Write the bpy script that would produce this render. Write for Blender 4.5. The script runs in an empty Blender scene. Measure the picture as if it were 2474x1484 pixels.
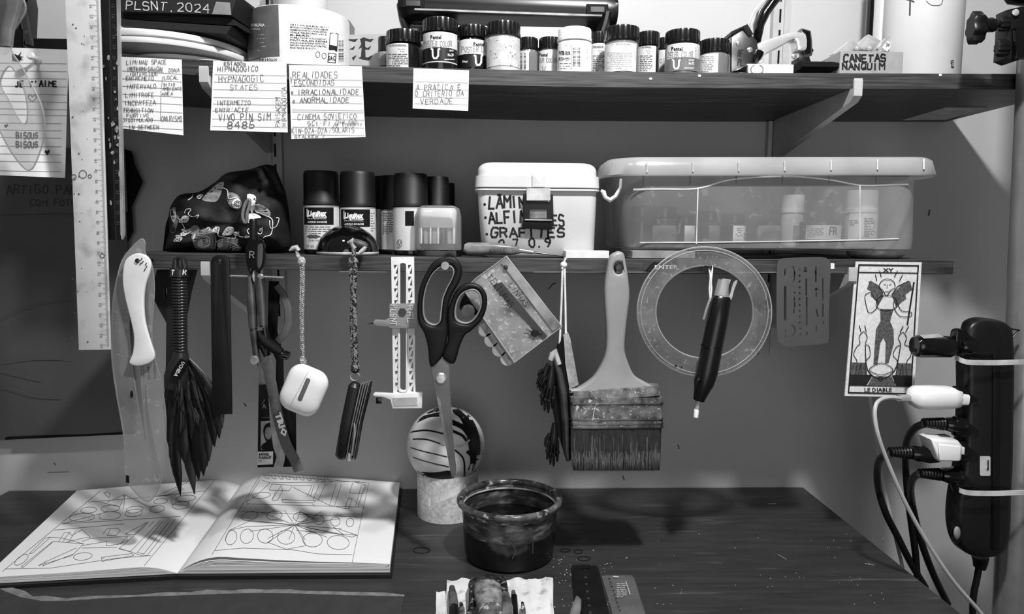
import bpy, bmesh, math, random
import numpy as np
from math import pi, sin, cos, tan, sqrt, radians
from mathutils import Vector, Matrix
from mathutils.bvhtree import BVHTree
random.seed(7)
S = bpy.context.scene
COL = S.collection

# ---------------------------------------------------------------- camera, light, exposure
F, YAW, PITCH, ROLL, CH, CD = 1698.0, -.0325, .1001, .0074, .3325, .9053
CAM = Vector((0, -CD, CH))
MR = Matrix.Rotation(YAW, 3, 'Z') @ Matrix.Rotation(pi/2-PITCH, 3, 'X') @ Matrix.Rotation(ROLL, 3, 'Z')
cam = bpy.data.cameras.new('camera'); cam.sensor_width = 36; cam.lens = F/2474*36; cam.clip_start = .01
camo = bpy.data.objects.new('camera', cam); COL.objects.link(camo)
camo.matrix_world = Matrix.Translation(CAM) @ MR.to_4x4()
S.camera = camo
S.view_settings.view_transform = 'Standard'; S.view_settings.look = 'None'
S.view_settings.exposure = 0.0; S.view_settings.gamma = 1; S.view_settings.use_curve_mapping = False
wd = bpy.data.worlds.new('world'); S.world = wd; wd.use_nodes = True
wd.node_tree.nodes['Background'].inputs[0].default_value = (1, 1, 1, 1)
wd.node_tree.nodes['Background'].inputs[1].default_value = .115

def area(name, loc, target, size, power):
    l = bpy.data.lights.new(name, 'AREA'); l.shape = 'DISK'; l.size = size; l.energy = power
    o = bpy.data.objects.new(name, l); COL.objects.link(o); o.location = loc
    d = Vector(target)-Vector(loc); o.rotation_euler = d.to_track_quat('-Z', 'Y').to_euler()
    return o
area('desk_lamp_light', (.20, -.645, .95), (-.05, -.15, .2), .06, 10)
area('ceiling_light', (-.30, -.95, 1.40), (0, -.1, .3), .14, 5)
area('room_bounce_light', (.1, -2.1, .25), (0, 0, .12), 1.1, 5.5)  # added soft fill behind the camera, standing in for bounced room light

# ---------------------------------------------------------------- helpers
def ray(px, py):
    d = MR @ Vector(((px-1237)/F, -(py-742)/F, -1)); return d
def W(px, py, Y):
    d = ray(px, py); return CAM + d*((Y-CAM.y)/d.y)
def T(px, py, z=0.0):
    d = ray(px, py); return CAM + d*((z-CAM.z)/d.z)
def px2m(n, Y): return n/F*(Y+CD)

def lin(g):
    g = max(0, min(1, g)); g = g/12.92 if g <= .04045 else ((g+.055)/1.055)**2.4
    return (g, g, g, 1)
MATS = {}
def M(name, g, rough=.5, metal=0, var=.12, scale=60, bump=0, g2=None, thr=.6, scale2=90, stretch=(1, 1, 1), spec=.5, bscale=None, soft=.03):
    if name in MATS: return MATS[name]
    m = bpy.data.materials.new(name); m.use_nodes = True; nt = m.node_tree; N = nt.nodes; L = nt.links
    b = N['Principled BSDF']; b.inputs['Roughness'].default_value = rough; b.inputs['Metallic'].default_value = metal
    b.inputs['Specular IOR Level'].default_value = spec
    tc = N.new('ShaderNodeTexCoord'); mp = N.new('ShaderNodeMapping'); mp.inputs['Scale'].default_value = stretch
    L.new(tc.outputs['Object'], mp.inputs['Vector'])
    n = N.new('ShaderNodeTexNoise'); n.inputs['Scale'].default_value = scale; n.inputs['Detail'].default_value = 4
    L.new(mp.outputs[0], n.inputs['Vector'])
    r = N.new('ShaderNodeValToRGB'); r.color_ramp.elements[0].position = .3; r.color_ramp.elements[1].position = .7
    r.color_ramp.elements[0].color = lin(g*(1-var)); r.color_ramp.elements[1].color = lin(g*(1+var))
    L.new(n.outputs['Fac'], r.inputs['Fac']); out = r.outputs['Color']
    if g2 is not None:
        n2 = N.new('ShaderNodeTexNoise'); n2.inputs['Scale'].default_value = scale2; n2.inputs['Detail'].default_value = 5
        L.new(mp.outputs[0], n2.inputs['Vector'])
        r2 = N.new('ShaderNodeValToRGB'); r2.color_ramp.elements[0].position = thr; r2.color_ramp.elements[1].position = thr+soft
        L.new(n2.outputs['Fac'], r2.inputs['Fac'])
        mx = N.new('ShaderNodeMix'); mx.data_type = 'RGBA'; mx.inputs['B'].default_value = lin(g2)
        L.new(r2.outputs['Color'], mx.inputs['Factor']); L.new(out, mx.inputs['A']); out = mx.outputs['Result']
    L.new(out, b.inputs['Base Color'])
    if bump:
        n3 = N.new('ShaderNodeTexNoise'); n3.inputs['Scale'].default_value = bscale or scale*2; n3.inputs['Detail'].default_value = 5
        L.new(mp.outputs[0], n3.inputs['Vector'])
        bp = N.new('ShaderNodeBump'); bp.inputs['Strength'].default_value = bump; bp.inputs['Distance'].default_value = .001
        L.new(n3.outputs['Fac'], bp.inputs['Height']); L.new(bp.outputs[0], b.inputs['Normal'])
    MATS[name] = m; return m
def MC(name, g=.9, frost=.15, rough=.12, tint=.95, var=.5, scale=30, edge=.5, dirt=0, thr=.62):
    """clear or frosted plastic: a thin sheet that lets light through, with haze, scratches and a glossy face"""
    if name in MATS: return MATS[name]
    m = bpy.data.materials.new(name); m.use_nodes = True; nt = m.node_tree; N = nt.nodes; L = nt.links
    b = N['Principled BSDF']; b.inputs['Roughness'].default_value = rough; b.inputs['Base Color'].default_value = lin(g)
    tr = N.new('ShaderNodeBsdfTransparent'); tr.inputs[0].default_value = lin(tint)
    tc = N.new('ShaderNodeTexCoord'); n = N.new('ShaderNodeTexNoise'); n.inputs['Scale'].default_value = scale; n.inputs['Detail'].default_value = 5
    L.new(tc.outputs['Object'], n.inputs['Vector'])
    mr = N.new('ShaderNodeMapRange'); mr.inputs['From Min'].default_value = .3; mr.inputs['From Max'].default_value = .7
    mr.inputs['To Min'].default_value = frost*(1-var); mr.inputs['To Max'].default_value = frost*(1+var)
    L.new(n.outputs['Fac'], mr.inputs['Value'])
    lw = N.new('ShaderNodeLayerWeight'); lw.inputs['Blend'].default_value = .35
    mu = N.new('ShaderNodeMath'); mu.operation = 'MULTIPLY_ADD'; mu.inputs[1].default_value = edge; mu.use_clamp = True
    L.new(lw.outputs['Fresnel'], mu.inputs[0]); L.new(mr.outputs[0], mu.inputs[2]); fac = mu.outputs[0]
    if dirt:
        n2 = N.new('ShaderNodeTexNoise'); n2.inputs['Scale'].default_value = scale*9; n2.inputs['Detail'].default_value = 6; n2.inputs['Distortion'].default_value = .6
        L.new(tc.outputs['Object'], n2.inputs['Vector'])
        r2 = N.new('ShaderNodeMapRange'); r2.inputs['From Min'].default_value = thr; r2.inputs['From Max'].default_value = thr+.05; r2.inputs['To Max'].default_value = dirt
        L.new(n2.outputs['Fac'], r2.inputs['Value'])
        ad = N.new('ShaderNodeMath'); ad.operation = 'ADD'; ad.use_clamp = True
        L.new(fac, ad.inputs[0]); L.new(r2.outputs[0], ad.inputs[1]); fac = ad.outputs[0]
    mx = N.new('ShaderNodeMixShader'); L.new(fac, mx.inputs[0]); L.new(tr.outputs[0], mx.inputs[1]); L.new(b.outputs[0], mx.inputs[2])
    L.new(mx.outputs[0], N['Material Output'].inputs['Surface'])
    MATS[name] = m; return m

class MB:
    """collects shapes in world metres"""
    def __init__(s): s.v = []; s.f = []
    def add(s, v, f):
        o = len(s.v); s.v += [Vector(p) for p in v]; s.f += [tuple(i+o for i in q) for q in f]; return s
    def box(s, x0, x1, y0, y1, z0, z1, rot=None, c=None):
        v = [Vector((x, y, z)) for x in (x0, x1) for y in (y0, y1) for z in (z0, z1)]
        if rot is not None: c = Vector(c or ((x0+x1)/2, (y0+y1)/2, (z0+z1)/2)); v = [c+rot@(p-c) for p in v]
        return s.add(v, [(0, 1, 3, 2), (4, 6, 7, 5), (0, 4, 5, 1), (2, 3, 7, 6), (0, 2, 6, 4), (1, 5, 7, 3)])
    def rings(s, rs, cap0=True, cap1=True):
        n = len(rs[0]); v = [p for r in rs for p in r]; f = []
        for k in range(len(rs)-1):
            for i in range(n): f.append((k*n+i, k*n+(i+1) % n, (k+1)*n+(i+1) % n, (k+1)*n+i))
        if cap0: f.append(tuple(range(n-1, -1, -1)))
        if cap1: f.append(tuple((len(rs)-1)*n+i for i in range(n)))
        return s.add(v, f)
    def rrect(s, lv, n=5, cap0=True, cap1=True):
        """stack of rounded rectangles: (z, x0, x1, y0, y1, r)"""
        rs = []
        for z, x0, x1, y0, y1, r in lv:
            ring = []
            for cx, cy, a0 in ((x1-r, y1-r, 0), (x0+r, y1-r, pi/2), (x0+r, y0+r, pi), (x1-r, y0+r, 3*pi/2)):
                for k in range(n+1):
                    a = a0+pi/2*k/n; ring.append((cx+r*cos(a), cy+r*sin(a), z))
            rs.append(ring)
        return s.rings(rs, cap0, cap1)
    def lathe(s, c, prof, n=32, cap0=True, cap1=True, axis=None, lobes=0, amp=0):
        """prof: (radius, height) along axis from c"""
        c = Vector(c); q = (Vector(axis).to_track_quat('Z', 'Y').to_matrix() if axis is not None else Matrix.Identity(3))
        rs = []
        for r, h in prof:
            rs.append([c+q@Vector(((r+(amp if (i % 2) else 0))*cos(2*pi*i/n), (r+(amp if (i % 2) else 0))*sin(2*pi*i/n), h)) for i in range(n)])
        return s.rings(rs, cap0, cap1)
    def tube(s, pts, r, n=8, closed=False):
        pts = [Vector(p) for p in pts]; m = len(pts); rs = []
        rr = r if isinstance(r, (list, tuple)) else [r]*m
        up = None
        for i, p in enumerate(pts):
            a = pts[i-1] if (i > 0 or closed) else p; b = pts[(i+1) % m] if (i < m-1 or closed) else p
            t = (b-a).normalized() if (b-a).length > 1e-9 else Vector((0, 0, 1))
            if up is None: up = t.orthogonal().normalized()
            up = (up-t*up.dot(t)); up = up.normalized() if up.length > 1e-6 else t.orthogonal().normalized()
            w = t.cross(up); rs.append([p+(up*cos(2*pi*k/n)+w*sin(2*pi*k/n))*rr[i] for k in range(n)])
        if closed: rs.append(rs[0]); return s.rings(rs, False, False)
        return s.rings(rs)
    def loft(s, st, Y, n=14, p=2.0, cap=True):
        """solid along a spine in the picture plane Y; st: (px, py, half width px, half depth m[, Y offset])"""
        P = [W(a[0], a[1], Y+(a[4] if len(a) > 4 else 0)) for a in st]; rs = []
        for i, a in enumerate(st):
            t = (P[min(i+1, len(P)-1)]-P[max(i-1, 0)]).normalized(); u = Vector((t.z, 0, -t.x))
            u = u.normalized() if u.length > 1e-6 else Vector((1, 0, 0))
            hw = px2m(a[2], Y); hd = a[3]; ring = []
            for k in range(n):
                an = 2*pi*k/n; ca, sa = cos(an), sin(an)
                ring.append(P[i]+u*hw*math.copysign(abs(ca)**(2/p), ca)+Vector((0, 1, 0))*hd*math.copysign(abs(sa)**(2/p), sa))
            rs.append(ring)
        return s.rings(rs, cap, cap)
    def puff(s, outline, Y, df, db, n=8, p=2.0, wr=0, c=None, seed=0):
        """pillow-like solid from an outline in pixels (star shaped about c)"""
        c = c or (sum(q[0] for q in outline)/len(outline), sum(q[1] for q in outline)/len(outline)); m = len(outline)
        from mathutils import noise
        def ringat(k, d):
            sc = cos(pi/2*k/n) if k < n else 0.02; h = (1-sc**p)**(1/p); r = []
            for q in outline:
                x, y = c[0]+(q[0]-c[0])*sc, c[1]+(q[1]-c[1])*sc
                w = wr*noise.noise(Vector((x/45+seed, y/30, seed)))*min(1, 2.5*h) if wr else 0
                r.append(W(x, y, Y+d*h+w))
            return r
        rs = [ringat(k, -df) for k in range(n, -1, -1)]+[ringat(k, db) for k in range(1, n+1)]
        return s.rings(rs)
    def sphere(s, c, r, n=16, sc=(1, 1, 1)):
        c = Vector(c); rs = []
        for k in range(1, n):
            a = pi*k/n; rs.append([c+Vector((r*sin(a)*cos(2*pi*i/(2*n))*sc[0], r*sin(a)*sin(2*pi*i/(2*n))*sc[1], -r*cos(a)*sc[2])) for i in range(2*n)])
        return s.rings(rs)
    def surf(s, eps=.0004):
        t = BVHTree.FromPolygons([tuple(v) for v in s.v], s.f)
        def fn(px, py):
            d = ray(px, py).normalized(); h = t.ray_cast(CAM, d)
            return None if h[0] is None else h[0]-d*eps
        return fn
def wplane(Y, eps=.0004):
    def fn(px, py):
        p = W(px, py, Y); d = (CAM-p).normalized(); return p+d*eps
    return fn
def tplane(z=0, eps=.0003):
    def fn(px, py): return T(px, py, z+eps)
    return fn

def spl(pts, n=6, closed=True):
    """Catmull-Rom through 2D/3D points"""
    out = []; m = len(pts); P = [Vector(p) for p in pts]
    for i in range(m if closed else m-1):
        g = (lambda k: P[k % m]) if closed else (lambda k: P[max(0, min(m-1, k))])
        a, b, c, d = g(i-1), g(i), g(i+1), g(i+2)
        for k in range(n):
            t = k/n; out.append(.5*((2*b)+(c-a)*t+(2*a-5*b+4*c-d)*t*t+(3*b-a-3*c+d)*t**3))
    if not closed: out.append(P[-1])
    return [tuple(p) for p in out]
def rr2(x0, y0, x1, y1, r, n=5):
    o = []
    for cx, cy, a0 in ((x1-r, y1-r, 0), (x0+r, y1-r, pi/2), (x0+r, y0+r, pi), (x1-r, y0+r, 3*pi/2)):
        for k in range(n+1): a = a0+pi/2*k/n; o.append((cx+r*cos(a), cy+r*sin(a)))
    return o
def circ(cx, cy, rx, ry=None, n=24, rot=0):
    ry = ry or rx
    return [(cx+rx*cos(2*pi*k/n)*cos(rot)-ry*sin(2*pi*k/n)*sin(rot), cy+rx*cos(2*pi*k/n)*sin(rot)+ry*sin(2*pi*k/n)*cos(rot)) for k in range(n)]
def turn(pts, c, deg):
    a = radians(deg); return [(c[0]+(x-c[0])*cos(a)-(y-c[1])*sin(a), c[1]+(x-c[0])*sin(a)+(y-c[1])*cos(a)) for x, y in pts]

def curve_mesh(loops, th, bev=0):
    cu = bpy.data.curves.new('c', 'CURVE'); cu.dimensions = '2D'; cu.fill_mode = 'BOTH'
    cu.extrude = max(1e-5, th/2-bev); cu.bevel_depth = bev; cu.offset = -bev; cu.bevel_resolution = 1
    for lp in loops:
        sp = cu.splines.new('POLY'); sp.points.add(len(lp)-1); sp.use_cyclic_u = True
        for i, (x, y) in enumerate(lp): sp.points[i].co = (x, y, 0, 1)
    o = bpy.data.objects.new('c', cu); me = bpy.data.meshes.new_from_object(o)
    v = [tuple(q.co) for q in me.vertices]; f = [tuple(p.vertices) for p in me.polygons]
    bpy.data.objects.remove(o); bpy.data.meshes.remove(me); bpy.data.curves.remove(cu)
    return v, f
def plate(outer, Y, th, holes=(), bev=0, mb=None):
    """flat piece cut from an outline in pixels, its front face at Y"""
    mb = mb or MB(); loops = []
    for lp in [outer]+list(holes):
        q = [W(p[0], p[1], Y) for p in lp]; loops.append([(a.x, a.z) for a in q])
    v, f = curve_mesh(loops, th, bev)
    return mb.add([(a[0], Y+th/2-a[2], a[1]) for a in v], f)
def flat(outer, z, th, holes=(), bev=0, mb=None):
    """flat piece lying on the table, its upper face at z"""
    mb = mb or MB(); loops = []
    for lp in [outer]+list(holes):
        q = [T(p[0], p[1], z) for p in lp]; loops.append([(a.x, a.y) for a in q])
    v, f = curve_mesh(loops, th, bev)
    return mb.add([(a[0], a[1], z-th/2+a[2]) for a in v], f)

_wl = {}
def link(name, mb, mat, parent=None, smooth=40, origin=None, **tags):
    vs = mb.v
    if parent is not None: org = _wl[parent.name]
    elif origin is not None: org = Vector(origin)
    else:
        xs = [p.x for p in vs]; ys = [p.y for p in vs]; zs = [p.z for p in vs]
        org = Vector(((min(xs)+max(xs))/2, (min(ys)+max(ys))/2, min(zs)))
    me = bpy.data.meshes.new(name); me.from_pydata([tuple(p-org) for p in vs], [], mb.f); me.validate()
    bm = bmesh.new(); bm.from_mesh(me); bmesh.ops.remove_doubles(bm, verts=bm.verts, dist=1e-6)
    bmesh.ops.recalc_face_normals(bm, faces=bm.faces); bm.to_mesh(me); bm.free()
    for m in (mat if isinstance(mat, (list, tuple)) else [mat]): me.materials.append(m)
    if smooth:
        me.polygons.foreach_set('use_smooth', [True]*len(me.polygons))
        try: me.set_sharp_from_angle(angle=radians(smooth))
        except Exception: pass
    o = bpy.data.objects.new(name, me); COL.objects.link(o)
    if parent is not None: o.parent = parent
    else: o.location = org
    _wl[o.name] = org
    for k, v in tags.items(): o[k] = v
    return o
def thing(name, label, cat, loc, group=None):
    o = bpy.data.objects.new(name, None); COL.objects.link(o); o.location = loc; o.empty_display_size = .01
    o['label'] = label; o['category'] = cat
    if group: o['group'] = group
    _wl[o.name] = Vector(loc); return o
def top(name, mb, mat, label, cat, group=None, smooth=40, **k):
    o = link(name, mb, mat, None, smooth, **k); o['label'] = label; o['category'] = cat
    if group: o['group'] = group
    return o

# ---------------------------------------------------------------- writing
SF = {'A': '003860 1353', 'B': '0008 0838574534 04', 'C': '574818060210405 1', 'D': '0008 083856523000', 'E': '58080050 0444', 'F': '580800 0444',
 'G': '57481806021040525434', 'H': '0008 5058 0454', 'I': '2028', 'J': '484130100 1', 'K': '0008 5804 0450', 'L': '080050', 'M': '0008346860', 'N': '00085058',
 'O': '280602204052564828', 'P': '0008 083857553404', 'Q': '280602204052564828 3260', 'R': '0008 083857553404 3450', 'S': '5738180605144453514010 01',
 'T': '0858 2820', 'U': '080210405258', 'V': '083058', 'W': '0810365068', 'X': '0058 0850', 'Y': '083458 3430', 'Z': '08580050',
 '0': '280602204052564828', '1': '173830', '2': '07284856550050', '3': '08583454521000', '4': '40480353', '5': '5808045453514000', '6': '481803011040524404',
 '7': '085820', '8': '241506184856452403011040524424', '9': '544415061848565430', '.': '2021', '/': '0058', '-': '0444', "'": '2826', '·': '2425', '!': '0008'}
SF['B'] = '0008 08385745340 4'.replace('0 4', '04')+' 3453513000'
SF['C'] = '5748180602104051'; SF['J'] = '4841301001'; SF['S'] = '573818060514445351401001'
ACC = {'Â': ('A', '193949'), 'Á': ('A', '2949'), 'É': ('E', '2949')}
class Ink:
    """flat print, pen or pencil marks laid on a surface; positions in pixels"""
    def __init__(s, surf): s.s = surf; s.mb = MB()
    def poly(s, pts):
        q = [s.s(x, y) for x, y in pts]
        if any(p is None for p in q): return
        s.mb.add(q, [tuple(range(len(q)))])
    def line(s, pts, w=1.5, step=12):
        for a, b in zip(pts[:-1], pts[1:]):
            dx, dy = b[0]-a[0], b[1]-a[1]; L = math.hypot(dx, dy)
            if L < 1e-6: continue
            n = max(1, int(L/step)); nx, ny = -dy/L*w/2, dx/L*w/2; ex, ey = dx/L*w*.3, dy/L*w*.3
            for k in range(n):
                x0, y0 = a[0]+dx*k/n, a[1]+dy*k/n; x1, y1 = a[0]+dx*(k+1)/n, a[1]+dy*(k+1)/n
                if k == 0: x0 -= ex; y0 -= ey
                if k == n-1: x1 += ex; y1 += ey
                s.poly([(x0+nx, y0+ny), (x1+nx, y1+ny), (x1-nx, y1-ny), (x0-nx, y0-ny)])
        return s
    def curve(s, pts, w=1.5, closed=False):
        c = spl(pts, 5, closed)
        if closed: c.append(c[0])
        return s.line(c, w)
    def ell(s, cx, cy, rx, ry=None, w=1.3, rot=0, n=28):
        p = circ(cx, cy, rx, ry, n, radians(rot)); return s.line(p+[p[0]], w)
    def fill(s, pts, step=16):
        v, f = curve_mesh([[(x, -y) for x, y in pts]], .00002)
        f = [q for q in f if all(v[i][2] > 0 for i in q)]
        st = []
        for q in f:
            P = [(v[i][0], -v[i][1]) for i in q]
            for i in range(1, len(P)-1): st.append((P[0], P[i], P[i+1]))
        cache = {}
        def at(p):
            if p not in cache: cache[p] = s.s(*p)
            return cache[p]
        while st:
            a, b, c = st.pop(); L = [(math.dist(a, b), a, b, c), (math.dist(b, c), b, c, a), (math.dist(c, a), c, a, b)]; m, p, q, r = max(L)
            if m > step: h = ((p[0]+q[0])/2, (p[1]+q[1])/2); st += [(p, h, r), (h, q, r)]
            elif at(a) is not None and at(b) is not None and at(c) is not None: s.mb.add([at(a), at(b), at(c)], [(0, 1, 2)])
        return s
    def rect(s, x0, y0, x1, y1, step=14):
        return s.fill([(x0, y0), (x1, y0), (x1, y1), (x0, y1)], step)
    def hand(s, txt, x, y, h, width, w=1.8, slope=0, rot=0, jit=.25, seed=1):
        """hand lettering: x, y = left end of the baseline"""
        rnd = random.Random(seed+len(txt)*7+int(x)); adv = width/max(1, len(txt)); cw = adv*.8; a = radians(rot)
        for i, ch in enumerate(txt.upper()):
            if ch == ' ': continue
            base, acc = ACC.get(ch, (ch, None)); st = SF.get(base, '').split()+([acc] if acc else [])
            hh = h*(1+rnd.uniform(-.08, .1)); bx = i*adv; by = rnd.uniform(-.06, .06)*h; sh = rnd.uniform(-.1, .12)
            for q in st:
                pts = []
                for k in range(0, len(q)-1, 2):
                    u = int(q[k])/6*cw+rnd.uniform(-jit, jit); v = int(q[k+1])/8*hh+rnd.uniform(-jit, jit)
                    X = bx+u+v*sh; Yv = by+v-slope*(bx+u)
                    pts.append((x+X*cos(a)+Yv*sin(a), y+X*sin(a)-Yv*cos(a)))
                s.line(pts, w, 20)
        return s
    def type(s, txt, x, y, h, width=None, rot=0, mirror=False, bold=0, shear=0):
        """printed lettering, built-in sans; x, y = left end of the baseline"""
        cu = bpy.data.curves.new('t', 'FONT'); cu.body = txt; cu.resolution_u = 1; cu.offset = bold; cu.shear = shear
        o = bpy.data.objects.new('t', cu); me = bpy.data.meshes.new_from_object(o)
        v = [q.co.copy() for q in me.vertices]; f = [tuple(p.vertices) for p in me.polygons]
        bpy.data.objects.remove(o); bpy.data.meshes.remove(me); bpy.data.curves.remove(cu)
        if not v: return s
        x1 = max(q.x for q in v); x0 = min(q.x for q in v); k = h/.7; kx = (width/(x1-x0)) if width else k; a = radians(rot)
        vs = []
        for q in v:
            X = (q.x-x0)*kx; X = (width or (x1-x0)*kx)-X if mirror else X; Yv = q.y*k
            vs.append(s.s(x+X*cos(a)+Yv*sin(a), y+X*sin(a)-Yv*cos(a)))
        for q in f:
            if all(vs[i] is not None for i in q): s.mb.add([vs[i] for i in q], [tuple(range(len(q)))])
        return s
    def greek(s, x0, y0, x1, y1, rows, hh=1.6, seed=3, wmin=5, wmax=16, rot=0, slope=0):
        """print too small to read: rows of word-long dashes"""
        rnd = random.Random(seed)
        for r in range(rows):
            y = y0+(y1-y0)*(r+.5)/rows; x = x0
            end = x1 if r < rows-1 else x0+(x1-x0)*.6
            while x < end-3:
                L = min(rnd.uniform(wmin, wmax), end-x); yy = y+slope*(x-x0)
                s.poly([(x, yy), (x+L, yy+slope*L), (x+L, yy+slope*L+hh), (x, yy+hh)]); x += L+2.2
        return s
    def bars(s, x0, y0, x1, y1, seed=2, vertical=True):
        rnd = random.Random(seed); x = x0 if vertical else y0; e = x1 if vertical else y1
        while x < e:
            w = rnd.choice([.8, 1.2, 2]); 
            if vertical: s.poly([(x, y0), (min(x+w, e), y0), (min(x+w, e), y1), (x, y1)])
            else: s.poly([(x0, x), (x1, x), (x1, min(x+w, e)), (x0, min(x+w, e))])
            x += w+rnd.choice([1, 1.6, 2.2])
        return s
    def build(s, mat, parent, name='lettering'):
        if s.mb.f:
            o = link(name, s.mb, mat, parent, 0); return o
# ---------------------------------------------------------------- materials
WALL = M('wall_paint', .735, .75, var=.02, scale=6, bump=.12, bscale=300)
SHELFW = M('dark_wood_laminate', .2, .45, var=.5, scale=30, stretch=(.6, 8, 16), bump=.15, bscale=40, g2=.4, thr=.66, scale2=30, soft=.1)
TABLEW = M('dark_table_wood', .195, .4, var=.14, scale=14, stretch=(1, 9, 9), bump=.1, bscale=30, g2=.32, thr=.62, scale2=10, soft=.12)
BLK = M('black_plastic', .045, .4, var=.2, spec=.35)
BLKM = M('black_matte', .045, .75, var=.2, spec=.2)
BLKG = M('black_gloss', .05, .12, var=.2)
DG = M('dark_grey', .2, .5)
MG = M('mid_grey', .45, .45)
LG = M('light_grey_plastic', .78, .4, var=.04)
WHT = M('white_plastic', .9, .35, var=.02)
WHTM = M('white_card', .9, .8, var=.03)
PAPER = M('note_paper', .92, .85, var=.02, scale=20, bump=.1)
INK = M('black_ink', .06, .7)
PENCIL = M('pencil_grey', .42, .8)
RULED = M('ruled_line', .45, .8)
WPRINT = M('white_print', .92, .6, var=.02)
GPRINT = M('grey_print', .55, .7)
STEEL = M('brushed_steel', .72, .28, .7, var=.15, scale=80)
CHROME = M('chrome', .88, .16, .55, var=.05)
DSTEEL = M('dark_steel', .3, .35, 1, var=.3, scale=60)
CARDB = M('cardboard', .58, .85, var=.06, scale=80, bump=.15)
ALU = M('painted_rail_metal', .72, .45, .2, var=.04)

# ---------------------------------------------------------------- structure
link('wall_back', MB().box(-1.3, 1.3, 0, .08, -.75, 1.6), WALL, None, 0, kind='structure')
link('floor', MB().box(-1.3, 1.3, -2.2, .08, -.8, -.75), M('floor_boards', .35, .6, scale=10, stretch=(1, 8, 1)), None, 0, kind='structure')

def interp(tab):
    xs = [a for a, b in tab]; zs = [b for a, b in tab]
    return lambda x: float(np.interp(x, xs, zs))
UT = [(-140, 104), (80, 117), (286, 129), (504, 145), (600, 150), (750, 156), (900, 160), (1350, 171.5), (1800, 176), (2474, 178), (2640, 179)]
LT = [(300, 610), (450, 613), (700, 617), (940, 620), (1400, 626), (1900, 627), (2305, 628)]
YF = -.2
zu = interp([(W(a, b, YF).x, W(a, b, YF).z) for a, b in UT])
zl = interp([(W(a, b, YF).x, W(a, b, YF).z) for a, b in LT])
def board(x0, x1, y0, y1, zf, th, n=40):
    rs = []
    for k in range(n+1):
        x = x0+(x1-x0)*k/n; z = zf(x); b = .0006
        rs.append([(x, y0+b, z), (x, y1, z), (x, y1, z-th), (x, y0+b, z-th), (x, y0, z-th+b), (x, y0, z-b)])
    return MB().rings(rs)
XE = W(2305, 628, YF).x
us = thing('wall_shelf', 'long dark wood upper shelf holding the paint jars', 'shelf', (0, -.1, .48))
link('shelf_board', board(-.56, .5843, YF, -.0004, zu, .0155), SHELFW, us, 30)
mb = MB()
q = [T(2180, 291, .4815), T(2285, 291, .4815), T(2385, 262, .4815), T(2280, 262, .4815)]
mb.add([Vector((p.x, max(min(p.y, -.004), -.19), zu(p.x)-.0163)) for p in q]+[Vector((p.x, max(min(p.y, -.004), -.19), zu(p.x)-.0156)) for p in q], [(0, 1, 2, 3), (4, 5, 6, 7), (0, 1, 5, 4), (1, 2, 6, 5), (2, 3, 7, 6), (3, 0, 4, 7)])
link('paper_sticker', mb, M('kraft_sticker', .8, .8), us, 0)
ls = thing('wall_shelf', 'shorter dark wood lower shelf with tools hanging from its edge', 'shelf', (0, -.1, .28))
x0 = W(300, 610, YF).x
link('shelf_board', board(x0, XE, YF, -.0004, zl, .0148), SHELFW, ls, 30)
for px, py in ((1690, 183), (1572, 190), (2272, 181)):
    k = Ink(wplane(YF-.0002)); k.fill(circ(px, py, 4, 3, 8)); k.build(WPRINT, us, 'paint_chip')
ch = Ink(wplane(YF-.0002))
for a, b in ((1480, 1560), (1640, 1700), (1760, 1990), (820, 940), (1290, 1370)): ch.line([(a, 656.5+(a-800)*.002), (b, 657.5)], 1.2)
ch.build(GPRINT, ls, 'worn_edge')
lt = link('embossed_label', plate(rr2(1554, 634, 1640, 654, 2), YF-.0008, .0007), BLKG, ls)
Ink(wplane(YF-.001)).type('ENTER', 1582, 650, 9, 57, bold=.02).build(WPRINT, lt)
link('white_sticker', plate(rr2(2006, 636, 2016, 650, 2), YF-.0006, .0005), WHT, ls)
k = Ink(wplane(YF-.0009)); k.line([(80, 168), (81, 172)], .5)

for pts, w_ in (([(1326, 698), (1334, 688), (1342, 684)], 3), ([(2244, 520), (2246, 508)], 4), ([(1638, 1076), (1641, 1084)], 3), ([(1505, 1150), (1508, 1160)], 3), ([(130, 1118), (134, 1124)], 2), ([(115, 1142), (165, 1140)], 1.5), ([(590, 975), (594, 982)], 3)):
    Ink(wplane(0, .0003)).line(pts, w_).build(M('wall_scuff', .35, .8), bpy.data.objects['wall_back'], 'wall_mark')
# wall rails with slots
def rail(px0, px1, py, zb, zt, label):
    xa, xb = W(px0, py, -.01).x, W(px1, py, -.01).x
    t = thing('wall_rail', label, 'rail', ((xa+xb)/2, 0, zb))
    w = (xb-xa)
    def seg(z0, z1):
        p = [(xa, -.0005), (xa, -.010), (xa+w*.26, -.010), (xa+w*.26, -.0075), (xb-w*.26, -.0075), (xb-w*.26, -.010), (xb, -.010), (xb, -.0005)]
        link('channel', MB().rings([[(a, b, z) for a, b in p] for z in (z0, z1)]), ALU, t, 0)
    xm = (xa+xb)/2; seg(zb, zl(xm)-.0155); seg(zl(xm)+.0003, zu(xm)-.0162); seg(zu(xm)+.0003, zt)
    s = MB(); z = zb+.02
    while z < zt-.02: s.box((xa+xb)/2-.0012, (xa+xb)/2+.0012, -.0078, -.0076, z, z+.016); z += .025
    link('slots', s, BLKM, t, 0, kind='stuff')
    return xa, xb
ra = rail(1868, 1904, 60, W(1850, 855, 0).z, .66, 'white slotted metal wall rail behind the staple gun, on the right')
rb = rail(647, 681, 390, W(640, 800, 0).z, .66, 'slotted metal wall rail behind the bag, on the left')
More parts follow.
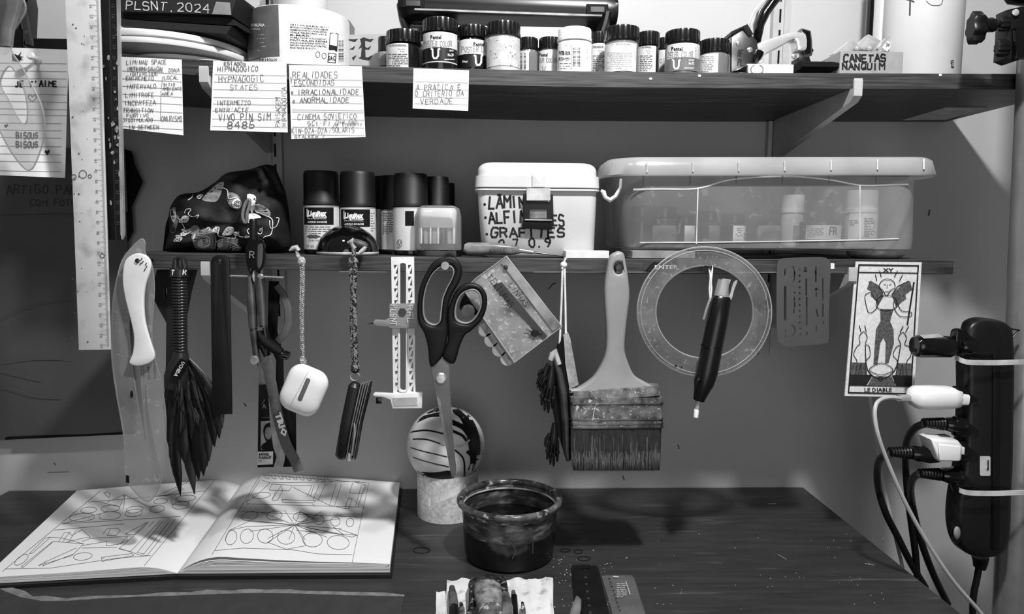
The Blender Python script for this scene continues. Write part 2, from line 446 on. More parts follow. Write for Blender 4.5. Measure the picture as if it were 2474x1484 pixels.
def bracket(tip, zs, xw, lab):
    """side profile in the Y-Z plane, folded sheet"""
    p = W(tip[0], tip[1], YF-.004); zt = p.z; zb2 = W(tip[0], tip[2], YF-.004).z; x = p.x; w = .0042
    prof = [(-.0105, zs), (-.2042, zs), (-.2042, zt), (-.2062, zt+.001), (-.2072, zt-.002), (-.2072, zb2+.002), (-.200, zb2-.003), (-.012, xw)]
    v = [(x-w, a, b) for a, b in prof]+[(x+w, a, b) for a, b in prof]; n = len(prof)
    m = MB().add(v, [tuple(range(n)), tuple(range(2*n-1, n-1, -1))]+[(i, (i+1) % n, n+(i+1) % n, n+i) for i in range(n)])
    return top('shelf_bracket', m, ALU, lab, 'bracket')
zbt = zu(.38)-.0158
bracket((2071, 193, 238), zbt, W(1872, 388, 0).z, 'white steel shelf bracket under the right of the upper shelf')
bracket((494, 163, 205), zu(-.28)-.0158, W(660, 372, 0).z, 'white tipped steel bracket under the left of the upper shelf')
bracket((2058, 648, 684), zl(.37)-.0150, W(1872, 790, 0).z, 'steel bracket under the lower shelf beside the devil patch')
bracket((498, 634, 670), zl(-.28)-.0150, W(650, 790, 0).z, 'steel bracket tip between the feather brush and black steel rule')

# table
tb = thing('work_table', 'dark stained wooden work table with paint specks and rings', 'table', (0, -.4, -.75))
link('table_top', board(-.62, .4218, -.78, -.004, lambda x: 0.0, .028, 8), TABLEW, tb, 30)
for lx in (-.58, .37):
    for ly in (-.73, -.06): link('leg', MB().box(lx-.025, lx+.025, ly-.025, ly+.025, -.75, -.028), TABLEW, tb, 0)
st = Ink(tplane(0)); rnd = random.Random(4)
for i in range(130):
    x = rnd.uniform(1360, 2150); y = rnd.uniform(1290, 1480)
    if rnd.random() < .5: x = rnd.uniform(1330, 1480); y = rnd.uniform(1350, 1470)
    st.fill(circ(x, y, rnd.uniform(.7, 2.2), rnd.uniform(.6, 1.4), 6))
st.line([(1855, 1218), (1875, 1217)], 2); st.line([(2090, 1362), (2112, 1366)], 1.2); st.line([(1880, 1340), (1900, 1352)], 1)
st.build(M('pale_specks', .6, .7), tb, 'paint_specks')['kind'] = 'stuff'
for x, y, a, b in ((1397, 1333, 10, 5), (1411, 1350, 15, 5), (1018, 1330, 20, 7), (1366, 1330, 12, 4)):
    Ink(tplane(0)).ell(x, y, a, b, 1.6).build(BLKM, tb, 'dried_ring')
# ---------------------------------------------------------------- upper shelf
def inkify(mb): return mb.surf()
LABP = M('jar_label_paper', .76, .6, var=.05, scale=70)
LABC = M('cream_label_paper', .72, .6, var=.1, scale=100, g2=.35, thr=.62, scale2=420)
def jar(x0, x1, yt, yc, Y, body, capm, label, prints, yb=None, lab=None, labm=None, band=None, capn=28, cath='jar', fr=.97, zf=zu, group=None, name='paint_jar', labx=None, capk=1.0):
    """x0..x1 jar width in px at its centre Y, yt/yc top and bottom of the lid (front), lab: (ytop, ybottom)"""
    xm = (x0+x1)/2; c = W(xm, yt, Y); r = px2m(x1-x0, Y)/2; cx = c.x; z0 = zf(cx)
    zt = W(xm, yt, Y-r).z; zc = W(xm, yc, Y-r).z; t = thing(name, label, cath, (cx, Y, z0+.0002), group)
    h = zc-z0; rb = r*fr
    b = MB().lathe((cx, Y, z0+.0003), [(rb*.86, 0), (rb*.97, .0012), (rb, .003), (rb, h*.80), (rb*.97, h*.87), (rb*.86, h*.95), (rb*.84, h+.002)], 36)
    link('jar_body', b, body, t)
    rc = r*capk; cm = MB().lathe((cx, Y, zc), [(rc*.97, -.0015), (rc*.985, 0), (rc*.985, (zt-zc)*.12), (rc*.95, (zt-zc)*.14), (rc*.95, (zt-zc)*.8), (rc*.93, (zt-zc)*.95), (rc*.86, zt-zc)], 56, lobes=1, amp=rc*.03 if capn else 0)
    link('lid', cm, capm, t, 25)
    if lab:
        za, zb2 = W(xm, lab[1], Y-r).z, W(xm, lab[0], Y-r).z; za = max(za, z0+.001)
        a0, a1 = -pi/2-1.25, -pi/2+1.25
        if labx:
            a0, a1 = [-pi/2+math.asin(max(-1, min(1, (v-xm)/((x1-x0)/2)))) for v in labx]
        def shell(za, zb2, rr, m, nm):
            n = 22; v = []; f = []
            for k in range(n+1):
                a = a0+(a1-a0)*k/n
                v += [(cx+rr*cos(a), Y+rr*sin(a), za), (cx+rr*cos(a), Y+rr*sin(a), zb2), (cx+(rr-.0004)*cos(a), Y+(rr-.0004)*sin(a), zb2), (cx+(rr-.0004)*cos(a), Y+(rr-.0004)*sin(a), za)]
            for k in range(n):
                for j in range(4): f.append((k*4+j, k*4+(j+1) % 4, k*4+4+(j+1) % 4, k*4+4+j))
            q = MB().add(v, f); return link(nm, q, m, t), q
        lo, q = shell(za, zb2, rb+.0004, labm or LABP, 'label')
        sf = q.surf()
        if band:
            zz = W(xm, band[0], Y-r).z, W(xm, band[1], Y-r).z
            bo, q2 = shell(max(zz[1], za), zz[0], rb+.0006, band[2], 'label_band')
            sf = (q2.add(q.v, q.f)).surf()
        if prints: prints(sf, lo)
    return t
GLD = M('dark_paint_jar', .08, .12, var=.2, spec=.6)
GLM = M('grey_paint_jar', .42, .14, var=.05, spec=.6)
GLL = M('pale_paint_jar', .74, .16, var=.05, spec=.6)
GLW = M('white_paint_jar', .82, .25, var=.03)
LID = M('black_ribbed_lid', .06, .22, var=.2, spec=.6)
LIDW = M('white_lid', .92, .35, var=.02)
def logo_u(k, x, y, h, w=5):
    k.line([(x-h*.42, y-h*.5), (x-h*.3, y-h*.45), (x-h*.27, y+h*.2), (x-h*.15, y+h*.45), (x+h*.12, y+h*.45), (x+h*.27, y+h*.2), (x+h*.3, y-h*.45), (x+h*.42, y-h*.5)], w, 6)
def pentel(xl, y1, w1, x2, y2, w2, t2='POSTER COLOR', u=None, no=None, h1=9, h2=13, bc=None, um=None, shear=0):
    def f(sf, lo):
        Ink(sf).type('Pentel', xl, y1, h1, w1, bold=.03).build(INK, lo)
        Ink(sf).hand(t2, x2, y2, h2, w2, 1.5, jit=.02).build(GPRINT, lo, 'poster_lettering')
        if u: k = Ink(sf); logo_u(k, *u); k.build(um or WPRINT, lo, 'emblem')
        if no:
            k = Ink(sf)
            for tx, x, y, h, w in no: k.type(tx, x, y, h, w, bold=.02)
            k.build(WPRINT, lo, 'small_print')
        if bc: Ink(sf).bars(*bc, vertical=False).build(INK, lo, 'barcode')
    return f
def prof(x0, x1, y, yb, tx='PROFISSIONAL', m=None, rows=None, th=5):
    def f(sf, lo):
        k = Ink(sf); w = x1-x0
        k.type(tx, x0, y, th, w*.92, bold=.02); k.type('Peso Líq.', x0+w*.5, y+8, 4, w*.34); k.type('30ml', x0+w*.6, y+14, 4, w*.22)
        k.greek(x0, y+16, x1, yb, rows or int((yb-y-16)/4.4), 1.7); k.build(m or M('faded_ink', .3, .8), lo)
    return f
G = 'paint jars along the upper shelf'
J = {}
jar(914, 946, 86, 122, -.12, GLD, LID, 'half hidden small dark paint jar at the left end of the jar row', lambda s, l: Ink(s).bars(930, 128, 946, 158, vertical=False).build(INK, l, 'barcode'), lab=(124, 158), labm=M('dull_label', .5, .6), group=G)
jar(934, 1016, 66, 95, -.155, GLD, LID, 'black lidded paint jar with a densely printed ingredients label, left of the tallest jar', prof(938, 986, 112, 160, 'VALOR PROFISSIONAL'), lab=(104, 164), labx=(936, 990), group=G)
jar(1008, 1052, 62, 97, -.125, GLD, LID, 'paint jar almost hidden behind the tallest black jar', None, lab=(100, 160), labm=M('dull_label2', .62, .6), group=G)
jar(1022, 1106, 37, 68, -.165, GLD, LID, 'tallest black poster colour jar with white label, standing above the others', pentel(1040, 94, 26, 1022, 112, 72, 'POSTER COLOR', (1052, 130, 24, 4.2), [('BLACK', 1086, 124, 4, 10), ('No.28', 1082, 136, 7, 14), ('MADE IN TAIWAN', 1074, 145, 3, 24)], bc=(1098, 90, 1105, 150)), lab=(76, 150), band=(114, 147, M('black_band', .05, .4)), group=G)
jar(1106, 1178, 56, 82, -.15, GLD, LID, 'black poster colour jar, second from the left with a large white U emblem', pentel(1144, 111, 27, 1116, 125, 62, 'POSTER CO', (1156, 146, 24, 4.2), [('30ml', 1117, 151, 5, 12)]), lab=(94, 162), band=(130, 164, M('black_band', .05, .4)), group=G)
jar(1176, 1257, 46, 76, -.165, GLL, LID, 'jar with a blank cream speckled label and black lid', None, lab=(86, 158), labm=LABC, group=G)
jar(1252, 1300, 87, 112, -.14, GLM, LID, 'small grey paint jar with a barcode right of the speckled jar', lambda s, l: Ink(s).bars(1258, 128, 1270, 168, vertical=False).build(INK, l, 'barcode'), lab=(122, 170), labx=(1254, 1277), group=G)
jar(1302, 1356, 86, 112, -.14, GLL, LID, 'pale small poster colour jar just left of the white lidded jar', pentel(1303, 136, 20, 1304, 150, 44, 'ER COLOR', (1314, 166, 10, 1.6), h1=8, h2=9, um=GPRINT), lab=(120, 172), group=G)
def wl(s, l):
    k = Ink(s); k.type('POSTER COLOR', 1350, 132, 9, 28, bold=.04); k.type('ポスターカラー', 1350, 146, 7, 28, bold=.03); k.greek(1352, 150, 1380, 168, 3, 1); k.bars(1384, 116, 1402, 160, vertical=False); k.bars(1418, 118, 1429, 160, vertical=False); k.build(INK, l)
    k = Ink(s); k.line([(1349, 110), (1382, 110), (1382, 166), (1349, 166), (1349, 110)], 1); k.build(GPRINT, l, 'label_frame')
jar(1347, 1430, 60, 88, -.165, GLL, LIDW, 'white poster colour jar with a smooth white lid', wl, lab=(96, 172), capn=0, labm=WHT, group=G)
jar(1426, 1470, 74, 100, -.12, GLD, LID, 'dark jar with an ingredients label standing right behind the white lidded jar', prof(1432, 1460, 116, 172, 'E PROFISSION'), lab=(104, 174), group=G)
jar(1462, 1545, 56, 87, -.16, GLM, LID, 'grey paint jar with a faded pale ingredients label', prof(1466, 1528, 108, 166, m=M('pale_ink', .66, .8)), lab=(102, 171), labx=(1463, 1533), group=G)
jar(1540, 1594, 72, 103, -.135, GLD, LID, 'dark paint jar with printed label left of the blue-grey poster colour jar', prof(1546, 1576, 116, 172, 'FISSIONAL'), lab=(110, 174), labx=(1541, 1581), group=G)
jar(1586, 1628, 88, 114, -.11, GLL, LID, 'pale jar mostly hidden left behind the blue-grey poster colour jar', lambda s, l: Ink(s).hand('OR', 1595, 152, 10, 14, 1.3).type('No.17', 1596, 175, 6, 13).build(GPRINT, l), lab=(120, 175), group=G)
jar(1609, 1691, 65, 94, -.16, GLM, LID, 'poster colour jar with a mid grey band and forked white emblem', pentel(1622, 122, 27, 1612, 138, 64, 'OSTER COLOR', (1634, 156, 22, 4), [('SKY BLUE', 1664, 147, 3.5, 13), ('No.72', 1664, 156, 6, 13), ('MADE IN TAIWAN', 1654, 166, 3, 22)], bc=(1681, 114, 1690, 168)), lab=(103, 170), band=(138, 171, M('grey_band', .4, .4)), group=G)
jar(1690, 1762, 89, 118, -.14, GLM, LID, 'short grey paint jar at the right end of the jar row', lambda s, l: (Ink(s).greek(1693, 134, 1724, 174, 9, 1.4).build(GPRINT, l), Ink(s).hand('POST', 1739, 154, 10, 24, 1.5).build(GPRINT, l, 'poster_lettering')), lab=(128, 175), labx=(1691, 1726), group=G)

def shelfbox(x0, x1, yt, Y0, Y1, zf=zu, r=.0005, mb=None, yb=None):
    """box standing on a shelf: front at Y0"""
    a, b = W(x0, yt, Y0), W(x1, yt, Y0); z0 = min(zf(a.x), zf(b.x), zf((a.x+b.x)/2))+.0003 if yb is None else W(x0, yb, Y0).z
    z0 = max(zf(a.x), zf(b.x))+.0003 if yb is None else z0
    m = mb or MB(); zt = (a.z+b.z)/2
    return m.rrect([(z0, a.x+r, b.x-r, Y0+r, Y1-r, r), (z0+r, a.x, b.x, Y0, Y1, r), (zt-r, a.x, b.x, Y0, Y1, r), (zt, a.x+r, b.x-r, Y0+r, Y1-r, r)], 3)

# long black machine on a white box
MY = .028
a, b = W(966, 40, -.1), W(1487, 60, -.1)
mt = thing('laminator', 'long black laminating machine resting on a white box behind the jars', 'laminator', ((a.x+b.x)/2, -.1, zu(0)+.05))
def tilt(mb, dz, x0, x1):
    for p in mb.v: p.z += -dz*(p.x-x0)/(x1-x0)
    return mb
zlo, zhi = W(1200, 60, -.105).z, W(1200, -34, -.105).z
bd = MB(); rs = []
for x, k in ((a.x, .75), (a.x+.004, .93), (a.x+.014, 1), (b.x-.014, 1), (b.x-.004, .93), (b.x, .75)):
    zc, hh = (zlo+zhi)/2, (zhi-zlo)/2*k
    rs.append([(x, yy+MY, zc+sg*hh*f) for yy, sg, f in ((-.128, -1, 1), (-.139, -1, .8), (-.145, -1, .3), (-.145, 1, .3), (-.138, 1, .85), (-.12, 1, 1), (-.03, 1, 1), (-.03, -1, 1))])
link('machine_body', tilt(bd.rings(rs), .004, a.x, b.x), M('satin_black', .05, .3, var=.15), mt)
mr = MB(); [mr.tube([(a.x+.018, -.146+MY, W(990, y, -.146+MY).z), (b.x-.018, -.146+MY, W(1465, y+16, -.146+MY).z)], .0012, 6) for y in (22,)]
link('silver_trim', mr, STEEL, mt)
for px, py in ((998, 7), (1443, 22)):
    p = W(px, py, -.1455+MY); rec = MB().rrect([(p.z-.005, p.x-.012, p.x+.012, p.y-.0012, p.y+.004, .001), (p.z+.005, p.x-.012, p.x+.012, p.y-.0012, p.y+.004, .001)]); ro = link('vent_recess', rec, BLKM, mt)
    link('vent_button', MB().rrect([(p.z-.0035, p.x-.008, p.x+.008, p.y-.0022, p.y, .001), (p.z+.002, p.x-.008, p.x+.008, p.y-.0022, p.y, .001)]), DG, ro)
wb = shelfbox(1100, 1425, 64, -.126, -.03); top('white_box', wb, WHTM, 'flat white box behind the jars, under the long black machine', 'box')
for px, py in ((985, 62),):
    f = MB().loft([(968, 20, 8, .02), (975, 50, 10, .02), (990, 90, 12, .02), (1004, 120, 12, .02)], -.09); link('side_foot', f, BLK, mt)
f = MB().loft([(1462, 40, 16, .02), (1456, 66, 16, .02), (1448, 90, 14, .02)], -.1); link('side_foot', f, BLK, mt)
vb = shelfbox(990, 1045, 47, -.1, -.06); vo = top('pencil_box', vb, MG, 'small grey box with white lettering behind the black jars', 'box')
Ink(vb.surf()).type('VIARCO', 993, 62, 7, 30, bold=.02).build(WPRINT, vo)

# staple gun
sg = thing('staple_gun', 'chrome staple gun with black lever handle standing on the upper shelf', 'tool', (W(1860, 150, -.13).x, -.13, zu(.3)))
link('magazine_body', plate([(1768, 76), (1796, 64), (1830, 98), (1832, 122), (1822, 138), (1812, 160), (1805, 174), (1767, 174)], -.145, .024, bev=.0012), M('scuffed_chrome', .6, .25, 1, var=.25, scale=50), sg)
link('top_edge', plate([(1767, 76), (1806, 58), (1820, 82), (1812, 84), (1796, 66), (1767, 84)], -.148, .026), BLK, sg)
link('grip', plate(spl([(1832, 104), (1880, 86), (1915, 76), (1936, 76), (1950, 82), (1956, 96), (1956, 118), (1930, 122), (1924, 100), (1914, 96), (1890, 110), (1858, 126), (1846, 136), (1846, 148), (1818, 150), (1822, 130), (1830, 120)], 4), -.145, .018, bev=.003), CHROME, sg)
link('rear_grip', MB().loft([(1930, 78, 8, .009), (1944, 84, 12, .0105), (1946, 104, 12, .0105), (1946, 136, 13, .0105)], -.136), BLKG, sg)
link('rear_foot', plate([(1930, 138), (1956, 136), (1961, 152), (1960, 156), (1931, 155)], -.148, .02, bev=.001), BLK, sg)
link('lever', MB().loft([(1888, -22, 14, .009), (1866, 4, 13, .009), (1846, 32, 13, .009), (1833, 62, 12, .009), (1830, 92, 9, .008), (1832, 104, 4, .006)], -.136), BLKG, sg)
link('lever_plate', MB().loft([(1866, -20, 5, .005), (1842, 8, 6, .006), (1822, 34, 7, .006), (1812, 62, 8, .006), (1814, 84, 8, .006)], -.128), CHROME, sg)
link('pivot_arm', MB().loft([(1832, 128, 12, .01), (1824, 142, 12, .01), (1818, 156, 8, .008)], -.14), BLKG, sg)
for x, y in ((1784, 104), (1812, 120), (1919, 136)):
    p = W(x, y, -.1455); link('rivet', MB().lathe(p+Vector((0, .001, 0)), [(.0028, 0), (.0028, .0012), (.0018, .002)], 14, axis=(0, -1, 0)), STEEL, sg)
Ink(wplane(-.1456)).hand('RF', 1783, 136, 15, 14, 1.8).hand('PL', 1783, 158, 15, 14, 1.8).build(INK, sg)
link('wire_loop', MB().tube([W(x, y, -.14) for x, y in ((1956, 112), (1964, 122), (1961, 128), (1952, 124))], .0009, 6), DSTEEL, sg)
wc = shelfbox(1805, 1918, 155, -.165, -.10); wo = top('card_box', wc, WHTM, 'low white card box in front of the staple gun', 'box')
Ink(wc.surf()).ell(1829, 168, 15, 12, 3).build(GPRINT, wo, 'round_print')
bc = MB().loft([(1918, 166, 9, .02), (1990, 167, 9, .02), (2020, 168, 7, .018), (2034, 170, 3, .01)], -.14, p=5); top('black_case', bc, BLKM, 'flat black case lying right of the white card box on the upper shelf', 'case')
top('black_pouch', MB().puff([(1762, 176), (1800, 158), (1808, 156), (1808, 175)], -.165, .008, .008, p=2.5), BLKG, 'small black glossy pouch beside the white card box', 'pouch')

# cardboard box of ink pens
cb = shelfbox(2031, 2183, 124, -.16, -.07)
ct = thing('cardboard_box', 'open cardboard box with hand lettering, holding clear pen cases', 'box', (W(2107, 150, -.12).x, -.12, zu(.4)))
link('box_body', cb, CARDB, ct)
Ink(cb.surf()).hand('CANETAS', 2038, 150, 17, 106, 4.2, slope=-.02, jit=.1).hand('NANQUIM', 2036, 168, 15, 104, 3.8, slope=.0, jit=.1).build(INK, ct)
link('box_flap', plate([(1979, 157), (2032, 128), (2034, 174), (1998, 174)], -.13, .0015), CARDB, ct)
CLR = MC('clear_plastic_case', .9, .28, .1, dirt=.0, edge=.7)
for i, (pts, lb) in enumerate(([[(2012, 130), (2058, 94), (2080, 112), (2046, 134)], 'left'], [[(2064, 116), (2100, 82), (2130, 98), (2108, 124)], 'middle'], [[(2110, 124), (2148, 87), (2166, 103), (2144, 124)], 'right'])):
    o = thing('pen_case', 'clear plastic pen case sticking out of the cardboard box, '+lb+' one of three', 'case', W(pts[1][0], pts[1][1], -.12), 'pen cases in the cardboard box')
    link('case_shell', plate(pts, -.135+i*.012, .011, bev=.0012), CLR, o)
    link('case_insert', plate([(p[0]*.7+sum(q[0] for q in pts)/4*.3, p[1]*.7+sum(q[1] for q in pts)/4*.3) for p in pts], -.131+i*.012, .004), M('case_grey', .55, .4), o)
    if i == 2:
        s5 = link('case_sticker', plate(turn(rr2(2136, 100, 2152, 122, 3), (2144, 111), 38), -.1355+i*.012, .0004), WHT, o)
        Ink(wplane(-.1361+i*.012)).hand('34', 2141, 112, 8, 9, 1.3).build(INK, s5)
for x, y in ((2070, 118), (2100, 118)): top('ink_pen', MB().sphere(W(x, y, -.142), .0035, 8), M('pen_cap_grey', .6, .3), 'rounded grey pen end showing between the clear cases, '+('left one' if x < 2080 else 'right one'), 'pen', 'pen ends in the cardboard box')

# big white canister, tube and strip behind it
zc0 = zu(.46)+.0004; ca, cbb = W(2148, 100, -.11), W(2318, 100, -.11); r = (cbb.x-ca.x)/2
cc = MB().lathe(((ca.x+cbb.x)/2, -.105, zc0), [(r*.97, 0), (r, .002), (r, .12), (r*1.01, .13), (r*.95, .135)], 48)
co = top('canister', cc, M('white_canister', .8, .4, var=.03, scale=12), 'tall white plastic canister at the right of the upper shelf', 'canister')
sf = cc.surf(); Ink(sf).line([(2199, 0), (2198, 36)], 4).line([(2190, -2), (2208, 4)], 4).curve([(2238, 2), (2250, 12), (2272, 12), (2278, 0)], 1.5).hand('8193', 2304, 164, 6, 20, 1.6, rot=-90).build(M('marker_grey', .22, .6), co)
sr = (W(2130, 50, -.06).x-W(2094, 50, -.06).x)/2; top('dark_tube', MB().lathe((W(2112, 50, -.06).x, -.06, zc0), [(sr, 0), (sr, .16), (sr*.8, .165)], 24), BLKG, 'tall glossy black tube beside the white canister', 'tube')
top('white_strip', shelfbox(2131, 2147, -30, -.085, -.07), WHT, 'thin white upright strip between black tube and canister', 'strip')

# left end: sketchbooks, plates, tape
sk = thing('sketchbook', 'thick black sketchbook with chalk date on its edge, top of the stack', 'book', (W(430, 40, -.1).x, -.1, zu(-.3)+.05))
def slab(px, Y0, Y1, yt, yb):
    a = [W(p[0], p[1], Y0) for p in px]
    return a
def prism(front, Y0, Y1, shift=0, mb=None):
    a = [W(p[0], p[1], Y0) for p in front]; n = len(a); v = a+[Vector((p.x+shift, Y1, p.z)) for p in a]
    return (mb or MB()).add(v, [tuple(range(n)), tuple(range(2*n-1, n-1, -1))]+[(i, (i+1) % n, n+(i+1) % n, n+i) for i in range(n)])
BCOV = M('black_book_cover', .07, .6, var=.2, bump=.2)
PG = M('page_edges', .5, .8, var=.35, scale=60, stretch=(1, 1, 14))
sb1 = prism([(284, -28), (575, -12), (557, 36), (284, 27)], -.175, -.05, .012); link('cover', sb1, BCOV, sk, 0)
link('tape_patch', prism([(522, 4), (555, 6), (558, 36), (512, 34)], -.1765, -.1755), M('masking_patch', .5, .8), sk, 0)
Ink(sb1.surf(.0008)).hand('-PLSNT.2024', 284, 22, 20, 228, 2.6, slope=.04, jit=.1).build(M('chalk', .75, .8), sk)
link('page_block', prism([(286, 29), (560, 38), (572, 62), (286, 44)], -.165, -.055, .014), BCOV, sk, 0)
sk2 = thing('sketchbook', 'black sketchbook with curved cover lying under the dated one', 'book', (W(430, 60, -.1).x, -.1, zu(-.3)+.035))
link('cover', prism([(286, 46), (560, 64), (556, 68), (548, 82), (286, 60)], -.17, -.05, .01), BCOV, sk2, 0)
pb = thing('notebook', 'notebook with visible page edges behind the white plates', 'book', (W(575, 90, -.08).x, -.08, zu(-.2)))
link('page_block', prism([(552, 68), (598, 74), (600, 102), (560, 96)], -.12, -.03), PG, pb, 0)
link('cover', prism([(550, 62), (600, 68), (600, 74), (550, 68)], -.122, -.03), BCOV, pb, 0)
def plt(xc, yc, half, Y, nm, lb, i):
    c = W(xc, yc, Y); r = px2m(half, Y); c.z = max(c.z, zu(c.x)+.0005)
    m = MB().lathe(c, [(r*.7, 0), (r*.9, .001), (r*.985, .0028), (r, .005), (r*.995, .0075), (r*.95, .0082), (r*.93, .006), (r*.8, .004)], 64)
    return top(nm, m, WHT, lb, 'plate', 'white plates under the sketchbooks')
zz = zu(-.33)
for i, (x0p, x1p, yy, Yc, lb) in enumerate(((330, 592, 0, -.105, 'small white plate at the bottom of the plate stack'), (205, 603, 0, -.105, 'wide white plate in the middle of the plate stack'), (205, 596, 0, -.104, 'wide white plate on top of the plate stack'))):
    cx = W((x0p+x1p)/2, 100, Yc).x; r = px2m((x1p-x0p)/2, Yc)
    r = min(r, .088); base = max(zu(cx-.05), zu(cx))+.0005+[0, .0085, .0165][i]
    m = MB().lathe((W(x1p, 100, Yc).x-r, Yc, base), [(r*.7, 0), (r*.9, .0006), (r*.985, .0022), (r, .0045), (r*.995, .0072), (r*.95, .0078), (r*.93, .006), (r*.8, .004)], 64)
    top('plate', m, WHT, lb, 'plate', 'white plates under the sketchbooks')

# tapes
def rollup(x0, x1, yt, Y, mat, nm, label, hole=.8, zb=None, cat='tape'):
    a, b = W(x0, yt, Y), W(x1, yt, Y); r = (b.x-a.x)/2; cx = (a.x+b.x)/2; z0 = zb or max(zu(cx-r*.7), zu(cx+r*.7))+.0004; zt = W((x0+x1)/2, yt, Y-r*.0).z
    m = MB().lathe((cx, Y, z0), [(r*hole, .0), (r*.985, 0), (r, .0008), (r, zt-z0-.0008), (r*.985, zt-z0), (r*hole, zt-z0)], 64, False, False)
    n = 64; k = len(m.v)//n
    for i in range(n): m.f.append((i, (i+1) % n, (k-1)*n+(i+1) % n, (k-1)*n+i))
    t = thing(nm, label, cat, (cx, Y, z0)); link('tape_ring', m, mat, t); return t, m, cx, r, z0, zt
t, m, cx, r, z0, zt = rollup(603, 842, 48, -.1, M('tape_wrap_white', .86, .3, var=.03), 'tape_roll', 'wide roll of tape with printed white and dark label')
sf = m.surf()
def cylpatch(cx, Y, r, x0, x1, z0, z1, eps=.0004, n=18):
    a0, a1 = [-math.acos(max(-1, min(1, (x-cx)/r))) for x in (x0, x1)]; v = []; f = []
    for k in range(n+1):
        a = a0+(a1-a0)*k/n
        v += [(cx+(r+eps)*cos(a), Y+(r+eps)*sin(a), z0), (cx+(r+eps)*cos(a), Y+(r+eps)*sin(a), z1), (cx+r*cos(a), Y+r*sin(a), z1), (cx+r*cos(a), Y+r*sin(a), z0)]
    for k in range(n):
        for j in range(4): f.append((k*4+j, k*4+(j+1) % 4, k*4+4+(j+1) % 4, k*4+4+j))
    return MB().add(v, f)
YT = -.1
xr = lambda px: W(px, 100, YT-r*.9).x
dk = link('dark_label', cylpatch(cx, YT, r, cx-r*.995, xr(678), z0+(zt-z0)*.24, zt-.001), M('label_grey', .36, .4), t)
Ink(sf).fill([(606, 60), (640, 52), (642, 68), (638, 74), (606, 80)]).build(BLKG, dk, 'black_tag')
k = Ink(m.surf(.0012)); k.type('MOBILIÁRIA', 606, 64, 7, 33, bold=.02); k.type('PARDELADA', 606, 72, 4, 22); k.build(WPRINT, dk)
k = Ink(m.surf(.0009)); k.greek(606, 78, 642, 126, 5, 2.2); k.build(M('soft_white_print', .62), dk, 'small_print')
k = Ink(sf); k.type('48mm x 50m', 600, 140, 9, 42, bold=.03, rot=-2); k.type('CONTIENE 2 ROLLOS', 605, 147, 6, 64, bold=.02)
rows = ['+54 9 11 5091 5500 MCAL +54 9 11', 'IMPORTADO Y/O DISTRIBUIDO POR GC LABEL SPA', 'PANAMERICANA NORTE 5300 CONCHALI SANTIAGO', 'CHILE TELEFONO +56 2', 'E-MAIL', 'USO GENERAL - FUNCIONES - PROTECCION HASTA 100°C', 'PINTURA EN REDES', 'FACIL ESCOLAR ARTESANIA PRODUCTO', 'INDICADO PARA PINTURA AUTOMOTRIZ', 'BRASIL VENCE EL PRODUCTO']
for i, rw in enumerate(rows): k.type(rw, 701, 61+i*6.2, 4, [92, 92, 90, 88, 50, 88, 90, 86, 88, 62][i], rot=4.5-i*.25, bold=.02)
k.bars(818, 98, 830, 150, vertical=False); k.line([(798, 80), (817, 82), (814, 124), (795, 120), (798, 80)], 1.5); k.line([(794, 128), (812, 131), (810, 152), (792, 150), (794, 128)], 1.8)
k.ell(768, 132, 5, 7, 1.2); k.ell(783, 135, 5, 7, 1.2); k.type('SAC', 793, 146, 11, 17, bold=.03); k.fill([(797, 108), (815, 112), (814, 123), (795, 119)]); k.build(INK, t)
# bagged tape above and behind
t2 = thing('tape_roll', 'second tape roll wrapped in clear film behind the wide tape', 'tape', (W(716, 30, -.12).x, -.10, zt))
m2 = MB().lathe((W(716, 30, -.12).x, -.10, zt+.0003), [(.028, 0), (.0285, .002), (.0285, .062), (.027, .064)], 40); link('wrapped_roll', m2, M('film_wrap', .74, .2, var=.08, scale=30), t2)
k = Ink(m2.surf()); k.type('FITA ADESIVA CREPE / C', 672, 26, 6, 72, mirror=True, rot=4); k.type('48mm', 676, 38, 9, 32, mirror=True, bold=.03); k.greek(676, 40, 712, 48, 1, 1.4); k.build(INK, t2)
bx = thing('paper_tube_box', 'small printed grey box behind the tape rolls', 'box', (W(808, 60, -.05).x, -.05, zu(-.17)))
b2 = prism([(772, 34), (806, 36), (845, 50), (845, 84), (842, 158), (772, 156)], -.05, -.02); link('box_body', b2, MG, bx, 0)
k = Ink(b2.surf()); k.fill([(786, 36), (796, 34), (812, 44), (800, 47), (788, 46)]); k.build(INK, bx, 'dark_print'); k = Ink(b2.surf(.0008)); k.type('A CRE', 812, 72, 13, 34, mirror=True, bold=.04, rot=6); k.build(WPRINT, bx)
um = thing('upright_album', 'upright dark and white spined books behind the tape rolls', 'book', (W(640, 20, -.03).x, -.03, zu(-.2)))
link('white_cover', prism([(628, -40), (652, -40), (655, 158), (630, 158)], -.045, -.015), WHT, um, 0); link('dark_spine', prism([(641, -40), (648, -40), (649, 21), (642, 21)], -.0465, -.0455), BLK, um, 0); link('grey_cover', prism([(655, -40), (668, -40), (668, 158), (656, 158)], -.04, -.015), MG, um, 0)
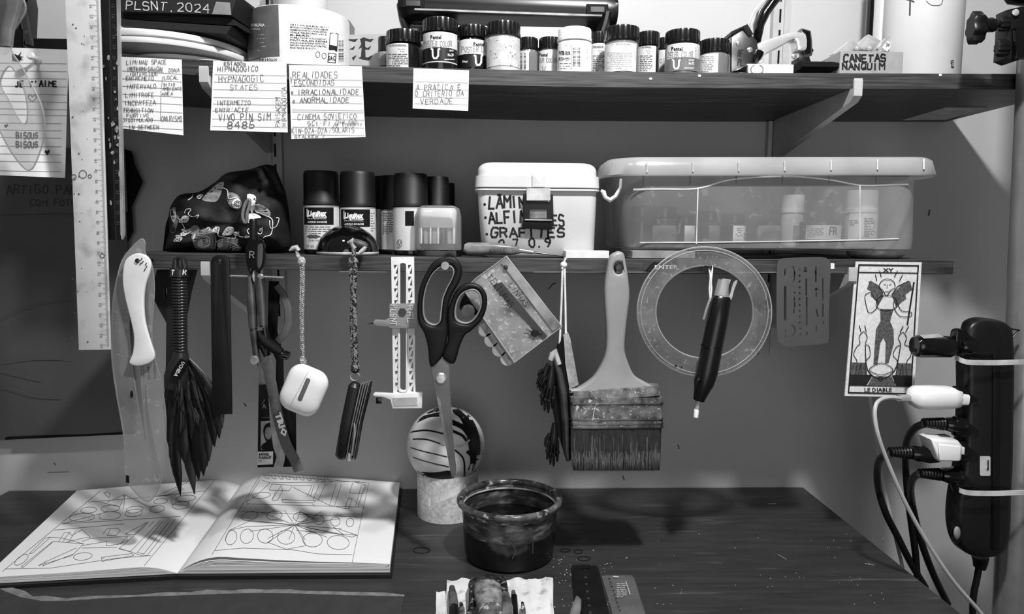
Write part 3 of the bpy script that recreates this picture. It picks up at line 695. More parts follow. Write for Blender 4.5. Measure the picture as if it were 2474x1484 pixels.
# card with gothic lettering
cd = prism([(842, 84), (918, 82), (935, 84), (935, 159), (842, 158)], -.1, -.098); co2 = top('lettered_card', cd, M('aged_card', .62, .8, var=.05), 'aged card with black gothic lettering behind the jars', 'card', smooth=0)
k = Ink(cd.surf())
def gothE(k, x, y):
    for a, b in (((x-2, y-2), (x+26, y-6)), ((x, y+22), (x+22, y+18)), ((x-6, y+46), (x+26, y+44))):
        pass
    k.fill([(x, y+2), (x+9, y-2), (x+22, y+3), (x+33, y+2), (x+26, y+9), (x+12, y+6), (x+13, y+44), (x+2, y+45), (x+4, y+22), (x-4, y+26), (x+3, y+14)])
    k.fill([(x+10, y+20), (x+18, y+24), (x+27, y+18), (x+22, y+28), (x+12, y+27)]); k.fill([(x-4, y+48), (x+6, y+43), (x+18, y+47), (x+30, y+41), (x+22, y+54), (x+8, y+52)])
gothE(k, 870, 92); gothE(k, 832, 92); k.build(INK, co2)
# ---------------------------------------------------------------- notes on the shelf edge
def sheet(c, Y, curl=.0, th=.00025, nx=8, nz=10, wav=0, seed=0):
    """thin paper from four picture corners TL TR BR BL, hanging at Y, lower part curling to the viewer"""
    g = []
    for j in range(nz+1):
        v = j/nz; row = []
        for i in range(nx+1):
            u = i/nx; x = (c[0][0]*(1-u)+c[1][0]*u)*(1-v)+(c[3][0]*(1-u)+c[2][0]*u)*v; y = (c[0][1]*(1-u)+c[1][1]*u)*(1-v)+(c[3][1]*(1-u)+c[2][1]*u)*v
            yy = Y-curl*v*v+wav*sin(u*5+seed)*v; row.append(W(x, y, yy))
        g.append(row)
    m = MB(); n = nx+1; vs = [p for r in g for p in r]; N = len(vs); f = []
    for j in range(nz):
        for i in range(nx):
            a = j*n+i; f.append((a, a+1, a+n+1, a+n)); f.append((N+a, N+a+n, N+a+n+1, N+a+1))
    ed = [j for j in range(nx)]; bd = [(i, i+1) for i in range(nx)]+[(j*n+nx, (j+1)*n+nx) for j in range(nz)]+[(nz*n+i+1, nz*n+i) for i in range(nx)]+[((j+1)*n, j*n) for j in range(nz)]
    for a, b in bd: f.append((b, a, N+a, N+b))
    return m.add(vs+[p+Vector((0, th, 0)) for p in vs], f)
def note(c, label, rules, texts, w=1.5, curl=.004, verts=(), extra=None, pen=None, seed=0, rs=0):
    m = sheet(c, YF-.0008, curl, wav=.0012, seed=seed); o = top('paper_note', m, PAPER, label, 'note', 'handwritten notes on the upper shelf edge')
    sf = m.surf(.0005); k = Ink(sf); L = lambda y: c[0][0]+(c[3][0]-c[0][0])*(y-c[0][1])/(c[3][1]-c[0][1]); Rr = lambda y: c[1][0]+(c[2][0]-c[1][0])*(y-c[1][1])/(c[2][1]-c[1][1])
    for y in rules: k.line([(L(y)+4, y), (Rr(y)-1, y+rs)], 1)
    for a in verts: k.line(a, 1)
    k.build(RULED, o, 'ruled_lines')
    k = Ink(m.surf(.0007))
    for t in texts:
        k.hand(*t[:5], t[5] if len(t) > 5 else w, slope=t[6] if len(t) > 6 else -.01, rot=t[7] if len(t) > 7 else 0)
    if extra: extra(k)
    k.build(pen or PENCIL, o, 'handwriting')
    return o
PEN1 = M('graphite_writing', .36, .7)
note([(292, 137), (439, 144), (443, 327), (291, 310)], 'leftmost handwritten note, word list ending IN BETWEEN, on the upper shelf edge', [171, 190, 208, 227, 245, 265, 286, 305],
     [('LIMINAL SPACE', 306, 156, 10, 98), ('INTERMISSION', 308, 172, 10, 86), ('ZONA', 407, 174, 9, 28), ('INTERLUDE', 314, 183, 9, 70), ('ENTREMEIO', 305, 194, 10, 68), ('LOCAL', 397, 192, 9, 36), ('INTERVALO', 306, 214, 10, 74), ('SITIO', 396, 208, 7, 28), ('AMBIENTE', 393, 218, 7, 48), ('LIMITROFE', 304, 235, 10, 70), ('AREA', 391, 231, 8, 28), ('INCERTEZA', 302, 254, 11, 76), ('TRANSITION', 298, 272, 10, 74), ('FURTIVO', 307, 283, 8, 54), ('DISSIMULADO', 297, 294, 8, 74), ('ONIRISMO', 390, 293, 12, 52), ('IN BETWEEN', 312, 312, 9, 74)],
     1.1, rs=8, verts=[[(393, 185), (390, 215)], [(389, 218), (388, 292)]], extra=lambda k: k.line([(312, 166), (395, 174)], 1).line([(312, 162), (392, 170)], 1).line([(356, 145), (354, 158)], 1), pen=PEN1)
note([(515, 147), (692, 151), (695, 320), (508, 315)], 'note about hypnagogic states, second from the left on the upper shelf edge', [180, 198, 216, 235, 251, 268, 287, 305],
     [('ESTADOS', 542, 158, 8, 54), ('HIPNAGOGICO', 526, 173, 12, 100, 1.5), ('HYPNAGOGIC', 529, 198, 14, 112, 1.3), ('STATES', 556, 217, 12, 70, 1.1), ('INTERMEZZO', 524, 254, 11, 84, 1.2), ('ENTR\'ACTE', 521, 271, 10, 82, 1.3), ('VIVO PIN SIM', 528, 292, 16, 128, 1.6), ('8486', 550, 310, 16, 70, 1.8), ('PAISAGEM', 677, 306, 11, 72, 1.2, 0, -90), ('HIPNAGOGICA', 692, 304, 11, 96, 1.2, 0, -90)], rs=3, pen=PEN1, seed=1)
note([(698, 157), (874, 160), (883, 331), (704, 336)], 'longest note about Soviet cinema, third from the left on the upper shelf edge', [192, 208, 229, 248, 265, 270, 288, 307, 325],
     [('REALIDADES', 708, 189, 15, 110, 1.3), ('ESCONDIDAS', 712, 207, 13, 98, 1.3), ('IRRACIONALIDADE', 720, 229, 12, 150, 1.5), ('ANORMALIDADE', 724, 248, 12, 122, 1.5), ('CINEMA SOVIETICO', 720, 288, 12, 144, 1.3), ('SCI·FI', 744, 304, 11, 58, 1.3), ('/', 804, 308, 20, 14), ('THE END', 815, 299, 7, 50, 1.1), ('OF ETERNITY', 810, 305, 7, 66, 1.1), ('KIN-DZA-DZA', 706, 322, 12, 86, 1.2), ('/SOLARIS', 796, 320, 12, 62, 1.1), ('STALKER /', 712, 334, 7, 76, 1.1)],
     rs=2, extra=lambda k: k.ell(706, 224, 2, 3, 1.5).ell(710, 245, 2, 3, 1.5).line([(703, 185), (704, 200)], 1.6), pen=PEN1, seed=2)
note([(999, 165), (1133, 170), (1131, 268), (997, 262)], 'small square note reading about practice and truth, rightmost on the upper shelf edge', [197, 215, 234, 250],
     [('A PRÁTICA É', 1005, 217, 13, 112, 1.4, 0), ('O CRITÉRIO DA', 1004, 233, 13, 118, 1.4, -.02), ('VERDADE', 1016, 252, 13, 82, 1.4, -.03)], rs=3, pen=M('soft_graphite', .4, .8), seed=3)

# je t'aime paper with push pin
jt = sheet([(-60, 112), (166, 120), (157, 430), (-60, 421)], YF-.0008, .012, wav=.002, seed=2)
jo = top('lined_letter', jt, PAPER, "lined sheet with JE T'AIME and hearts, pinned at the far left", 'letter')
k = Ink(jt.surf(.0006))
for y in (151, 170, 188, 207, 226, 244, 262, 276, 296, 313, 331, 352, 371, 389, 412): k.line([(-40, y), (161, y+3)], 1)
k.build(RULED, jo, 'ruled_lines')
k = Ink(jt.surf(.0009)); k.hand("JE T'AIME", 38, 209, 13, 102, 3, jit=.1).hand('BISOUS', 40, 334, 14, 54, 2.2).hand('BISOUS', 40, 356, 14, 54, 2.4)
k.curve([(78, 244), (69, 236), (70, 229), (76, 230), (79, 234), (84, 228), (88, 232), (85, 239)], 1.6, True); k.build(INK, jo, 'handwriting'); k = Ink(jt.surf(.0009)); k.fill([(114, 375), (108, 367), (110, 362), (114, 365), (118, 361), (120, 366)]); k.fill([(15, 308), (10, 303), (12, 300), (15, 303), (18, 299), (20, 303)])
k.build(INK, jo, 'heart_drawing'); k = Ink(jt.surf(.0009)); k.fill([(30, 128), (44, 134), (52, 124), (48, 136), (58, 137), (48, 140), (57, 144), (46, 144), (50, 150), (40, 147), (30, 146)])
k.build(INK, jo, 'ink_star')
pp = W(100, 142, YF-.016); pn = MB().lathe(W(92, 146, YF-.001), [(.0035, 0), (.0034, .0015), (.0017, .003), (.0016, .009), (.0033, .0115), (.0036, .0135), (.0026, .0155)], 20, axis=(.12, -1, .08))
top('push_pin', pn, WHT, "white push pin holding the lined JE T'AIME sheet", 'pin')

# brown paper folder on the wall
kr = sheet([(-70, 352), (300, 362), (322, 1046), (-70, 1068)], -.014, -.0, wav=.004, nx=14, nz=20, seed=1, th=.0008)
for p in kr.v:
    pass
KP = M('dark_kraft_paper', .30, .6, var=.08, scale=7, bump=.5, bscale=12)
ko = thing('kraft_folder', 'large dark creased paper folder hanging on the wall at the left', 'folder', (W(130, 1060, -.014).x, -.014, W(130, 1060, -.014).z))
link('folder_sheet', kr, KP, ko)
link('folded_flap', sheet([(-70, 352), (302, 362), (308, 512), (-70, 520)], -.0185, 0, wav=.003, nx=10, nz=6, seed=1, th=.0008), KP, ko)
k = Ink(kr.surf(.005)); sfk = sheet([(-70, 352), (302, 362), (308, 512), (-70, 520)], -.0185, 0, wav=.003, nx=10, nz=6, seed=1, th=.0008).surf(.0006)
k = Ink(sfk); k.hand('ARTIGO PARA', 16, 468, 20, 190, 2.2).hand('(COM FOTO', 58, 497, 14, 130, 2).build(M('faint_ink', .17, .7), ko, 'handwriting')
link('bottom_edge', prism([(12, 1058), (322, 1044), (322, 1049), (12, 1063)], -.018, -.013), BLKM, ko, 0)
cr = MB()
for pts in ([(8, 930), (50, 945), (90, 958), (145, 966)], [(0, 872), (80, 866), (160, 872), (235, 880)], [(0, 768), (60, 742), (120, 730), (180, 727)], [(0, 890), (50, 905), (100, 920)]):
    cr.tube([W(x, y, -.0165) for x, y in spl(pts, 4, False)], .00035, 5)
link('crease', cr, M('dark_kraft_paper', .3), ko)
top('torn_scrap', plate([(300, 360), (318, 366), (326, 400), (345, 440), (318, 500), (322, 560), (300, 600), (296, 380)], -.012, .0006), BLKM, 'dark torn paper edge on the wall right of the clear dark ruler', 'paper')

# black machine part top left
bm_ = thing('black_clamp', 'black clamp shaped object at the top left corner of the shelf', 'clamp', (W(30, 90, -.12).x, -.12, zu(-.5)))
link('clamp_body', plate([(-40, -40), (42, -40), (50, 0), (46, 112), (8, 116), (-40, 112)], -.13, .03, bev=.002), BLK, bm_)
link('clamp_arm', MB().loft([(46, 10, 9, .008), (56, 40, 7, .008), (64, 80, 5, .007), (72, 112, 6, .007)], -.125), BLK, bm_)
link('clamp_foot', plate([(26, 70), (54, 70), (54, 116), (26, 116)], -.135, .01, bev=.001), BLKG, bm_)
link('clamp_ring', MB().tube([W(x, y, -.15) for x, y in circ(35, -25, 38, 42, 24)], .0016, 6, True), BLK, bm_)
top('black_case', shelfbox(80, 162, 93, -.15, -.08), BLK, 'low black case standing above the lined letter at the upper left', 'case')

# rulers
RT = M('worn_white_ruler', .8, .4, var=.05, scale=25, g2=.5, thr=.52, scale2=38, soft=.25)
def ruler(q, Y, th, mat, label, nm='ruler', cat='ruler'):
    return top(nm, plate(q, Y, th, bev=.0004), mat, label, cat)
YR = YF-.040
rw = thing('ruler', 'long worn white ruler with paint stains, hanging at the left', 'ruler', (W(225, 800, YR).x, YR, W(225, 845, YR).z))
q = [(156, -30), (239, -30), (266, 845), (190, 846)]; link('blade', plate(q, YR, .0026, bev=.0005), RT, rw)
sfr = wplane(YR-.0001); k = Ink(sfr); ex = lambda y: 239+(y+30)*27/875
n0 = 25.6; sp = 25.1
kk = 0
for mm in range(-12, 345):
    y = 12+mm*2.49; 
    if y > 838: break
    L = 16 if mm % 10 == 0 else 10 if mm % 5 == 0 else 6
    k.line([(ex(y)-L-1, y+.0), (ex(y)-2, y+.4)], .7, 30)
for i in range(34):
    y = 12+i*24.9
    if y < 835: k.type(str(26+i), ex(y)-25+1, y-6+4, 7, 9, rot=90)
k.build(M('ruler_print', .4, .6), rw, 'graduations')['kind'] = 'stuff'
k = Ink(sfr)
rnd = random.Random(11)
for i in range(26): k.fill(circ(rnd.uniform(172, 212), rnd.uniform(10, 830), rnd.uniform(.8, 2.4), None, 7))
for cx_, cy_, r_ in ((200, 421, 9), (217, 426, 4), (247, 618, 5), (178, 428, 6)): k.ell(cx_, cy_, r_, r_*1.05, 1.5)
k.build(M('stain_grey', .3, .6), rw, 'stain_marks')
DR = MC('dark_clear_plastic', .16, .78, .15, tint=.5, scale=40, dirt=.0)
dr = thing('ruler', 'dark smoky ruler with light paint chips behind the white ruler', 'ruler', (W(275, 500, YR).x, YR+.01, W(275, 580, YR).z))
link('blade', plate([(240, -30), (285, -30), (299, 566), (292, 580), (262, 580)], YR+.009, .0028, bev=.0005), M('smoky_ruler', .09, .15, var=.3, scale=30, g2=.55, thr=.66, scale2=45, soft=.05), dr)
k = Ink(wplane(YR+.009)); 
for i in range(22): k.type(str(15+i), 269+i*.6, 10+i*25, 8, 9, rot=90)
k.build(M('dim_print', .28, .6), dr, 'graduations')
k = Ink(wplane(YR+.0085)); rnd = random.Random(21)
for x, y, a, b in ((262, 138, 5, 9), (284, 152, 4, 10), (250, 160, 3, 5), (276, 166, 2, 4), (256, 190, 2, 6), (277, 222, 3, 5), (284, 262, 3, 6), (272, 300, 6, 8), (282, 312, 7, 10), (286, 330, 5, 9), (278, 332, 4, 6), (285, 350, 6, 6), (266, 352, 3, 8), (272, 368, 5, 6), (264, 338, 2, 5), (276, 392, 3, 6), (268, 490, 4, 8), (280, 240, 2, 3), (262, 285, 2, 4), (291, 470, 2, 12), (288, 420, 2, 9)):
    k.fill([(x+(a*rnd.uniform(.5, 1.1))*cos(t), y+(b*rnd.uniform(.5, 1.1))*sin(t)) for t in [2*pi*i/9 for i in range(9)]])
k.build(M('paint_chip_grey', .5, .5, var=.4, scale=300), dr, 'paint_chips')
link('clear_edge', plate([(281, -30), (286, -30), (299, 566), (294, 579), (291, 566)], YR+.0085, .0034), MC('ruler_edge', .9, .35, .1), dr)

# french curves
FR = MC('clear_curve_plastic', .86, .10, .12, tint=.93, edge=.55, scale=22, dirt=.12, thr=.66)
FRd = MC('clear_curve_dirty', .8, .22, .16, tint=.9, edge=.5, scale=14, dirt=.14, thr=.6)
def rim(outline, Y, r=.0006, mb=None): return (mb or MB()).tube([W(x, y, Y) for x, y in outline], r, 6, True)
YC = YF-.055
fo = spl([(-40, -30), (30, -30), (62, 20), (30, 80), (28, 122), (52, 160), (80, 212), (100, 255), (108, 310), (96, 368), (70, 412), (30, 372), (-10, 300), (-60, 220)], 5)
fc = thing('french_curve', "clear drawing curve hanging in front of the lined letter, at the upper left", 'drawing curve', (W(40, 400, YC).x, YC, W(70, 410, YC).z))
fh = spl([(22, 160), (48, 195), (62, 235), (66, 280), (58, 300), (40, 280), (20, 240), (0, 200)], 5)
link('curve_sheet', plate(fo, YC, .002, [fh]), FR, fc); e = rim(fo, YC+.001); rim(fh, YC+.001, .0005, e); link('edge', e, MC('curve_edge', .85, .45, .1), fc)
link('curve_stem', MB().loft([(36, -30, 24, .003), (32, 20, 17, .003), (20, 70, 15, .003), (16, 110, 14, .0025)], YC-.004), MC('amber_plastic', .5, .55, .15, tint=.7), fc)
YB = YF-.022
lo_ = spl([(338, 580), (349, 585), (350, 612), (366, 640), (372, 700), (366, 800), (372, 860), (388, 920), (400, 1010), (396, 1110), (384, 1180), (362, 1211), (344, 1206), (318, 1180), (304, 1150), (300, 1060), (283, 960), (270, 860), (272, 740), (286, 660), (302, 618)], 5)
hl1 = spl([(318, 720), (330, 790), (338, 880), (346, 980), (352, 1060), (346, 1050), (330, 960), (318, 860), (312, 780)], 4)
hl2 = spl([(352, 930), (360, 1000), (378, 1100), (388, 1140), (376, 1160), (360, 1080), (350, 1000)], 4)
f2 = thing('french_curve', 'long clear drawing curve hanging behind the white bone folder', 'drawing curve', (W(335, 1200, YB).x, YB, W(350, 1211, YB).z))
link('curve_sheet', plate(lo_, YB, .0022, [hl1, hl2]), FRd, f2); e = rim(lo_, YB+.001, .0006); rim(hl1, YB+.001, .0005, e); rim(hl2, YB+.001, .0005, e); link('edge', e, MC('curve_edge', .85, .45, .1), f2)
k = Ink(wplane(YB-.0002)); k.fill(circ(318, 953, 3.5, 9, 10)); k.fill([(304, 1148), (312, 1150), (312, 1168), (304, 1166)]); k.build(BLKM, f2, 'ink_blot')

# bone folder
YW = YF-.030
bf = thing('bone_folder', 'curved white bone folder with small paint specks', 'folder tool', (W(335, 880, YW).x, YW, W(335, 886, YW).z))
bo = spl([(332, 612), (352, 618), (363, 634), (361, 656), (350, 690), (346, 730), (350, 780), (364, 830), (372, 856), (368, 872), (350, 882), (328, 885), (313, 880), (312, 872), (320, 850), (322, 812), (314, 772), (300, 715), (295, 672), (300, 634), (314, 618)], 5)
BONE = M('bone_white', .88, .35, var=.03, g2=.35, thr=.76, scale2=120, soft=.02)
link('blade', plate(bo, YW, .004, bev=.0013), BONE, bf, 60)
def nail(px, py, Y, label, r=.0022, y1=None):
    p = W(px, py, Y); m = MB().lathe(p+Vector((0, (YF+.001-p.y), 0)), [(r*.5, 0), (r*.5, (YF+.001-p.y)-.0012), (r, (YF+.001-p.y)-.001), (r*.9, YF+.001-p.y), (r*.3, YF+.0014-p.y)], 12, axis=(0, -1, 0))
    return top('nail', m, DSTEEL, label, 'nail')
nail(331, 630, YW-.0015, 'nail through the top of the white bone folder')
k = Ink(wplane(YW-.0002)); 
for x, y in ((351, 641), (352, 648), (348, 655), (343, 636), (340, 629), (338, 640)): k.line([(x, y), (x+3, y-5)], 2.2)
k.build(INK, bf, 'ink_specks')
# picks hanging behind
YPk = YF-.012
for i, (p, lb) in enumerate((([(352, 690), (356, 760), (362, 830)], 'left'), ([(345, 880), (346, 925)], 'middle'), ([(358, 885), (360, 918)], 'right'), ([(372, 870), (375, 915)], 'far right'))):
    top('needle_tool', MB().loft([(a, b, 2.6, .001) for a, b in p], YPk), DSTEEL if i != 1 else STEEL, 'thin metal needle tool behind the bone folder, '+lb+' one', 'needle', 'needle tools behind the bone folder')
ss = spl([(349, 660), (356, 680), (358, 745), (362, 780), (356, 790), (350, 770)], 3)
top('thin_blade', plate(ss, YPk, .001), BLK, 'small dark blade hanging right of the white bone folder', 'blade')

# dark wooden tool behind feather brush
top('wooden_scraper', plate([(378, 652), (372, 676), (365, 712), (384, 750), (401, 780), (400, 880), (395, 975), (401, 976), (407, 930), (430, 880), (446, 780), (458, 712), (473, 652)], YF+.03, .005, [circ(454, 668, 2.2, 6), spl([(399, 690), (403, 706), (401, 724), (397, 700)], 3)], bev=.0008), M('dark_stained_wood', .13, .45, var=.4, scale=20, stretch=(6, 1, 1), bump=.1), 'dark angular wooden tool hanging behind the feather brush', 'tool')

# feather brush
YU = YF-.018
fb = thing('feather_brush', 'drafting brush with ribbed handle and dark feathers', 'brush', (W(450, 1190, YU).x, YU, W(450, 1200, YU).z))
HP = M('ribbed_handle_plastic', .15, .3, var=.1)
st = [(431, 622, 9, .004), (431, 628, 14, .0055), (431, 650, 15, .006), (432, 655, 17, .0065)]
link('hanging_eye', plate(spl([(431, 619), (442, 624), (446, 634), (446, 652), (416, 652), (415, 634), (420, 624)], 4), YU-.004, .007, [rr2(426, 626, 436, 650, 4)], bev=.001), HP, fb)
link('collar', MB().loft([(432, 650, 19, .0065), (432, 669, 19, .0065)], YU, p=3), HP, fb)
Ink(MB().loft([(432, 650, 19, .0065), (432, 669, 19, .0065)], YU, p=3).surf()).hand('T', 414, 664, 12, 9, 2.4).hand('R', 442, 664, 12, 10, 2.4).build(WPRINT, fb)
hs = []
for i in range(26):
    y = 670+i*7.2; hs += [(433+i*.15, y, 14.5-i*.06, .0052), (433+i*.15, y+2, 18-i*.06, .0064), (433+i*.15, y+5, 18-i*.06, .0064), (433+i*.15, y+7.1, 14.5-i*.06, .0052)]
link('ribbed_handle', MB().loft(hs, YU), HP, fb, 50)
link('ferrule', MB().loft([(437, 850, 16, .006), (436, 866, 19, .007), (433, 885, 26, .0075), (428, 910, 30, .007), (424, 940, 26, .006)], YU, p=2.6), HP, fb)
lb = link('brand_tag', plate(turn(rr2(410, 880, 457, 905, 2), (433.5, 892), -59), YU-.010, .0012), BLKG, fb)
Ink(wplane(YU-.0103)).type('UCHIDA', 440, 873, 8.5, 40, rot=121, bold=.02, mirror=False).build(WPRINT, lb)
FE = [M('feather_dark', .07, .35, var=.45, scale=18, stretch=(14, 14, 1)), M('feather_brown', .13, .35, var=.5, scale=18, stretch=(14, 14, 1)), M('feather_black', .045, .3, var=.4, scale=18, stretch=(14, 14, 1))]
def feather(x0, y0, x1, y1, w, bend, Y, mat, tipw=.5):
    sp = []; n = 9
    for i in range(n+1):
        t = i/n; x = x0+(x1-x0)*t+bend*sin(pi*t); y = y0+(y1-y0)*t
        ww = w*(.35+.65*sin(min(1, t*1.6)*pi/2))*(1 if t < .8 else 1-(t-.8)/.2*(1-tipw*.2))
        sp.append((x, y, max(.8, ww), .0011 if t < .9 else .0006))
    m = MB().loft(sp, Y, 8); o = link('feather', m, mat, fb, 60)
    return o
rnd = random.Random(5)
FT = [(420, 900, 402, 985, 9, -3), (418, 910, 404, 1010, 10, -4), (424, 900, 408, 1040, 11, -4), (420, 930, 414, 1100, 9, -6), (428, 930, 420, 1150, 10, -6), (432, 960, 436, 1198, 11, -9), (440, 960, 446, 1120, 14, -4), (450, 900, 470, 1194, 14, -8), (455, 920, 480, 1160, 15, 0), (462, 920, 492, 1150, 15, 4), (456, 880, 505, 1115, 14, 12), (458, 876, 518, 1080, 13, 14), (458, 870, 530, 1060, 12, 18), (456, 868, 537, 1035, 11, 20), (456, 872, 520, 990, 11, 16), (440, 890, 440, 1040, 15, -2), (448, 900, 462, 1060, 14, 2), (440, 900, 424, 1030, 13, -4), (452, 880, 488, 1000, 13, 8), (462, 880, 505, 960, 10, 8), (430, 905, 418, 990, 12, -2), (446, 900, 476, 1010, 11, 2), (494, 1090, 496, 1132, 7, 1)]
for i, f in enumerate(FT): feather(*f, YU-.001-.0007*(i % 7)+.002, FE[i % 3])
for i in range(16):
    a = rnd.uniform(0, 1); x = 425+a*60; y = rnd.uniform(905, 1000); feather(x, y, x+(a-.3)*22, y+rnd.uniform(35, 60), 4.5, rnd.uniform(-3, 3), YU-.0075, FE[i % 2])

# black steel rule
YS = YF-.024
bs = thing('steel_rule', 'flat black metal bar with a hole, hanging right of the feather brush', 'ruler', (W(533, 1000, YS).x, YS, W(533, 1002, YS).z))
link('blade', plate(rr2(508, 617, 554, 660, 12)[:0]+[(508, 636), (513, 622), (522, 617), (542, 617), (551, 622), (554, 634), (560, 1001), (513, 1002)], YS, .0022, [circ(529, 633, 5.5, None, 16)], bev=.0003), M('black_steel', .09, .4, .3, var=.25, scale=30, g2=.3, thr=.74, scale2=60), bs)
nail(529, 630, YS-.001, 'nail through the black metal bar')
# ---------------------------------------------------------------- compass
YK = YF-.020
cp = thing('drafting_compass', 'beam compass with black R handle and jointed metal legs', 'compass', (W(625, 890, YK).x, YK, W(620, 885, YK).z))
GMET = M('worn_grey_metal', .38, .4, .8, var=.25, scale=50)
link('grip', plate(spl([(598, 586), (606, 578), (622, 577), (634, 586), (637, 600), (634, 640), (622, 660), (612, 650), (604, 664), (594, 640), (591, 606)], 4), YK-.006, .010, bev=.002), BLKG, cp)
link('knurled_stem', MB().lathe(W(613, 580, YK), [(.0038, 0), (.0038, .018), (.003, .02)], 20), BLK, cp)
Ink(wplane(YK-.0062)).hand('R', 603, 624, 15, 15, 2.4, jit=.1).build(M('engraved_grey', .5, .5), cp)
link('leg_plate', MB().loft([(628, 578, 4, .002), (632, 640, 5, .002), (634, 690, 7, .003), (635, 760, 11, .003), (637, 790, 10, .003)], YK+.001), GMET, cp)
link('left_leg', MB().loft([(603, 668, 5, .003), (607, 700, 9, .004), (609, 745, 10, .004), (612, 792, 9, .004)], YK-.004, p=4), GMET, cp)
link('right_leg', MB().loft([(627, 668, 6, .003), (631, 700, 9, .004), (634, 745, 10, .004), (636, 785, 9, .004)], YK-.004, p=4), GMET, cp)
link('lower_leg', MB().loft([(612, 792, 8, .003), (615, 820, 8, .003), (620, 860, 7, .003), (628, 886, 3, .002)], YK-.003, p=4), GMET, cp)
link('hinge_screw', MB().lathe(W(613, 871, YK-.007)+Vector((0, .003, 0)), [(.0046, 0), (.0046, .002), (.0036, .0032)], 24, axis=(0, -1, 0)), STEEL, cp)
link('pivot_screw', MB().lathe(W(628, 669, YK-.007)+Vector((0, .003, 0)), [(.003, 0), (.003, .002), (.002, .003)], 18, axis=(0, -1, 0)), STEEL, cp)
link('needle_blade', MB().loft([(613, 655, 1, .001), (612, 668, 4, .0015), (614, 680, 2, .001)], YK-.007), STEEL, cp)
link('cross_rod', MB().tube([W(555, 667, YK-.002), W(600, 668, YK-.002)], .0011, 8).tube([W(635, 669, YK-.002), W(685, 671, YK-.002)], .0011, 8), STEEL, cp)
link('clamp_block', MB().loft([(630, 812, 9, .006), (642, 826, 12, .007), (664, 842, 13, .007), (680, 852, 9, .006)], YK-.004), BLKM, cp)
link('thumb_screw', MB().loft([(668, 846, 7, .004), (684, 856, 7, .004), (686, 857, 11, .006), (698, 861, 10, .0055)], YK-.004), BLKG, cp)
link('bolt', MB().loft([(640, 792, 5, .003), (644, 812, 6, .004), (644, 860, 5, .003)], YK-.003), DSTEEL, cp)
link('clamp_arm', MB().loft([(628, 800, 9, .005), (634, 830, 11, .006), (646, 860, 8, .005)], YK-.001), BLK, cp)

# lanyard, strap loops, card
YL = YF+.012
STR = M('grey_webbing', .33, .75, var=.08, scale=200, bump=.2)
mb = MB()
def strap(pts, Y, wpx, mat, nm, parent=None, th=.0008, **k):
    m = MB().loft([(a, b, wpx if len(q_) < 3 else q_[2], th) for q_ in pts for a, b in [q_[:2]]], Y, 8, p=3); return (link(nm, m, mat, parent, 40) if parent else m)
ly = thing('lanyard', 'grey printed lanyard strap hanging diagonally behind the earphone case', 'lanyard', (W(690, 1130, YL).x, YL, W(690, 1132, YL).z))
lsx = [(640, 850), (648, 890), (658, 940), (668, 990), (680, 1040), (694, 1080), (712, 1112), (722, 1138)]
lm = MB().loft([(a, b, 13, .0009) for a, b in spl(lsx, 3, False)], YL, 8, p=4); link('printed_strap', lm, STR, ly)
Ink(lm.surf()).type('TRIO', 664, 1000, 14, 60, rot=72, bold=.05).build(WPRINT, ly)
link('white_band', MB().loft([(a, b, c, .0006) for a, b, c in ((655, 950, 7), (660, 1000, 9), (664, 1040, 10), (672, 1080, 12), (676, 1105, 8), (668, 1134, 8))], YL+.004, 8, p=3), M('pale_webbing', .6, .7), ly)
link('white_band', MB().loft([(a, b, c, .0006) for a, b, c in ((676, 1060, 5), (682, 1090, 8), (680, 1110, 8), (674, 1136, 8))], YL+.002, 8, p=3), M('pale_webbing', .6, .7), ly)
lp = MB().loft([(a, b, c, .001) for a, b, c in ((668, 690, 8), (684, 710, 9), (695, 745, 9), (697, 780, 9), (688, 806, 10), (670, 826, 8))], YL+.01, 8, p=3)
top('webbing_loop', lp, M('translucent_strap', .34, .5), 'pale grey strap loop behind the compass, above the thumb screw', 'strap')
top('black_strap', MB().loft([(a, b, c, .002) for a, b, c in ((662, 680, 12), (662, 720, 14), (660, 760, 12), (656, 800, 14), (664, 830, 14), (676, 870, 9), (676, 940, 10), (690, 1000, 12), (700, 1060, 13), (706, 1120, 12))], YL+.014, 8, p=3), BLKM, 'black strap hanging behind the lanyard and compass', 'strap')
ic = thing('name_card', 'black printed card with a small portrait, hanging behind the lanyard', 'card', (W(665, 1130, YL+.022).x, YL+.022, W(665, 1135, YL+.022).z))
Yc = YL+.024
link('card_board', plate([(625, 930), (714, 926), (716, 1128), (622, 1130)], Yc, .0008), BLKM, ic)
link('photo_print', plate([(630, 1018), (657, 1017), (656, 1086), (630, 1087)], Yc-.0004, .0003), M('photo_grey', .55, .6), ic)
k = Ink(wplane(Yc-.0006)); k.fill(spl([(640, 1028), (648, 1022), (656, 1024), (656, 1060), (656, 1085), (632, 1085), (634, 1074), (643, 1068), (638, 1056), (636, 1040)], 4)); k.build(BLKM, ic, 'portrait_hair')
k = Ink(wplane(Yc-.0008)); k.fill(spl([(642, 1036), (650, 1032), (655, 1040), (654, 1058), (646, 1062), (640, 1052)], 4)); k.build(MG, ic, 'portrait_face')
link('name_strip', plate([(623, 1092), (660, 1091), (659, 1122), (621, 1124)], Yc-.0004, .0003), M('light_strip', .8, .7), ic)
k = Ink(wplane(Yc-.0006)); k.type('RAFAEL', 625, 1101, 6, 26, bold=.04).type('PLAISANT', 625, 1109, 6, 31, bold=.04); k.greek(625, 1112, 640, 1115, 1, 1.3); k.build(INK, ic)
Ink(wplane(Yc-.0005)).type('A', 632, 988, 12, 12).line([(648, 980), (658, 980)], 1).line([(632, 978), (640, 966)], 1).line([(632, 1010), (656, 1008)], 1).build(MG, ic, 'card_logo')
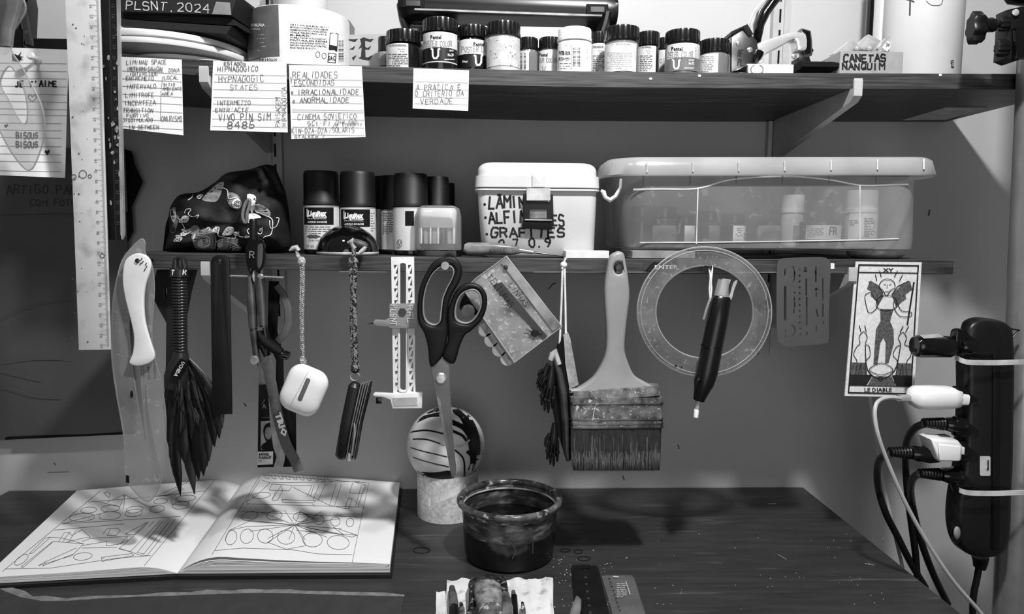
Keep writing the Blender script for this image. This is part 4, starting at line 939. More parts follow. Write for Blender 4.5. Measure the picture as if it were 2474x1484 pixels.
link('printed_upper', plate([(624, 890), (640, 880), (644, 928), (625, 930)], Yc, .0008), M('dim_pattern', .3, .6, var=.6, scale=60), ic)

# earphone case on a cord
YA = YF-.024
def cord(pts, Y, r, mat, nm, parent, twist=3, amp=.0008, pitch=.004):
    P = [W(x, y, Y) for x, y in spl(pts, 10, False)]; L = [0]
    for a, b in zip(P[:-1], P[1:]): L.append(L[-1]+(b-a).length)
    m = MB(); n = max(12, int(L[-1]/pitch*5)); ps = []
    for k in range(n+1):
        s_ = L[-1]*k/n; i = max(j for j in range(len(L)) if L[j] <= s_+1e-9); i = min(i, len(P)-2)
        ps.append(P[i].lerp(P[i+1], (s_-L[i])/max(1e-9, L[i+1]-L[i])))
    for t in range(twist):
        m.tube([p+Vector((amp*cos(2*pi*(k/5)+t*2*pi/twist), amp*sin(2*pi*(k/5)+t*2*pi/twist), 0)) for k, p in enumerate(ps)], r, 5)
    return link(nm, m, mat, parent, 60)
CORD = M('grey_cord', .55, .8, var=.45, scale=500)
ac = thing('earphone_case', 'white rounded earphone case hanging tilted on a grey cord', 'case', (W(735, 1010, YA).x, YA, W(730, 1015, YA).z))
base = rr2(684, 884, 786, 1002, 34, 6)
outl = turn([(683.5+(x-684)*1.0, y) for x, y in base], (735, 943), 23)
hp = outl; am = MB().puff(hp, YA, .0105, .0105, 10, 3.2); link('case_shell', am, M('glossy_white', .93, .22, var=.01), ac, 60)
sfa = am.surf(.0003)
k = Ink(sfa); k.line([(690, 1002), (750, 888)][0:2], .9); k.build(M('seam_grey', .6, .5), ac, 'lid_seam')
k = Ink(am.surf(.0005)); k.fill(turn(rr2(729, 912, 740, 970, 4), (734, 941), 23)[:]); k.build(M('hinge_grey', .42, .4, .3), ac, 'hinge')
link('cord_hole', MB().loft([(728, 874, 10, .003), (738, 871, 8, .003)], YA), CORD, ac)
cord([(722, 628), (729, 660), (727, 720), (728, 790), (731, 872)], YA, .0009, CORD, 'cord', ac, 2, .0009)
cord([(731, 630), (733, 660), (732, 720), (731, 790), (733, 872)], YA-.001, .0009, CORD, 'cord', ac, 2, .0009)
link('knot', MB().sphere(W(728, 632, YA), .0042, 8, (1, .8, 1.2)), CORD, ac)
link('cord_end', MB().loft([(716, 606, 3, .002), (720, 618, 5, .003), (727, 632, 4, .003)], YA), CORD, ac)
link('melted_tip', MB().loft([(700, 606, 2, .002), (708, 600, 6, .003), (716, 598, 7, .003), (722, 606, 5, .003)], YA), M('pale_tip', .68, .4, var=.2), ac)

# penknife on a paracord
YN = YF-.022
PARA = M('speckled_paracord', .5, .7, var=.0, scale=10, g2=.06, thr=.5, scale2=420, soft=.02)
kn = thing('pocket_knife', 'black pocket knife with folded steel tools on a speckled cord', 'knife', (W(860, 1110, YN).x, YN, W(855, 1113, YN).z))
cord([(847, 632), (852, 700), (851, 780), (853, 840), (857, 890)], YN, .0014, PARA, 'paracord', kn, 3, .0013, .006)
cord([(860, 632), (856, 700), (858, 780), (859, 840), (860, 890)], YN-.002, .0014, PARA, 'paracord', kn, 3, .0013, .006)
link('top_knot', MB().sphere(W(853, 632, YN-.001), .0048, 8, (1, .8, 1)), PARA, kn)
link('bottom_knot', MB().sphere(W(858, 889, YN-.001), .0048, 8, (1, .8, 1.2)), PARA, kn)
link('cord_loop', MB().loft([(854, 600, 6, .0035), (855, 612, 5, .003), (853, 632, 5, .003)], YN), PARA, kn)
link('key_ring', MB().tube([W(x, y, YN) for x, y in circ(858, 910, 11, 10)], .0008, 6, True), STEEL, kn)
def kstrip(dx, hw, hd, Y, mat, nm, y0=925, y1=1108):
    return link(nm, MB().loft([(870-4+dx, y0, hw*.6, hd*.6), (868-4+dx, y0+8, hw, hd), (852-6+dx*.9, (y0+y1)/2, hw, hd), (836-4+dx*.9, y1-10, hw, hd), (834-3+dx*.9, y1, hw*.6, hd*.6)], Y, 12, p=3), mat, kn)
kstrip(-7, 15, .0075, YN, M('knife_scale_black', .1, .3, var=.15), 'handle_scale')
kstrip(18, 15, .006, YN+.002, BLKM, 'core', 932, 1104)
for i in range(4): kstrip(9+i*6.4, 1.5, .0085-.0006*i, YN+.002, M('liner_bright', .66, .3, .3), 'liner', 927-2*i, 1110)
for i in range(3): kstrip(12+i*6.4, 1.6, .0065, YN+.002, DSTEEL, 'folded_tool', 935, 1104)
kstrip(30, 4, .007, YN+.003, M('knife_scale_black', .1, .3), 'handle_scale', 922, 1108)
link('corkscrew', MB().loft([(856, 1022, 2, .001), (858, 1040, 4, .002), (854, 1070, 3, .002), (850, 1100, 3, .002)], YN-.008), STEEL, kn)
link('bottom_cap', MB().loft([(846, 1096, 5, .003), (844, 1112, 6, .003)], YN-.005), CHROME, kn)
for i in range(2): pass
k = Ink(wplane(YN-.0085)); k.ell(830, 1064, 4, 7, 1).build(DG, kn, 'emblem')

# circle cutter beam
YV = YF-.014
WP = M('ivory_plastic', .88, .35, var=.04)
cc_ = thing('circle_cutter', 'white slotted plastic circle cutter with grey slider', 'cutter', (W(975, 985, YV).x, YV, W(975, 990, YV).z))
holes = [rr2(966, 636, 981, 944, 7)]
for i in range(11):
    y = 640+i*28.5
    if 735 < y < 790: continue
    x = (y-620)*.012
    holes += [[(951+x, y), (960+x, y), (952+x, y+11)], [(961+x, y+5), (961+x, y+22), (955+x, y+22)], [(985+x, y), (994+x, y), (986+x, y+11)], [(995+x, y+5), (995+x, y+22), (989+x, y+22)]]
ob = [(945, 621), (1000, 621), (1004, 950), (950, 950)]
link('beam', plate(ob, YV, .004, holes, bev=0), WP, cc_, 30)
sl = spl([], 2) if False else None
link('slot_rim', MB().tube([W(x, y, YV-.0005) for x, y in rr2(964, 634, 983, 946, 8)], .0012, 6, True), WP, cc_)
s_ = link('slider', plate([(941, 735), (1008, 733), (1009, 794), (940, 794), (940, 790), (914, 789), (903, 786), (901, 778), (906, 773), (930, 774), (940, 768)], YV-.005, .005, bev=.0008), M('slider_grey', .52, .4, var=.05), cc_)
Ink(wplane(YV-.0052)).hand('RFL', 984, 740, 14, 44, 2, rot=90, jit=.1).hand('PLSNT', 944, 738, 14, 52, 2, rot=90, jit=.1).build(M('scratch_white', .78, .6), s_)
link('slider_nut', MB().lathe(W(972, 754, YV-.005)+Vector((0, 0, 0)), [(.0042, 0), (.0042, .001)], 6, axis=(0, -1, 0)), DG, s_)
link('needle', MB().tube([W(888, 783, YV-.003), W(904, 781, YV-.003)], [.0003, .0007], 6), DSTEEL, s_)
f_ = link('foot', plate([(901, 953), (905, 950), (948, 952), (1021, 949), (1019, 987), (948, 988), (942, 966), (925, 960), (903, 958)], YV-.004, .006, bev=.0008), WP, cc_)
link('foot_window', plate([(948, 962), (1008, 960), (1008, 980), (952, 981)], YV-.0045, .0008), M('soft_grey', .68, .4), f_)
link('blade_clip', plate([(908, 962), (920, 963), (921, 976), (908, 976)], YV-.004, .004, bev=.0005), BLKG, f_)

# scissors
YZ = YF-.034
sc = thing('scissors', 'large scissors with black handles and pale inner grips, hung open end down', 'scissors', (W(1085, 1150, YZ).x, YZ, W(1095, 1160, YZ).z))
o1 = spl([(1079, 620), (1100, 624), (1114, 642), (1115, 668), (1102, 696), (1090, 718), (1083, 742), (1080, 768), (1082, 800), (1078, 830), (1068, 862), (1040, 888), (1033, 840), (1024, 806), (1010, 780), (1008, 745), (1012, 700), (1028, 660), (1048, 632)], 4)
i1 = spl([(1076, 640), (1090, 642), (1098, 654), (1094, 672), (1080, 698), (1070, 724), (1066, 756), (1062, 780), (1046, 788), (1026, 776), (1020, 744), (1026, 700), (1042, 664), (1060, 646)], 4)
i1s = [(p[0]+(1058-p[0])*.1, p[1]+(712-p[1])*.05) for p in i1]
o2 = spl([(1130, 684), (1158, 690), (1175, 712), (1176, 742), (1164, 774), (1138, 800), (1124, 810), (1112, 834), (1096, 880), (1068, 862), (1080, 828), (1082, 800), (1080, 768), (1082, 748), (1094, 716), (1108, 696)], 4)
i2 = spl([(1140, 698), (1156, 704), (1164, 722), (1162, 746), (1148, 772), (1128, 784), (1104, 778), (1097, 760), (1102, 730), (1116, 708)], 4)
i2s = [(p[0]+(1131-p[0])*.13, p[1]+(742-p[1])*.1) for p in i2]
HB = M('soft_black_handle', .045, .5, var=.1, spec=.3); HG = M('inner_grip_grey', .5, .5, var=.03)
link('handle', plate(o1, YZ-.004, .009, [i1], bev=.0022), HB, sc, 60); link('inner_grip', plate(i1, YZ-.0035, .008, [i1s], bev=.0008), HG, sc, 60)
link('handle', plate(o2, YZ-.001, .009, [i2], bev=.0022), HB, sc, 60); link('inner_grip', plate(i2, YZ-.0005, .008, [i2s], bev=.0008), HG, sc, 60)
BLD = M('scissor_blade', .4, .3, .6, var=.12, scale=30)
link('blade', plate([(1041, 884), (1066, 866), (1086, 884), (1088, 960), (1094, 1060), (1102, 1130), (1100, 1148), (1096, 1156), (1090, 1150), (1080, 1090), (1062, 1000), (1050, 940)], YZ-.0008, .0016, bev=.0003), BLD, sc, 20)
link('blade', plate([(1066, 866), (1086, 884), (1089, 960), (1095, 1060), (1100, 1140), (1092, 1156), (1086, 1130), (1072, 1030), (1060, 980), (1054, 950)], YZ+.0012, .0016, bev=.0003), STEEL, sc, 20)
link('blade_bevel', plate([(1054, 955), (1064, 968), (1076, 1040), (1090, 1110), (1099, 1128), (1099, 1146), (1094, 1154), (1088, 1140), (1070, 1040)], YZ-.0012, .0006), M('ground_steel', .55, .25, 1, var=.1), sc, 0)
link('pivot_screw', MB().lathe(W(1065, 915, YZ-.003)+Vector((0, .0022, 0)), [(.0055, 0), (.0054, .0012), (.0042, .002), (.004, .0012), (.0015, .0013)], 28, axis=(0, -1, 0)), STEEL, sc)
pg = MB().lathe(W(1075, 643, YZ-.006)+Vector((0, 0, 0)), [(.004, -.03), (.004, 0), (.0036, .0006)], 24, axis=(0, -1, 0)); top('wooden_peg', pg, M('peg_grey', .55, .5), 'round pale peg holding up the scissors', 'peg')

# clear sleeve with round scalloped card
YPq = YF-.016
pk = thing('plastic_sleeve', 'clear paint-smeared plastic sleeve pinned by its corner, beside the scissors', 'sleeve', (W(1250, 880, YPq).x, YPq, W(1240, 880, YPq).z))
quad = [(1223, 619), (1357, 790), (1243, 876), (1120, 700), (1152, 672)]
link('backing_sheet', plate([(1222, 624), (1350, 789), (1240, 868), (1150, 740), (1160, 672)], YPq+.002, .001), M('smeared_backing', .22, .3, var=.4, scale=40, g2=.6, thr=.55, scale2=70, soft=.2), pk)
link('clear_film', plate(quad, YPq-.001, .0015), MC('sleeve_film', .8, .28, .1, var=.9, scale=26, edge=.4, dirt=.3, thr=.58), pk)
link('pale_strip', plate([(1210, 634), (1226, 624), (1354, 786), (1336, 800)], YPq-.0025, .0005), M('pale_smear', .5, .5, var=.3, scale=40), pk)
link('dark_band', plate([(1190, 690), (1212, 682), (1322, 812), (1312, 822)], YPq-.0018, .0004), M('dark_smear', .1, .3, var=.4, scale=40), pk)
Ink(wplane(YPq-.0032)).hand('TEXTURAS', 1176, 672, 14, 96, 1.4, rot=52, jit=.5).hand('LINHAS', 1228, 690, 12, 70, 1.2, rot=52, jit=.5).build(INK, pk, 'handwriting')
e = MB(); e.tube([W(x, y, YPq-.001) for x, y in quad], .0009, 6, True); link('sleeve_edge', e, MC('curve_edge', .85, .45, .1), pk)
k = Ink(wplane(YPq-.003)); rnd = random.Random(9)
for i in range(34):
    a = rnd.uniform(0, 2*pi); L_ = rnd.uniform(12, 30); x, y = 1292, 806
    k.line([(x+4*cos(a), y+3*sin(a)), (x+L_*cos(a)*.9, y+L_*sin(a)*.7)], .8)
k.fill(circ(1292, 806, 10, 8)); k.build(INK, pk, 'ink_burst')
SCAL = M('scallop_grey', .6, .6)
for i, (x, y) in enumerate(((1131, 752), (1172, 797), (1187, 822), (1206, 845), (1226, 867))):
    link('scallop', plate(circ(x, y, 17 if i else 16, None, 24), YPq+.004, .0012), SCAL, pk)
link('dark_pouch', plate(spl([(1110, 740), (1130, 700), (1160, 720), (1158, 760), (1120, 752)], 4), YPq+.008, .002), BLKM, pk)
nail(1222, 646, YPq-.004, 'pin through the corner of the clear plastic sleeve')

# hand sculpture plaque
YH = YF-.016
hp_ = thing('sculpted_plaque', 'narrow dark plaque with clusters of sculpted dark hands, hung on white string', 'sculpture', (W(1350, 1130, YH).x, YH, W(1350, 1135, YH).z))
link('canvas_strip', prism([(1362, 812), (1372, 803), (1378, 818), (1398, 930), (1376, 940), (1366, 880)], YH-.004, YH+.004), M('frayed_canvas', .6, .8, var=.2, scale=90, bump=.4), hp_, 0)
link('plaque_side', prism([(1348, 836), (1360, 816), (1376, 930), (1380, 1112), (1368, 1112), (1345, 1040), (1330, 960), (1338, 880)], YH-.002, YH+.006), BLKM, hp_, 0)
DB = M('dark_bronze', .09, .35, .3, var=.5, scale=60)
link('plaque_rim', MB().loft([(1338, 862, 6, .004), (1350, 900, 9, .006), (1360, 950, 10, .007), (1366, 1020, 9, .007), (1368, 1090, 8, .006), (1372, 1112, 5, .005)], YH-.004), M('brown_leather', .2, .5, var=.3), hp_)
link('torn_top', MB().loft([(1330, 870, 7, .003), (1336, 856, 9, .004), (1340, 846, 6, .003), (1350, 880, 7, .004)], YH-.006), M('pale_tissue', .66, .6, var=.25, scale=60), hp_)
def bhand(x, y, sc_, ang, parent):
    a = radians(ang); R_ = lambda u, v: (x+(u*cos(a)-v*sin(a))*sc_, y+(u*sin(a)+v*cos(a))*sc_)
    m = MB()
    def L(pts, hw, hd, Yo=0): m.loft([(*R_(u, v), w*sc_, d, Yo) for (u, v), w, d in zip(pts, hw, hd)], YH-.006, 10)
    L([(0, -30), (0, -12), (0, 5), (0, 22)], [7, 9, 13, 13], [.003, .004, .0055, .005])
    for i, (u0, u1, v1, v2) in enumerate(((-10, -14, 44, 62), (-3, -5, 52, 74), (4, 4, 54, 78), (11, 13, 46, 66))):
        L([(u0, 16), (u1, v1), (u1+1, v2), (u1+1, v2+5)], [4.6, 4.4, 3.6, 2], [.0034, .0034, .0028, .0015], -.002)
        for kx, ky in ((u1, v1),): m.sphere(W(*R_(kx, ky), YH-.009), .0026*sc_, 6)
    L([(-11, 0), (-20, 14), (-21, 28), (-19, 34)], [5, 4.6, 3.8, 2], [.0035, .0035, .003, .0015], -.003)
    return link('sculpted_hand', m, DB, parent, 60)
bhand(1330, 915, 1.0, 8, hp_); bhand(1338, 1050, .92, 4, hp_); bhand(1318, 895, .6, 22, hp_)
STRG = M('white_string', .85, .7)
link('string', MB().tube([W(x, y, YH) for x, y in ((1352, 832), (1356, 740), (1359, 650), (1362, 638))], .0011, 6).tube([W(x, y, YH) for x, y in ((1367, 812), (1366, 740), (1364, 650), (1361, 638))], .0011, 6), STRG, hp_)
link('string_knot', MB().sphere(W(1362, 640, YH), .0034, 8, (1, .8, 1)).loft([(1358, 650, 3, .002), (1364, 630, 3, .002), (1368, 622, 4, .002)], YH), STRG, hp_)

# wide paint brush
YP = YF-.020
br = thing('paint_brush', 'wide flat paint brush with grey handle and paint-crusted ferrule', 'brush', (W(1487, 1140, YP).x, YP, W(1487, 1143, YP).z))
ho = spl([(1495, 607), (1508, 613), (1514, 640), (1520, 680), (1522, 720), (1516, 770), (1511, 820), (1511, 850), (1520, 880), (1534, 908), (1560, 925), (1594, 942)], 4, False)+[(1597, 952), (1376, 952), (1376, 942)]+spl([(1376, 942), (1400, 938), (1430, 918), (1446, 898), (1460, 870), (1466, 840), (1466, 790), (1462, 730), (1462, 690), (1468, 650), (1476, 620), (1484, 612)], 4, False)
link('handle', plate(ho, YP-.005, .012, [circ(1495, 648, 11, 13, 20)], bev=.003), M('putty_grey_plastic', .56, .45, var=.03, g2=.2, thr=.74, scale2=40), br, 60)
FER = M('paint_crusted_tin', .33, .35, .3, var=.5, scale=120, g2=.75, thr=.6, scale2=330, soft=.08)
def rrx(x0, x1, y, Y, hd, r=.004):
    a, b = W(x0, y, Y), W(x1, y, Y); return (a.z+b.z)/2, a.x, b.x, Y-hd, Y+hd, r
link('ferrule', MB().rrect([rrx(1376, 1597, 955, YP, .010), rrx(1376, 1597, 935, YP, .008), ][::-1] and [rrx(1378, 1596, 1028, YP, .011), rrx(1376, 1597, 956, YP, .010)], 4), FER, br)
link('handle_shoulder', MB().loft([(1486, 936, 108, .009), (1487, 958, 110, .010)], YP, p=6), M('splattered_plastic', .38, .4, var=.4, scale=120, g2=.75, thr=.62, scale2=380, soft=.06), br)
for y in (970, 1008, 1019, 1026):
    z = rrx(1374, 1599, y, YP, .0115); link('ferrule_bead', MB().rrect([(z[0]-.0012, z[1]+.0006, z[2]-.0006, z[3]+.0006, z[4]-.0006, .004), (z[0], *z[1:5], .0045), (z[0]+.0012, z[1]+.0006, z[2]-.0006, z[3]+.0006, z[4]-.0006, .004)], 4), M('bead_tin', .45, .25, 1, var=.3), br)
BR = [M('bristle_dark', .13, .6, var=.5, scale=60, stretch=(10, 10, 1)), M('bristle_mid', .3, .6, var=.4, scale=60, stretch=(10, 10, 1))]
link('bristle_core', MB().rrect([rrx(1384, 1592, 1132, YP, .007, .003), rrx(1379, 1595, 1030, YP, .0085, .003)], 4), BR[0], br)
rnd = random.Random(2)
for mi in (0, 1):
    m = MB()
    for i in range(700 if mi == 0 else 380):
        x = rnd.uniform(1380, 1594); y1 = 1143-rnd.random()**2*(24 if mi else 10)-(8 if x < 1392 or x > 1584 else 0); y0 = 1030 if mi == 0 else rnd.uniform(1050, 1110)
        dx = (x-1487)*-.02+rnd.uniform(-3, 3); Yb = YP-.0088-rnd.uniform(0, .0012); a, b, c = W(x, y0, Yb), W(x+dx*.6, (y0+y1)/2, Yb-.0004), W(x+dx, y1, Yb+.001); w = .00035
        m.add([a+Vector((-w, 0, 0)), a+Vector((w, 0, 0)), b+Vector((-w, 0, 0)), b+Vector((w, 0, 0)), c], [(0, 1, 3, 2), (2, 3, 4)])
    link('bristles', m, BR[mi], br, 0, kind='stuff')
k = Ink(wplane(YP-.0115)); k.curve([(1432, 1015), (1436, 990), (1440, 978), (1446, 976)], 2.5); k.build(M('pale_drip', .7, .5), br, 'paint_drip')
nail(1497, 647, YP-.006, 'screw head in the hanging hole of the wide paint brush', .004)
# ---------------------------------------------------------------- clear ring, electric eraser, stencil, patch
YG = YF-.014
rg = thing('clear_ring', 'large clear scuffed plastic ring hanging in front of the lower shelf', 'ring', (W(1702, 900, YG).x, YG, W(1702, 911, YG).z))
og = circ(1702, 754, 162, 157, 72); ig = spl([(1715, 641), (1760, 646), (1772, 680), (1776, 678), (1800, 690), (1817, 735), (1812, 790), (1790, 830), (1740, 862), (1700, 868), (1650, 858), (1608, 826), (1586, 780), (1584, 735), (1600, 690), (1640, 655), (1680, 643)], 5)
ig = circ(1702, 754, 118, 112, 60)
RGM = MC('scuffed_ring_plastic', .72, .17, .15, tint=.92, edge=.45, scale=22, dirt=.22, thr=.6, var=.8)
link('ring_sheet', plate(og, YG, .0025, [ig]), RGM, rg)
CE = MC('curve_edge', .85, .45, .1); e = rim(og, YG+.001, .0008); rim(circ(1702, 754, 154, 149, 72), YG-.0004, .0004, e); rim(ig, YG+.001, .0008, e); link('ring_edge', e, CE, rg)
link('adhesive_tab', plate([(1746, 673), (1766, 676), (1752, 714), (1736, 712)], YG-.002, .0008), MC('tab_plastic', .8, .5, .3, dirt=.3), rg)
link('hanging_tab', plate(spl([(1748, 716), (1762, 716), (1772, 684), (1782, 678), (1774, 700), (1766, 726), (1752, 730)], 3), YG-.002, .0008), MC('tab_plastic', .8), rg)
k = Ink(wplane(YG-.0004)); k.fill(circ(1633, 884, 3.5, 3, 8)); k.fill(circ(1647, 887, 2.5, 2, 8)); k.build(INK, rg, 'paint_spot')
YQ = YG-.018
er = thing('electric_eraser', 'black battery eraser pen with a white tip, tied up in front of the clear ring', 'eraser', (W(1690, 1000, YQ).x, YQ, W(1684, 1008, YQ).z))
sp = [(1744, 716, 19, .007), (1743, 722, 22, .0085), (1732, 780, 24, .0095), (1718, 850, 25, .0095), (1708, 900, 25, .0095), (1700, 926, 24, .009), (1695, 944, 18, .008), (1690, 960, 14, .007), (1688, 968, 13, .006)]
link('eraser_body', MB().loft(sp, YQ, 12, p=2.6), M('satin_black_body', .055, .28, var=.1), er)
link('clear_cap', MB().loft([(1748, 676, 12, .006), (1744, 700, 14, .007), (1743, 716, 17, .007)], YQ+.001, p=3), MC('cap_plastic', .8, .3, .15), er)
link('body_seam', MB().loft([(1718.4, 836, 25.6, .0098), (1718, 838.5, 25.6, .0098)], YQ, 12, p=2.6), BLKG, er)
link('chuck', MB().loft([(1687, 968, 7, .0035), (1684, 988, 6, .003)], YQ), CHROME, er)
link('eraser_tip', MB().loft([(1685, 984, 4, .002), (1683, 990, 6, .003), (1681, 1008, 6, .003)], YQ), M('eraser_white', .95, .6, var=.01), er)
link('thumb_dent', MB().sphere(W(1690, 918, YQ-.0092), .0024, 8, (1.2, .3, .8)), BLKG, er)
p = [(1716, 726), (1714, 700), (1716, 670), (1714, 650), (1718, 643), (1721, 650), (1718, 680), (1719, 700), (1716, 727)]
link('thread', MB().tube([W(x, y, YQ+.004) for x, y in spl(p, 4, False)], .0009, 6), STRG, er)
link('side_clip', MB().loft([(1716, 720, 3, .0015), (1706, 750, 3, .0015), (1700, 772, 3, .001)], YQ+.004), MC('cap_plastic', .8), er)
nail(1717, 645, YQ+.002, 'small nail holding the thread of the black eraser pen', .0018)
YE = YF-.010
es = thing('erasing_shield', 'grey metal erasing shield with many small slots', 'stencil', (W(1942, 830, YE).x, YE, W(1942, 838, YE).z))
def sw(x, y, w, h, r=None): return rr2(x-w/2, y-h/2, x+w/2, y+h/2, min(w, h)*.45, 3)
H = [[(1895, 649), (1899, 649), (1897, 667), (1895, 667)], [(1913, 641), (1917, 643), (1922, 660), (1920, 676), (1915, 685), (1918, 670), (1918, 656)], sw(1897, 733, 6, 84), [(1917, 705), (1921, 704), (1921, 712)], sw(1919, 722, 3, 10), sw(1920, 736, 3, 16), sw(1918, 752, 3, 13), ]
H += [circ(1932, 652+i*14.2, 2.4, 3, 8) for i in range(10)]+[circ(1934, 794, 3, None, 8), circ(1934, 808, 3, None, 8)]
H += [[(1942, 645), (1950, 645), (1950, 657), (1942, 657)], sw(1948, 694, 4, 42), sw(1949, 752, 4, 70), sw(1971, 663, 4, 38), sw(1988, 700, 3, 56), sw(1988, 750, 4, 34), circ(1972, 699, 4, None, 10), sw(1972, 712, 3, 12), [(1970, 748), (1974, 746), (1978, 764), (1974, 768)], sw(1972, 794, 3, 16), sw(1989, 780, 3, 8), sw(1898, 800, 3, 8), sw(1898, 812, 3, 7), sw(1949, 806, 5, 9),
      spl([(1909, 785), (1918, 786), (1923, 798), (1918, 810), (1911, 815), (1917, 806), (1919, 798), (1915, 790)], 3)]
link('shield_plate', plate(spl([(1896, 624), (1940, 622), (1990, 622), (2003, 630), (2007, 645), (2003, 740), (2002, 815), (1992, 830), (1940, 835), (1905, 838), (1884, 828), (1877, 808), (1876, 700), (1878, 640), (1884, 628)], 4), YE, .0006, H), M('brushed_shield', .38, .42, .5, var=.03), es, 20)
# embroidered patch: a plain generic winged figure with two small attendants
PT = sheet([(2068, 632), (2227, 634), (2208, 960), (2041, 957)], YF-.005, .004, th=.0012, wav=.0015, seed=3)
po = top('embroidered_patch', PT, M('woven_white_cloth', .84, .9, var=.05, scale=300, bump=.3), 'white embroidered devil card patch with black border, pinned at the right of the lower shelf', 'patch')
sf = PT.surf(.0007); q = [(2068, 632), (2227, 634), (2208, 960), (2041, 957)]
def PQ(u, v): 
    x = (q[0][0]*(1-u)+q[1][0]*u)*(1-v)+(q[3][0]*(1-u)+q[2][0]*u)*v; y = (q[0][1]*(1-u)+q[1][1]*u)*(1-v)+(q[3][1]*(1-u)+q[2][1]*u)*v; return (x, y)
def A(l): return [PQ(a/100, b/200) for a, b in l]
k = Ink(sf); k.line(A([(5, 5), (95, 5), (95, 195), (5, 195), (5, 5)]), 3.4); k.line(A([(5, 16), (95, 16)]), 2.4); k.line(A([(5, 184), (95, 184)]), 2)
k.fill(A([(5, 168), (38, 168), (30, 184), (5, 184)])); k.fill(A([(66, 168), (95, 168), (95, 184), (74, 184)]))
k.line(A([(22, 30), (38, 36), (44, 46), (40, 54)]), 2); k.line(A([(82, 28), (66, 36), (58, 48), (62, 54)]), 2)
k.build(INK, po, 'black_embroidery')
k = Ink(sf); k.type('XY', *PQ(.42, .075), 9, 26, bold=.02); k.type('LE DIABLE', *PQ(.28, .965), 9, 66, bold=.02); k.build(INK, po)
DGT = M('grey_thread', .3, .9, var=.3, scale=400)
k = Ink(sf)
k.fill(A([(24, 28), (36, 34), (46, 50), (38, 66), (34, 56), (26, 50), (27, 44), (20, 40)])); k.fill(A([(84, 28), (70, 36), (58, 48), (66, 68), (72, 60), (80, 54), (78, 48), (88, 40)]))
k.fill(A([(42, 70), (62, 70), (58, 88), (64, 100), (66, 120), (60, 150), (55, 150), (54, 120), (50, 112), (46, 120), (44, 152), (38, 152), (38, 120), (38, 100), (44, 88)]))
k.fill(A([(5, 150), (28, 150), (30, 168), (5, 168)])); k.fill(A([(72, 150), (95, 150), (95, 168), (72, 168)])); k.fill(A([(38, 170), (66, 170), (72, 184), (32, 184)]))
k.build(DGT, po, 'grey_embroidery')
k = Ink(wsf := PT.surf(.001))
for l in ([(40, 30), (46, 26), (54, 26), (60, 30), (62, 38), (56, 42), (50, 50), (44, 42), (38, 38)], [(38, 54), (50, 50), (64, 54), (66, 66), (58, 72), (46, 72), (36, 66)], [(26, 46), (32, 54), (38, 60), (36, 70), (26, 76), (20, 62), (18, 50)], [(64, 56), (74, 72), (88, 74), (88, 80), (72, 80), (62, 66)],
          [(14, 112), (20, 104), (26, 112), (24, 122), (30, 126), (32, 140), (26, 150), (28, 178), (22, 178), (20, 152), (16, 178), (12, 178), (14, 150), (8, 138), (12, 126), (16, 122)], [(72, 112), (78, 104), (84, 112), (82, 122), (90, 126), (92, 138), (86, 150), (88, 178), (84, 178), (80, 152), (76, 178), (70, 178), (74, 150), (66, 138), (70, 126), (76, 122)],
          [(36, 156), (50, 150), (64, 156), (66, 162), (50, 168), (34, 162)]): k.curve(A(l), 1.6, True)
k.line(A([(90, 30), (84, 92)]), 4); k.curve(A([(24, 124), (30, 160), (50, 174), (70, 160), (76, 124)]), 2.4); k.ell(*PQ(.5, .87), 5, 5, 1.6)
for a, b in ((16, 104), (24, 104), (74, 104), (82, 104), (40, 22), (60, 22), (34, 28), (68, 28)): k.line(A([(a, b), (a+(-3 if a < 50 else 4), b-9)]), 1.8)
k.line(A([(45, 33), (48, 33)]), 1.5).line(A([(53, 33), (56, 33)]), 1.5).line(A([(50, 34), (50, 39)]), 1.2).line(A([(47, 44), (53, 44)]), 1.2)
k.build(INK, po, 'outline_stitching')
top('paper_scrap', plate([(2056, 648), (2068, 650), (2066, 686), (2048, 684)], YF-.0005, .0005), WHTM, 'white scrap of paper behind the left edge of the embroidered patch', 'paper')

# ---------------------------------------------------------------- pole, clamp, power strip, cables
YO = -.215
pol = thing('metal_pole', 'tall grey metal pole at the right edge of the picture', 'pole', (W(2450, 800, YO).x, YO, -.75))
a, b = W(2506, 140, YO), W(2441, 1484, YO); d = (b-a); bb = a+d*((a.z+.75)/(a.z-b.z))
link('pole_tube', MB().tube([a+(a-b)*.3, a, b, bb], [.0165]*4, 24), M('satin_metal_pole', .62, .3, .6, var=.04), pol)
link('pole_base', MB().lathe((bb.x, bb.y, -.7499), [(.12, 0), (.12, .01), (.02, .02)], 32), BLK, pol)
cl = thing('pole_clamp', 'black clamp with two ribbed knobs fixed to the top of the pole', 'clamp', W(2440, 100, YO-.02))
link('clamp_body', plate([(2437, 22), (2474, 14), (2500, 16), (2500, 132), (2450, 149), (2430, 141), (2434, 100)], YO-.03, .018, bev=.002), BLK, cl)
link('clamp_jaw', plate([(2455, 66), (2500, 62), (2500, 138), (2456, 140)], YO-.036, .01, bev=.001), BLKG, cl)
def knob(x0, x1, y, h, mat, nm='knob', lobes=8, Y=YO-.03):
    a, b = W(x0, y, Y), W(x1, y, Y); r = px2m(h/2, Y); L = (b-a).length; m = MB(); rs = []
    for s_, k_ in ((0, .85), (.12, 1), (.75, 1), (1, .8)):
        rs.append([a+(b-a)*s_+Vector((0, 0, 1))*r*k_*(1+.09*cos(lobes*t))*cos(t)+Vector((0, .55, 0))*r*k_*(1+.09*cos(lobes*t))*sin(t) for t in [2*pi*i/64 for i in range(64)]])
    return link(nm, m.rings(rs), mat, cl)
knob(2344, 2376, 68, 72, BLK, 'large_knob', 7)
